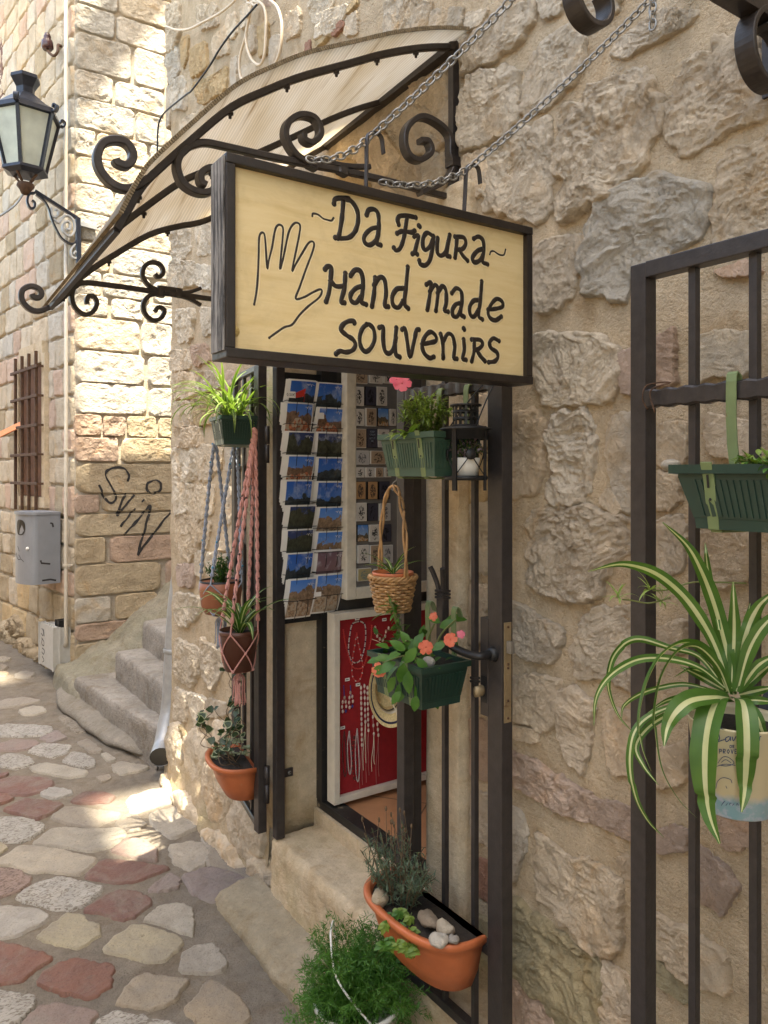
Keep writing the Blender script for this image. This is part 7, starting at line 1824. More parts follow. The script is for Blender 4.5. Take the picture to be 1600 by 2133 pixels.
# impatiens
im = plant('impatiens_plant', 'leafy impatiens with orange flowers filling the planter under the door handle', 'plant', (1.08, 1.45, 1.17))
rr = np.random.default_rng(14)
ip = [(790,1395,0.035,200),(800,1370,0.036,170),(815,1400,0.04,220),(830,1345,0.036,140),(845,1380,0.042,250),(850,1420,0.045,265),(860,1350,0.036,100),(868,1398,0.044,285),(875,1440,0.05,275),(835,1440,0.045,255),(815,1425,0.038,240),(895,1400,0.04,300),(905,1425,0.045,290),(845,1330,0.034,120),(880,1318,0.03,80),(905,1290,0.032,150),(930,1300,0.036,30),(950,1287,0.045,8),(915,1345,0.032,200),(945,1335,0.03,320),(800,1345,0.03,150),(865,1465,0.035,262),(905,1455,0.045,283),(780,1375,0.03,185),(820,1365,0.034,190),(855,1365,0.04,230),(880,1385,0.036,315),(838,1402,0.046,262),(808,1388,0.04,205),(890,1365,0.03,20),(870,1335,0.036,60),(825,1452,0.032,230)]
cen = (860, 1375)
for i, (x, y, L, ang) in enumerate(ip):
    a = R(ang); k = rr.uniform(-0.5, 0.1)
    c = at_depth(x, y, 1.74 + rr.uniform(-0.05, 0.05) + (0.05 if y < 1340 else 0.0))
    dv = _Rt * math.cos(a) + _U * math.sin(a) + np.array(_F) * k * 0.7
    m = MB(); dv = dv / np.linalg.norm(dv)
    leaves(m, [c - dv * L * 0.5], [dv], L * 1.08, L * 0.60, 0, 0.25, 0.25, up=[-np.array(_F) * 0.75 + _U * 0.75 + rr.normal(size=3) * 0.25]); part('leaf', m, L_MID, im)
lm = MB(); n = 90; pz = np.array([1.075, 1.47, 1.175]) + rr.normal(size=(n, 3)) * (0.022, 0.055, 0.018); leaves(lm, pz, rr.normal(size=(n, 3)) + (-0.5, -0.2, 0.3), 0.022, 0.013, (rr.random(n) < 0.4).astype(int)); part('foliage', lm, [L_MID, L_DARK], im)
m = MB()
for x, y in ((950, 1290), (935, 1335), (887, 1350), (845, 1335), (905, 1300), (870, 1400), (800, 1380)):
    e = at_depth(x, y, 1.75); s0 = np.array([1.075, 1.42 + rr.uniform(-0.02, 0.06), 1.165]); m.tube(smooth_path([s0, (s0 + e) / 2 + (0, 0, 0.015), e], 6), 0.0022, 6)
part('stem', m, STEM, im)
flower(im, at_depth(887, 1348, 1.69), 0.0165, PETAL_O, 1); flower(im, at_depth(938, 1332, 1.70), 0.017, PETAL_O, 2, (-0.75, -0.35, 0.55)); flower(im, at_depth(789, 1396, 1.73), 0.017, PETAL_O, 5); flower(im, at_depth(960, 1321, 1.72), 0.010, PETAL_P, 7, name='bud'); flower(im, at_depth(903, 1284, 1.74), 0.010, PETAL_O, 8, name='bud')
tr_ = plant('trailing_succulent', 'trailing green succulent stem climbing from the impatiens to the wicker basket', 'plant', tuple(at_depth(850, 1385, 1.82)))
P = smooth_path([at_depth(x, y, 1.83) for x, y in ((852, 1392), (848, 1360), (838, 1325), (826, 1296), (822, 1272), (812, 1252))], 8); m = MB(); m.tube(P, 0.004, 7); part('stem', m, STEM, tr_)
k = 46; u = rr.uniform(0.25, 1, k); c = P[(u * (len(P) - 1)).astype(int)]; lm = MB(); leaves(lm, c, rr.normal(size=(k, 3)) + (-0.2, 0.2, 0.3), rr.uniform(0.016, 0.028, k), 0.009, 0, 0.4, 0.3)
leaves(lm, [at_depth(812, 1262, 1.82), at_depth(800, 1278, 1.82), at_depth(828, 1285, 1.81)], [-_Rt + _U * 0.1, -_Rt * 1.0 - _U * 0.3, _Rt * 0.6 - _U], 0.034, 0.011); part('foliage', lm, L_MID, tr_)

# lavender trough
lv = plant('lavender_plant', 'grey green lavender clump with dry flower stalks in the low trough', 'plant', (1.08, 1.56, 0.575))
rr = np.random.default_rng(15); sm_ = MB(); lm = MB(); pos = []; dd = []
for i in range(64):
    a = rr.uniform(0, 6.283); r = math.sqrt(rr.random()); b0 = np.array([1.085 + 0.03 * r * math.cos(a), 1.545 + 0.06 * r * math.sin(a), 0.550])
    tip = b0 + (0.055 * r * math.cos(a), 0.075 * r * math.sin(a), rr.uniform(0.07, 0.145)); P = smooth_path([b0, (b0 + tip) / 2 + (0, 0, 0.012), tip], 5); sm_.tube(P, 0.0009, 4)
    k = 20; u = rr.uniform(0.15, 1, k); pos.append(P[(u * (len(P) - 1)).astype(int)]); dd.append(rr.normal(size=(k, 3)) * 0.8 + (0, 0, 0.7))
leaves(lm, np.concatenate(pos), np.concatenate(dd), rr.uniform(0.014, 0.026, 64 * 20), 0.0034, 0, 0.2, 0.2); part('foliage', lm, L_LAV, lv)
for i in range(13):
    b0 = np.array([1.085 + rr.uniform(-.04, .04), 1.55 + rr.uniform(-.07, .07), 0.62]); tip = b0 + (rr.uniform(-.02, .02), rr.uniform(-.03, .03), rr.uniform(0.10, 0.145)); sm_.tube([b0, (b0 + tip) / 2 + (0.004, 0, 0), tip], 0.0008, 4); sm_.sphere(tip, 0.0032, 0, 6, 5, (1, 1, 2.2))
part('stalk', sm_, TWIG, lv)
ch = plant('chrysanthemum_plant', 'bright green lobed chrysanthemum seedling with a pink bud in the low trough', 'plant', (1.035, 1.45, 0.575))
for i in range(22):
    x, y = rr.uniform(795, 905), rr.uniform(1895, 1985); y += (x - 850) * 0.25
    c = at_depth(x, y, 1.80 - (y - 1900) * 0.0012 + rr.uniform(-.01, .01)); m = MB(); b0 = R(rr.uniform(180, 380)); dv = _Rt * math.cos(b0) + _U * math.sin(b0) * 0.7
    for s, l in ((0, 1.0), (0.7, 0.78), (-0.7, 0.78), (1.35, 0.5), (-1.35, 0.5)):
        e = _Rt * math.cos(b0 + s) + _U * math.sin(b0 + s) * 0.75 - np.array(_F) * 0.25
        leaves(m, [c], [e], 0.026 * l, 0.014 * l, 0, 0.2, 0.2, up=[-np.array(_F) * 0.6 + _U + rr.normal(size=3) * 0.15])
    part('leaf', m, L_MARI if i % 3 else L_MID, ch)
flower(ch, at_depth(897, 1972, 1.70), 0.008, PETAL_P, 2, name='bud')
m = MB(); m.tube(smooth_path([(1.06, 1.45, 0.572), at_depth(850, 1930, 1.80), at_depth(897, 1972, 1.70)], 6), 0.0014, 5); part('stem', m, STEM, ch)

# left trough: ivy and sage
iv = plant('ivy_plant', 'dark variegated ivy climbing up the bars from the left terracotta trough', 'plant', (1.13, 2.66, 0.55))
rr = np.random.default_rng(17); m = MB(); pl = []
for k in range(11):
    a0 = np.array([1.12, 2.62 + rr.uniform(-.06, .08), 0.545]); P = [a0]
    hh = rr.uniform(0.14, 0.46) if k < 8 else 0.15
    for i in range(6): P.append(a0 + (rr.uniform(-.06, .02) - (0.03 if k > 7 else 0), rr.uniform(-.05, .05) + (0.03 if k > 7 else -0.005) * i, hh * (i + 1) / 6))
    P = smooth_path(P, 5); m.tube(P, 0.0013, 5); pl.append(P)
part('stem', m, TWIG, iv)
for P in pl:
    for i in range(7):
        c = P[int(rr.uniform(0.3, 1) * (len(P) - 1))]; lf = MB(); L = rr.uniform(0.02, 0.042); d = rr.normal(size=3) * (1, 1, 0.5) + (-0.5, -0.4, -0.1); d /= np.linalg.norm(d)
        nrm = rr.normal(size=3) * 0.5 + (-0.5, -0.6, 0.7); nrm -= d * np.dot(d, nrm); nrm /= np.linalg.norm(nrm); s = np.cross(d, nrm)
        out = [(0, 0), (0.10, 0.30), (0.30, 0.52), (0.48, 0.40), (0.62, 0.36), (1.0, 0.0)]
        V = [c + d * L * x + s * L * y * 0.9 for x, y in out] + [c + d * L * x - s * L * y * 0.9 for x, y in out[1:-1]] + [c + d * L * 0.35 - nrm * L * 0.05]
        V = np.array(V); core = c + d * L * 0.45; Vi = core + (V[:10] - core) * 0.76 - nrm * L * 0.02
        order = [0, 1, 2, 3, 4, 5, 9, 8, 7, 6]
        lf.add(np.vstack([V[order], Vi[order], [core - nrm * L * 0.06]]), [])
        for j in range(10):
            lf.f.append((j, (j + 1) % 10, 10 + (j + 1) % 10, 10 + j)); lf.mi.append(1 if i % 3 == 0 else 0); lf.sm.append(True)
            lf.f.append((10 + j, 10 + (j + 1) % 10, 20)); lf.mi.append(0); lf.sm.append(True)
        part('leaf', lf, [L_IVY, L_SAGE], iv)
sgp = plant('sage_plant', 'pale grey green sage rosettes at the front of the left terracotta trough', 'plant', (1.08, 2.68, 0.55))
for k, (x, y) in enumerate([(455, 1560), (470, 1545), (480, 1572), (498, 1545), (515, 1560), (488, 1550), (507, 1572), (446, 1580), (462, 1580)]):
    c = at_depth(x, y, 2.83 + 0.02 * (k % 3)); m = MB(); n = 12; a = np.arange(n) * 2.4
    leaves(m, np.tile(c, (n, 1)), np.c_[np.cos(a), np.sin(a), 0.25 + 0.06 * np.arange(n)], np.linspace(0.036, 0.018, n), np.linspace(0.016, 0.010, n), 0, 0.2, 0.25); part('leaf_rosette', m, L_SAGE, sgp)

# asparagus fern
fe = plant('asparagus_fern', 'bright green feathery asparagus fern spilling out of the white bucket', 'plant', (KC[0], KC[1], 0.24))
rr = np.random.default_rng(19); sm_ = MB(); pos = []; dd = []; 
for i in range(260):
    a = rr.uniform(0, 6.283); pit = rr.uniform(-0.25, 1.45); L = rr.uniform(0.10, 0.165) * (1 + 0.40 * (pit > 1.1))
    P = arch(KC + (rr.uniform(-.035, .035), rr.uniform(-.035, .035), 0.24), a, pit, L, rr.uniform(0.2, 1.1), 12, random.Random(i))
    if i % 2 == 0: sm_.tube(P[::2], 0.001, 4)
    for j in range(3, 12):
        for q_ in range(2 + (j > 6)):
            bd = rr.normal(size=3) * 0.9 + (P[j] - P[j - 1]) / np.linalg.norm(P[j] - P[j - 1]) * 0.8; bd /= np.linalg.norm(bd); bl = rr.uniform(0.012, 0.03)
            for s in range(7): pos.append(P[j] + bd * bl * s / 6); dd.append(bd * 0.8 + rr.normal(size=3) * 0.65)
pos = np.array(pos); blades_m = MB(); blades(blades_m, pos, np.array(dd), rr.uniform(0.010, 0.020, len(pos)), 0.0023, 0)
part('stem', sm_, STEM, fe); part('foliage', blades_m, L_FERN, fe)
# low plants in the far right planter
bush('sedum_plant', 'low sedum with mossy green leaves in the planter at the right edge', (1.035, 0.565, 1.598), 40, 0.030, 0.07, [L_MARI, L_MID], 0.014, 0.6, 10, 23)
# ------------------------------------------------------------------ postcards
def uvmesh(name, V, mat, back=None, thick=0.0):
    """V: (n, m, 3) front sheet, row 0 on top; uv over it"""
    n, k = V.shape[:2]; F = [(i * k + j, i * k + j + 1, (i + 1) * k + j + 1, (i + 1) * k + j) for i in range(n - 1) for j in range(k - 1)]
    F = [f[::-1] for f in F]
    me = bpy.data.meshes.new(name); me.from_pydata(V.reshape(-1, 3).tolist(), [], F); me.materials.append(mat)
    uv = me.uv_layers.new(name='UVMap'); U = np.array([(j / (k - 1), 1 - i / (n - 1)) for i in range(n) for j in range(k)])
    uv.data.foreach_set('uv', np.concatenate([U[list(p.vertices)] for p in me.polygons]).astype(np.float32).ravel())
    me.polygons.foreach_set('use_smooth', np.ones(len(me.polygons), dtype=bool)); return me
PH = [m_photo('print_blue_bay', (0.02, 0.10, 0.42), (0.08, 0.22, 0.50), (0.035, 0.045, 0.05), (0.25, 0.12, 0.07), 0.62, 0.10),
      m_photo('print_red_roofs', (0.04, 0.16, 0.55), (0.20, 0.32, 0.55), (0.16, 0.10, 0.07), (0.36, 0.13, 0.07), 0.72, 0.55),
      m_photo('print_dark_cliff', (0.03, 0.05, 0.14), (0.06, 0.07, 0.10), (0.045, 0.05, 0.035), (0.28, 0.10, 0.05), 0.85, 0.22),
      m_photo('print_stone_square', (0.05, 0.20, 0.60), (0.30, 0.42, 0.62), (0.22, 0.15, 0.10), (0.30, 0.20, 0.13), 0.70, 0.40),
      m_photo('print_dusk', (0.16, 0.10, 0.13), (0.26, 0.15, 0.14), (0.08, 0.05, 0.05), (0.40, 0.12, 0.05), 0.25, 0.10)]
RY = 2.400
rk = thing('postcard_rack', 'black wire postcard rack hanging in the doorway left of the door', 'rack', (1.33, RY + 0.04, 1.08))
zt0 = on_y(655, 775, RY)[2]; zb0 = on_y(655, 1300, RY)[2]
xl = on_y(594, 1000, RY)[0]; xr = on_y(722, 1000, RY)[0]
m = MB(); m.box((xl - 0.012, RY + 0.060, zb0 + 0.0), (xr + 0.004, RY + 0.072, zt0)); part('back_panel', m, BLACK, rk)
rowsL = [790, 838, 898, 948, 1000, 1053, 1103, 1152, 1207]; rowsR = [796, 848, 900, 952, 1003, 1056, 1107, 1147, 1197]
descs = {0: ['a blue bay under mountains', 'a sunlit town of red houses', 'a dark mountain over a harbour', 'red roofs seen from above', 'a deep blue river bend', 'an evening bay with an island', 'a green ravine and ruins', 'a white yacht on blue water', 'a stone square with a sleeping dog'],
         1: ['a turquoise shore and dark cliff', 'a red cliff town over blue water', 'a green wooded gorge', 'a dark lake under clouds', 'a small village below white clouds', 'an arched stone gate', 'a pale palace front', 'a pink evening sky', 'a twin towered church']}
kinds = {0: [0, 1, 2, 1, 0, 2, 2, 0, 3], 1: [0, 1, 2, 0, 0, 3, 3, 4, 3]}
ordn = ['top', 'second', 'third', 'fourth', 'fifth', 'sixth', 'seventh', 'eighth', 'lowest']
wm_ = MB()
for c, rows in ((0, rowsL), (1, rowsR)):
    xa_ = (on_y(602, 1000, RY)[0], on_y(664, 1000, RY)[0])[c]; wd = (on_y(659, 1000, RY)[0] - xa_) if c == 0 else (on_y(721, 1000, RY)[0] - xa_)
    for r, yy in enumerate(rows):
        z1 = on_y(630 + 60 * c, yy, RY - 0.01)[2]; hgt = 0.145; z0_ = z1 - hgt
        rr = random.Random(r * 7 + c); dx = rr.uniform(-0.006, 0.005)
        t = thing('postcard_stack', 'postcards showing %s, %s in the rack\'s %s column' % (descs[c][r], ordn[r], ('left', 'right')[c]), 'postcards', (xa_ + wd / 2, RY + 0.02, z0_), 'postcards in the black rack')
        tilt = rr.uniform(-0.035, 0.075); lean = 0.062
        def sheet(off, dx2, inset=0.0, dz=0.0, n=7, k=5):
            V = np.empty((n, k, 3))
            for i in range(n):
                f = i / (n - 1)
                for j in range(k):
                    g = j / (k - 1)
                    x = xa_ + dx + dx2 + inset + (wd - 2 * inset) * g; z = z1 + dz - inset - (hgt - 2 * inset) * f
                    fz = min(1.0, max(0.0, (z1 - z) / hgt)); y = RY - 0.012 + lean * fz + off + 0.018 * (1 - fz) ** 2.5 + 0.004 * (g - 0.5) ** 2 * 4
                    V[i, j] = (x + tilt * (z - z0_) , y, z)
            return V
        loc = np.array(t.location)
        for q_ in range(3 + rr.randint(0, 2)):
            mm = MB(); V = sheet(0.0018 + 0.0034 * q_, rr.uniform(-0.005, 0.001) - 0.0026 * q_, 0, rr.uniform(-0.003, 0.002)); mm.grid(V[:, ::-1]); part('card', mm, CARD, t)
        mm = MB(); mm.grid(sheet(0.0, 0)[:, ::-1]); part('card', mm, CARD, t)
        me = uvmesh('picture', sheet(-0.0010, 0, 0.0045) - loc, PH[kinds[c][r]]); o = bpy.data.objects.new('picture', me); COL.objects.link(o); o.parent = t
        if rr.random() < 0.75:                          # little white handwriting on the print
            sw = MB(); x0_, zz = xa_ + dx + wd * 0.58, z1 - 0.018
            P = [(x0_ + 0.004 * k + 0.002 * math.sin(k * 2.1), RY - 0.0145 + 0.008 * 0.5, zz + 0.004 * math.sin(k * 2.6) * (2.0 if k in (0, 4) else 1)) for k in range(8)]
            sw.tube(smooth_path(P, 4), 0.0005, 4); part('script', sw, CARD, t)
        zw = z1 - 0.075
        wm_.tube([(xa_ - 0.008, RY - 0.016 + 0.02, zw), (xa_ + wd * 0.3, RY - 0.02 + 0.02, zw - 0.001), (xa_ + wd + 0.004, RY - 0.016 + 0.02, zw)], 0.0013, 5)
        for g in (0.32, 0.72): wm_.tube([(xa_ + wd * g, RY + 0.003, zw), (xa_ + wd * g, RY + 0.012, zw - 0.045), (xa_ + wd * g, RY + 0.03, zw - 0.072)], 0.0012, 5)
        for g in (-0.06, 1.02): wm_.tube([(xa_ + wd * g, RY + 0.004, zw), (xa_ + wd * g, RY + 0.062, zw - 0.004)], 0.0012, 5)
part('wire', wm_, BLACK, rk)
def text_part(txt, size, org, right, up, mat, parent, name='lettering', nudge=0.0):
    cu = bpy.data.curves.new(name, 'FONT'); cu.body = txt; cu.size = size; cu.align_x = 'CENTER'; cu.resolution_u = 2
    tmp = bpy.data.objects.new(name, cu); COL.objects.link(tmp)
    bpy.context.view_layer.update()
    me = bpy.data.meshes.new_from_object(tmp.evaluated_get(bpy.context.evaluated_depsgraph_get())); bpy.data.objects.remove(tmp)
    right = Vector(right).normalized(); up = Vector(up).normalized(); nn = right.cross(up)
    M_ = Matrix((right, up, nn)).transposed().to_4x4(); M_.translation = Vector(org) + nn * nudge
    me.transform(M_ if parent is None else Matrix.Translation(-Vector(parent.location)) @ M_)
    me.materials.clear(); me.materials.append(mat)
    o = bpy.data.objects.new(name, me); COL.objects.link(o); o.parent = parent; return o
q = on_y(606, 822, RY - 0.03); tg = thing('price_tag', 'white price tag reading 0.50€ clipped to the top left postcards', 'price tag', tuple(q))
m = MB(); m.box(q + (-0.018, -0.0004, -0.011), q + (0.018, 0.0004, 0.011)); part('card', m, CARD, tg); text_part('0.50€', 0.014, q + (0, -0.0012, -0.005), (1, 0, 0), (0, 0, 1), INK, tg)
fl_ = MB(); a, b, c, d = [on_y(x, y, RY - 0.028) for x, y in ((616, 818), (637, 809), (633, 826), (616, 829))]; fl_.add([a, b, c, d], [(0, 3, 2, 1)], 0, False)
fl_.tube([on_y(637, 809, RY - 0.028), on_y(633, 838, RY - 0.028)], 0.0007, 5); solo('paper_flag', fl_, m_plain('red_paper', (0.45, 0.03, 0.02), 0.6), 'small red paper flag stuck beside the price tag on the postcards', 'flag')
q = on_y(668, 866, RY - 0.02); m = MB(); m.box(q + (-0.014, -0.0004, -0.011), q + (0.014, 0.0004, 0.011)); solo('paper_label', m, CARD, 'white paper label on the second postcard of the right column', 'label')
q = on_y(662, 1238, RY - 0.02); m = MB(); m.box(q + (-0.014, -0.0004, -0.008), q + (0.014, 0.0004, 0.008)); solo('paper_label', m, CARD, 'white paper label between the two lowest postcard stacks', 'label')

# ------------------------------------------------------------------ magnet board
MY = 2.385
mb_ = thing('magnet_board', 'grey magnet display board in a worn white painted frame inside the doorway', 'display board', (1.65, MY + 0.02, 1.15))
bx0 = on_y(741, 1000, MY)[0]; bx1 = bx0 + 0.50; bz0 = on_y(760, 1222, MY)[2]; bz1 = 2.06
m = MB(); m.box((bx0 - 0.005, MY + 0.008, bz0 - 0.005), (bx1 + 0.005, MY + 0.028, bz1 + 0.005)); part('panel', m, FELTG, mb_)
for lo, hi in (((bx0 - 0.042, MY - 0.006, bz0 - 0.042), (bx0, MY + 0.034, bz1 + 0.04)), ((bx1, MY - 0.006, bz0 - 0.042), (bx1 + 0.042, MY + 0.034, bz1 + 0.04)), ((bx0 + 0.0005, MY - 0.005, bz0 - 0.042), (bx1 - 0.0005, MY + 0.033, bz0)), ((bx0 + 0.0005, MY - 0.005, bz1), (bx1 - 0.0005, MY + 0.033, bz1 + 0.04))):
    m = MB(); m.box(lo, hi, bevel=0.004); part('frame', m, PAINTW, mb_)
ART = {'w': m_art('print_ink_drawing', (0.02, 0.02, 0.02), (0.55, 0.52, 0.48), 6, 0.50), 'k': m_art('print_dark_cat', (0.010, 0.010, 0.012), (0.05, 0.05, 0.07), 4, 0.5), 's': m_art('print_sepia', (0.07, 0.045, 0.03), (0.36, 0.27, 0.19), 7, 0.5),
       'b': m_photo('print_small_blue', (0.05, 0.20, 0.55), (0.35, 0.45, 0.55), (0.10, 0.08, 0.05), (0.30, 0.16, 0.06), 0.45, 0.2), 'y': m_art('print_map', (0.16, 0.20, 0.18), (0.36, 0.31, 0.16), 9, 0.5), 'o': m_art('print_street', (0.07, 0.05, 0.04), (0.40, 0.24, 0.12), 7, 0.46), 'g': m_art('print_grey_view', (0.10, 0.10, 0.11), (0.45, 0.44, 0.43), 8, 0.5)}
Z4 = ((560, 770), 0.2579)
mag = [(70, [(740,110,75,'s','cat portrait'),(865,105,75,'w','black bird drawing'),(965,75,75,'w','black cat drawing')]),
 (215, [(725,82,145,'w','curly tailed cat drawing'),(820,88,145,'k','moonlit cat picture'),(912,80,145,'w','tall cat drawing')]),
 (385, [(728,80,130,'w','dancing figure drawing'),(825,82,140,'s','standing cats picture'),(920,88,140,'b','white cat portrait'),(1000,50,130,'w','half hidden cat drawing')]),
 (555, [(738,90,150,'s','golden couple picture'),(832,84,150,'k','dark slogan'),(925,88,140,'w','heart and cat drawing')]),
 (710, [(750,112,110,'g','painted pale cat'),(880,118,105,'s','embracing pair picture')]),
 (830, [(735,66,80,'w','small square lady drawing'),(815,64,80,'w','small square slim cat drawing'),(890,62,78,'s','small square leopard drawing'),(960,50,78,'w','small square black cat drawing')]),
 (975, [(738,82,145,'o','yellow street'),(836,80,145,'o','red house'),(930,84,145,'k','dark alley')]),
 (1150, [(745,86,150,'w','ink palm square'),(836,80,145,'k','dark tower'),(937,84,140,'g','grey sea town')]),
 (1320, [(756,88,140,'b','blue sky town'),(855,84,140,'w','line map'),(944,84,145,'k','black skyline')]),
 (1490, [(762,88,150,'w','ink cathedral'),(860,84,150,'s','brown gate'),(955,88,150,'g','grey lane')]),
 (1655, [(770,108,110,'y','yellow map'),(905,100,105,'g','pale coast')])]
rown = ['top', 'second', 'third', 'fourth', 'fifth', 'sixth', 'seventh', 'eighth', 'ninth', 'tenth', 'lowest']
for ri, (yc, row) in enumerate(mag):
    for ci, (xc, w, h, kd, ds) in enumerate(row):
        a = on_y(560 + (xc - w / 2) * Z4[1], 770 + (yc + h / 2) * Z4[1], MY); b = on_y(560 + (xc + w / 2) * Z4[1], 770 + (yc - h / 2) * Z4[1], MY)
        if ri == 0: b[2] += 0.02
        lo = np.array([a[0], MY - 0.003, a[2]]); hi = np.array([b[0], MY + 0.0075, b[2]])
        t = thing('fridge_magnet', 'small %s fridge magnet in the %s row of the magnet board' % (ds, rown[ri]), 'magnet', tuple(lo), 'magnets on the display board')
        m = MB(); m.box(lo, hi); part('body', m, CARD if kd in 'wgys' else BLACK, t)
        V = np.array([[(lo[0] + 0.0012, MY - 0.0034, hi[2] - 0.0012), (hi[0] - 0.0012, MY - 0.0034, hi[2] - 0.0012)], [(lo[0] + 0.0012, MY - 0.0034, lo[2] + 0.0012), (hi[0] - 0.0012, MY - 0.0034, lo[2] + 0.0012)]])
        o = bpy.data.objects.new('picture', uvmesh('picture', V - lo, ART[kd])); COL.objects.link(o); o.parent = t
        if ds == 'dark slogan':
            cx_ = (lo[0] + hi[0]) / 2
            for k, wd_ in enumerate(('KEEP', 'CALM', 'LET IT', 'BE')): text_part(wd_, 0.0095, (cx_, MY - 0.0040, hi[2] - 0.014 - 0.0105 * k - (0.003 if k > 1 else 0)), (1, 0, 0), (0, 0, 1), m_plain('pale_blue_print', (0.3, 0.4, 0.5), 0.5), t)

# ------------------------------------------------------------------ red jewellery board
JY = 2.405
Z6 = ((640, 1240), 0.2532)
jx0 = on_y(702, 1480, JY)[0]; jx1 = 2.02; jz0 = on_y(712, 1668, JY)[2]; jz1 = on_y(702, 1291, JY)[2]
jb = thing('display_board', 'red felt jewellery board in a cream frame standing inside the doorway', 'display board', (1.7, JY + 0.02, jz0))
m = MB(); m.box((jx0, JY, jz0 + 0.02), (jx1, JY + 0.012, jz1)); part('felt_panel', m, REDF, jb)
FR2 = m_plain('cream_frame_paint', (0.62, 0.56, 0.46), 0.55, 0, 0.1, 20)
for lo, hi in (((jx0 - 0.024, JY - 0.022, jz0), (jx0, JY + 0.03, jz1 + 0.026)), ((jx0 + 0.0005, JY - 0.021, jz0), (jx1, JY + 0.029, jz0 + 0.024)), ((jx0 + 0.0005, JY - 0.021, jz1), (jx1, JY + 0.029, jz1 + 0.026)), ((jx1, JY - 0.022, jz0), (jx1 + 0.024, JY + 0.03, jz1 + 0.026))):
    m = MB(); m.box(lo, hi, bevel=0.002); part('frame', m, FR2, jb)
def jp(p, off=0.005): return on_y(Z6[0][0] + p[0] * Z6[1], Z6[0][1] + p[1] * Z6[1], JY - off)
def beads(name, label, pts, r, mat, cat='necklace', step=2.0, mat2=None, group=None, elong=(1, 1, 1)):
    P = smooth_path([jp(p) for p in pts], 10); L = np.sum(np.linalg.norm(np.diff(P, axis=0), axis=1)); Q = resamp3(P, max(3, int(L / (r * step))))
    t = thing(name, label, cat, tuple(Q[0]), group); m = MB(); m2 = MB()
    for i, c in enumerate(Q): (m2 if mat2 and i % 4 == 0 else m).sphere(c, r, 0, 8, 6, elong)
    part('beads', m, mat, t)
    if mat2: part('spacer_bead', m2, mat2, t)
    s = MB(); s.tube(Q, r * 0.35, 4); part('string', s, THREAD, t); return t
JG = 'jewellery pinned on the red board'
beads('necklace', 'silver grey bead necklace hanging in a long oval on the red board', [(410,218),(370,240),(350,330),(340,450),(360,530),(395,555),(440,530),(470,440),(482,330),(475,245),(440,215),(410,218)], 0.0028, SILVERB, mat2=NAVY, group=JG)
beads('necklace', 'wide red coral necklace spanning the top of the board', [(297,285),(310,370),(335,480),(370,580),(420,605),(465,580),(500,480),(525,370),(531,250)], 0.0034, CORAL, group=JG)
beads('necklace', 'narrow red bead necklace hanging below the silver one', [(408,310),(390,420),(370,560),(372,660),(400,705),(435,690),(458,600),(440,480),(420,390),(408,310)], 0.0028, CORAL, mat2=SILVERB, group=JG)
beads('necklace', 'white cowrie shell necklace at the upper right of the board', [(560,265),(560,310),(590,350),(615,375),(640,340),(650,290),(670,270)], 0.006, SHELL, step=2.4, group=JG, elong=(0.8, 0.5, 1.2))
for k, (xx, ds) in enumerate(((305, 'left'), (360, 'right'))):
    beads('bracelet', '%s of the two cowrie bracelets tied with blue cord' % ds, [(xx + 2, 840), (xx - 18, 900), (xx - 10, 960), (xx + 12, 955), (xx + 15, 895), (xx + 2, 840)] if k == 0 else [(xx - 5, 800), (xx - 15, 870), (xx - 10, 925), (xx + 10, 920), (xx + 15, 850), (xx - 5, 800)], 0.0058, SHELL, 'bracelet', 2.5, NAVYB, JG, (0.8, 0.5, 1.2))
    t = [o for o in bpy.data.objects if o.name.startswith('bracelet') and o.parent is None][-1]
    s = MB(); s.tube([jp((xx - 4, 740)), jp((xx - 2, 790)), jp((xx, 830))], 0.0018, 6); part('blue_cord', s, NAVYB, t)
for k, (xx, y0, y1, lng, ds) in enumerate(((447, 760, 1230, 1620, 'longest'), (475, 745, 1040, 1440, 'second'), (500, 760, 1110, 1540, 'third'), (545, 1000, 1140, 1450, 'fourth'), (582, 1060, 1150, 1550, 'fifth'))):
    t = beads('shell_strand', '%s strand of cowrie shells hanging with loose cords on the red board' % ds, [(xx - 4, y0), (xx, (y0 + y1) / 2), (xx + 4, y1)], 0.0062, SHELL, 'necklace', 2.7, None, JG, (0.75, 0.5, 1.25))
    s = MB()
    for dxx in (-6, 4): s.tube(smooth_path([jp((xx + 4, y1)), jp((xx + 2 + dxx, y1 + 120)), jp((xx - 4 + dxx * 2, (y1 + lng) / 2 + 60)), jp((xx + dxx * 2.2, lng - (0 if dxx < 0 else 60)))], 6), 0.0011, 5)
    part('cord', s, (THREAD, COTTON)[k % 2], t)
for k, (xx, y0, y1, mt, ds) in enumerate(((305, 1120, 1500, BEAD, 'dark brown'), (345, 1120, 1480, SILVERB, 'pale'), (385, 1150, 1530, BEAD, 'black and silver'), (410, 1100, 1540, SILVERB, 'grey'))):
    beads('bead_string', '%s bead string in the lower left bunch on the red board' % ds, [(xx, y0), (xx - 14, (y0 + y1) / 2 - 60), (xx - 6, y1 - 60), (xx + 8, y1 - 8), (xx + 18, y1 - 70), (xx + 16, (y0 + y1) / 2), (xx + 2, y0)], 0.0023, mt, 'necklace', 2.0, CORAL if k == 2 else None, JG)
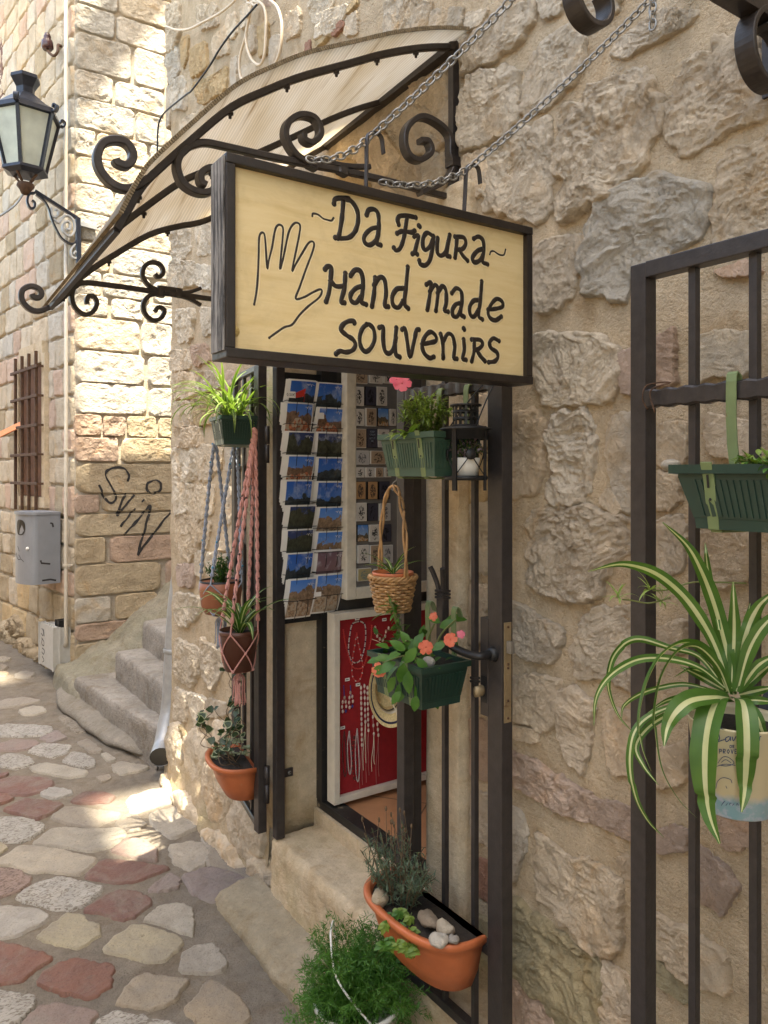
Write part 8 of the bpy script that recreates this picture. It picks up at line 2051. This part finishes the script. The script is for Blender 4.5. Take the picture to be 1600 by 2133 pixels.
for k, ((xx, yy), ds) in enumerate((((412, 192), 'above the silver necklace'), ((635, 200), 'above the cowrie necklace'), ((330, 693), 'above the two bracelets'), ((418, 735), 'above the long shell strands'), ((292, 1090), 'above the lower bead strings'))):
    q = jp((xx, yy), 0.004); t = thing('price_tag', 'small white price label ' + ds, 'price tag', tuple(q), 'price labels on the red board')
    m = MB(); m.box(q + (-0.0095, -0.0003, -0.0055), q + (0.0095, 0.0003, 0.0055)); part('card', m, CARD, t)
    s = MB(); s.box(q + (-0.006, -0.0007, -0.0016), q + (0.006, -0.0004, 0.0016)); part('print', s, FELTG, t)

# ------------------------------------------------------------------ straw hat
hc = on_y(812, 1437, 2.27)
ht = thing('straw_hat', 'crocheted straw hat with navy stripes hanging in front of the red board', 'hat', tuple(hc))
ax = np.array([-0.42, -0.88, 0.12]); ax /= np.linalg.norm(ax); hu = np.cross(ax, (0, 0, 1)); hu /= np.linalg.norm(hu); hv = np.cross(hu, ax)
def hat_lathe(prof, mat, name, seg=48, wob=0.0):
    m = MB(); m.lathe(prof, (0, 0, 0), seg); v = m.v[0]
    a = np.arctan2(v[:, 1], v[:, 0]); r = np.hypot(v[:, 0], v[:, 1])
    w = v[:, 2] + wob * np.sin(a * 2 + 0.6) * (r / 0.12) ** 2
    m.v[0] = hc + (v[:, :1] * 0.62) * hu + v[:, 1:2] * hv + w[:, None] * ax
    return part(name, m, mat, ht)
def rows(r0, r1, z0, z1, n):
    out = []
    for i in range(n + 1):
        f = i / n; r = r0 + (r1 - r0) * f; z = z0 + (z1 - z0) * f; out.append((r, z + 0.0012 * (i % 2)))
    return out
hat_lathe(rows(0.084, 0.129, 0.0, 0.022, 24) + rows(0.129, 0.084, 0.016, -0.006, 4) + rows(0.084, 0.074, -0.006, -0.075, 22) + rows(0.074, 0.0, -0.078, -0.098, 20), STRAW, 'straw', 72, 0.010)
hat_lathe([(0.110, 0.0145), (0.114, 0.0185), (0.117, 0.0178), (0.114, 0.0152)], NAVY, 'stripe', 48, 0.010)
hat_lathe([(0.0835, 0.001), (0.080, -0.006), (0.079, -0.03), (0.081, -0.03), (0.084, -0.004)], COTTON, 'inner_band', 48)
hat_lathe([(0.0783, -0.032), (0.0772, -0.040), (0.0765, -0.040), (0.0775, -0.032)], NAVY, 'stripe', 48)
m = MB(); m.strap(smooth_path([hc + hu * 0.01 + hv * 0.02 + ax * -0.01, hc + hu * 0.0 - hv * 0.03 + ax * 0.02, hc - hu * 0.02 - hv * 0.08 + ax * 0.025, hc - hu * 0.03 - hv * 0.13 + ax * 0.02], 6), 0.004, 0.001, ax); part('ribbon', m, COTTON, ht)
m = MB(); q = hc + hv * 0.125; m.tube(smooth_path([q, q + (0.0, 0.05, 0.03), (q[0], JY - 0.004, q[2] + 0.035)], 5), 0.0012, 5); part('hanging_loop', m, COTTON, ht)
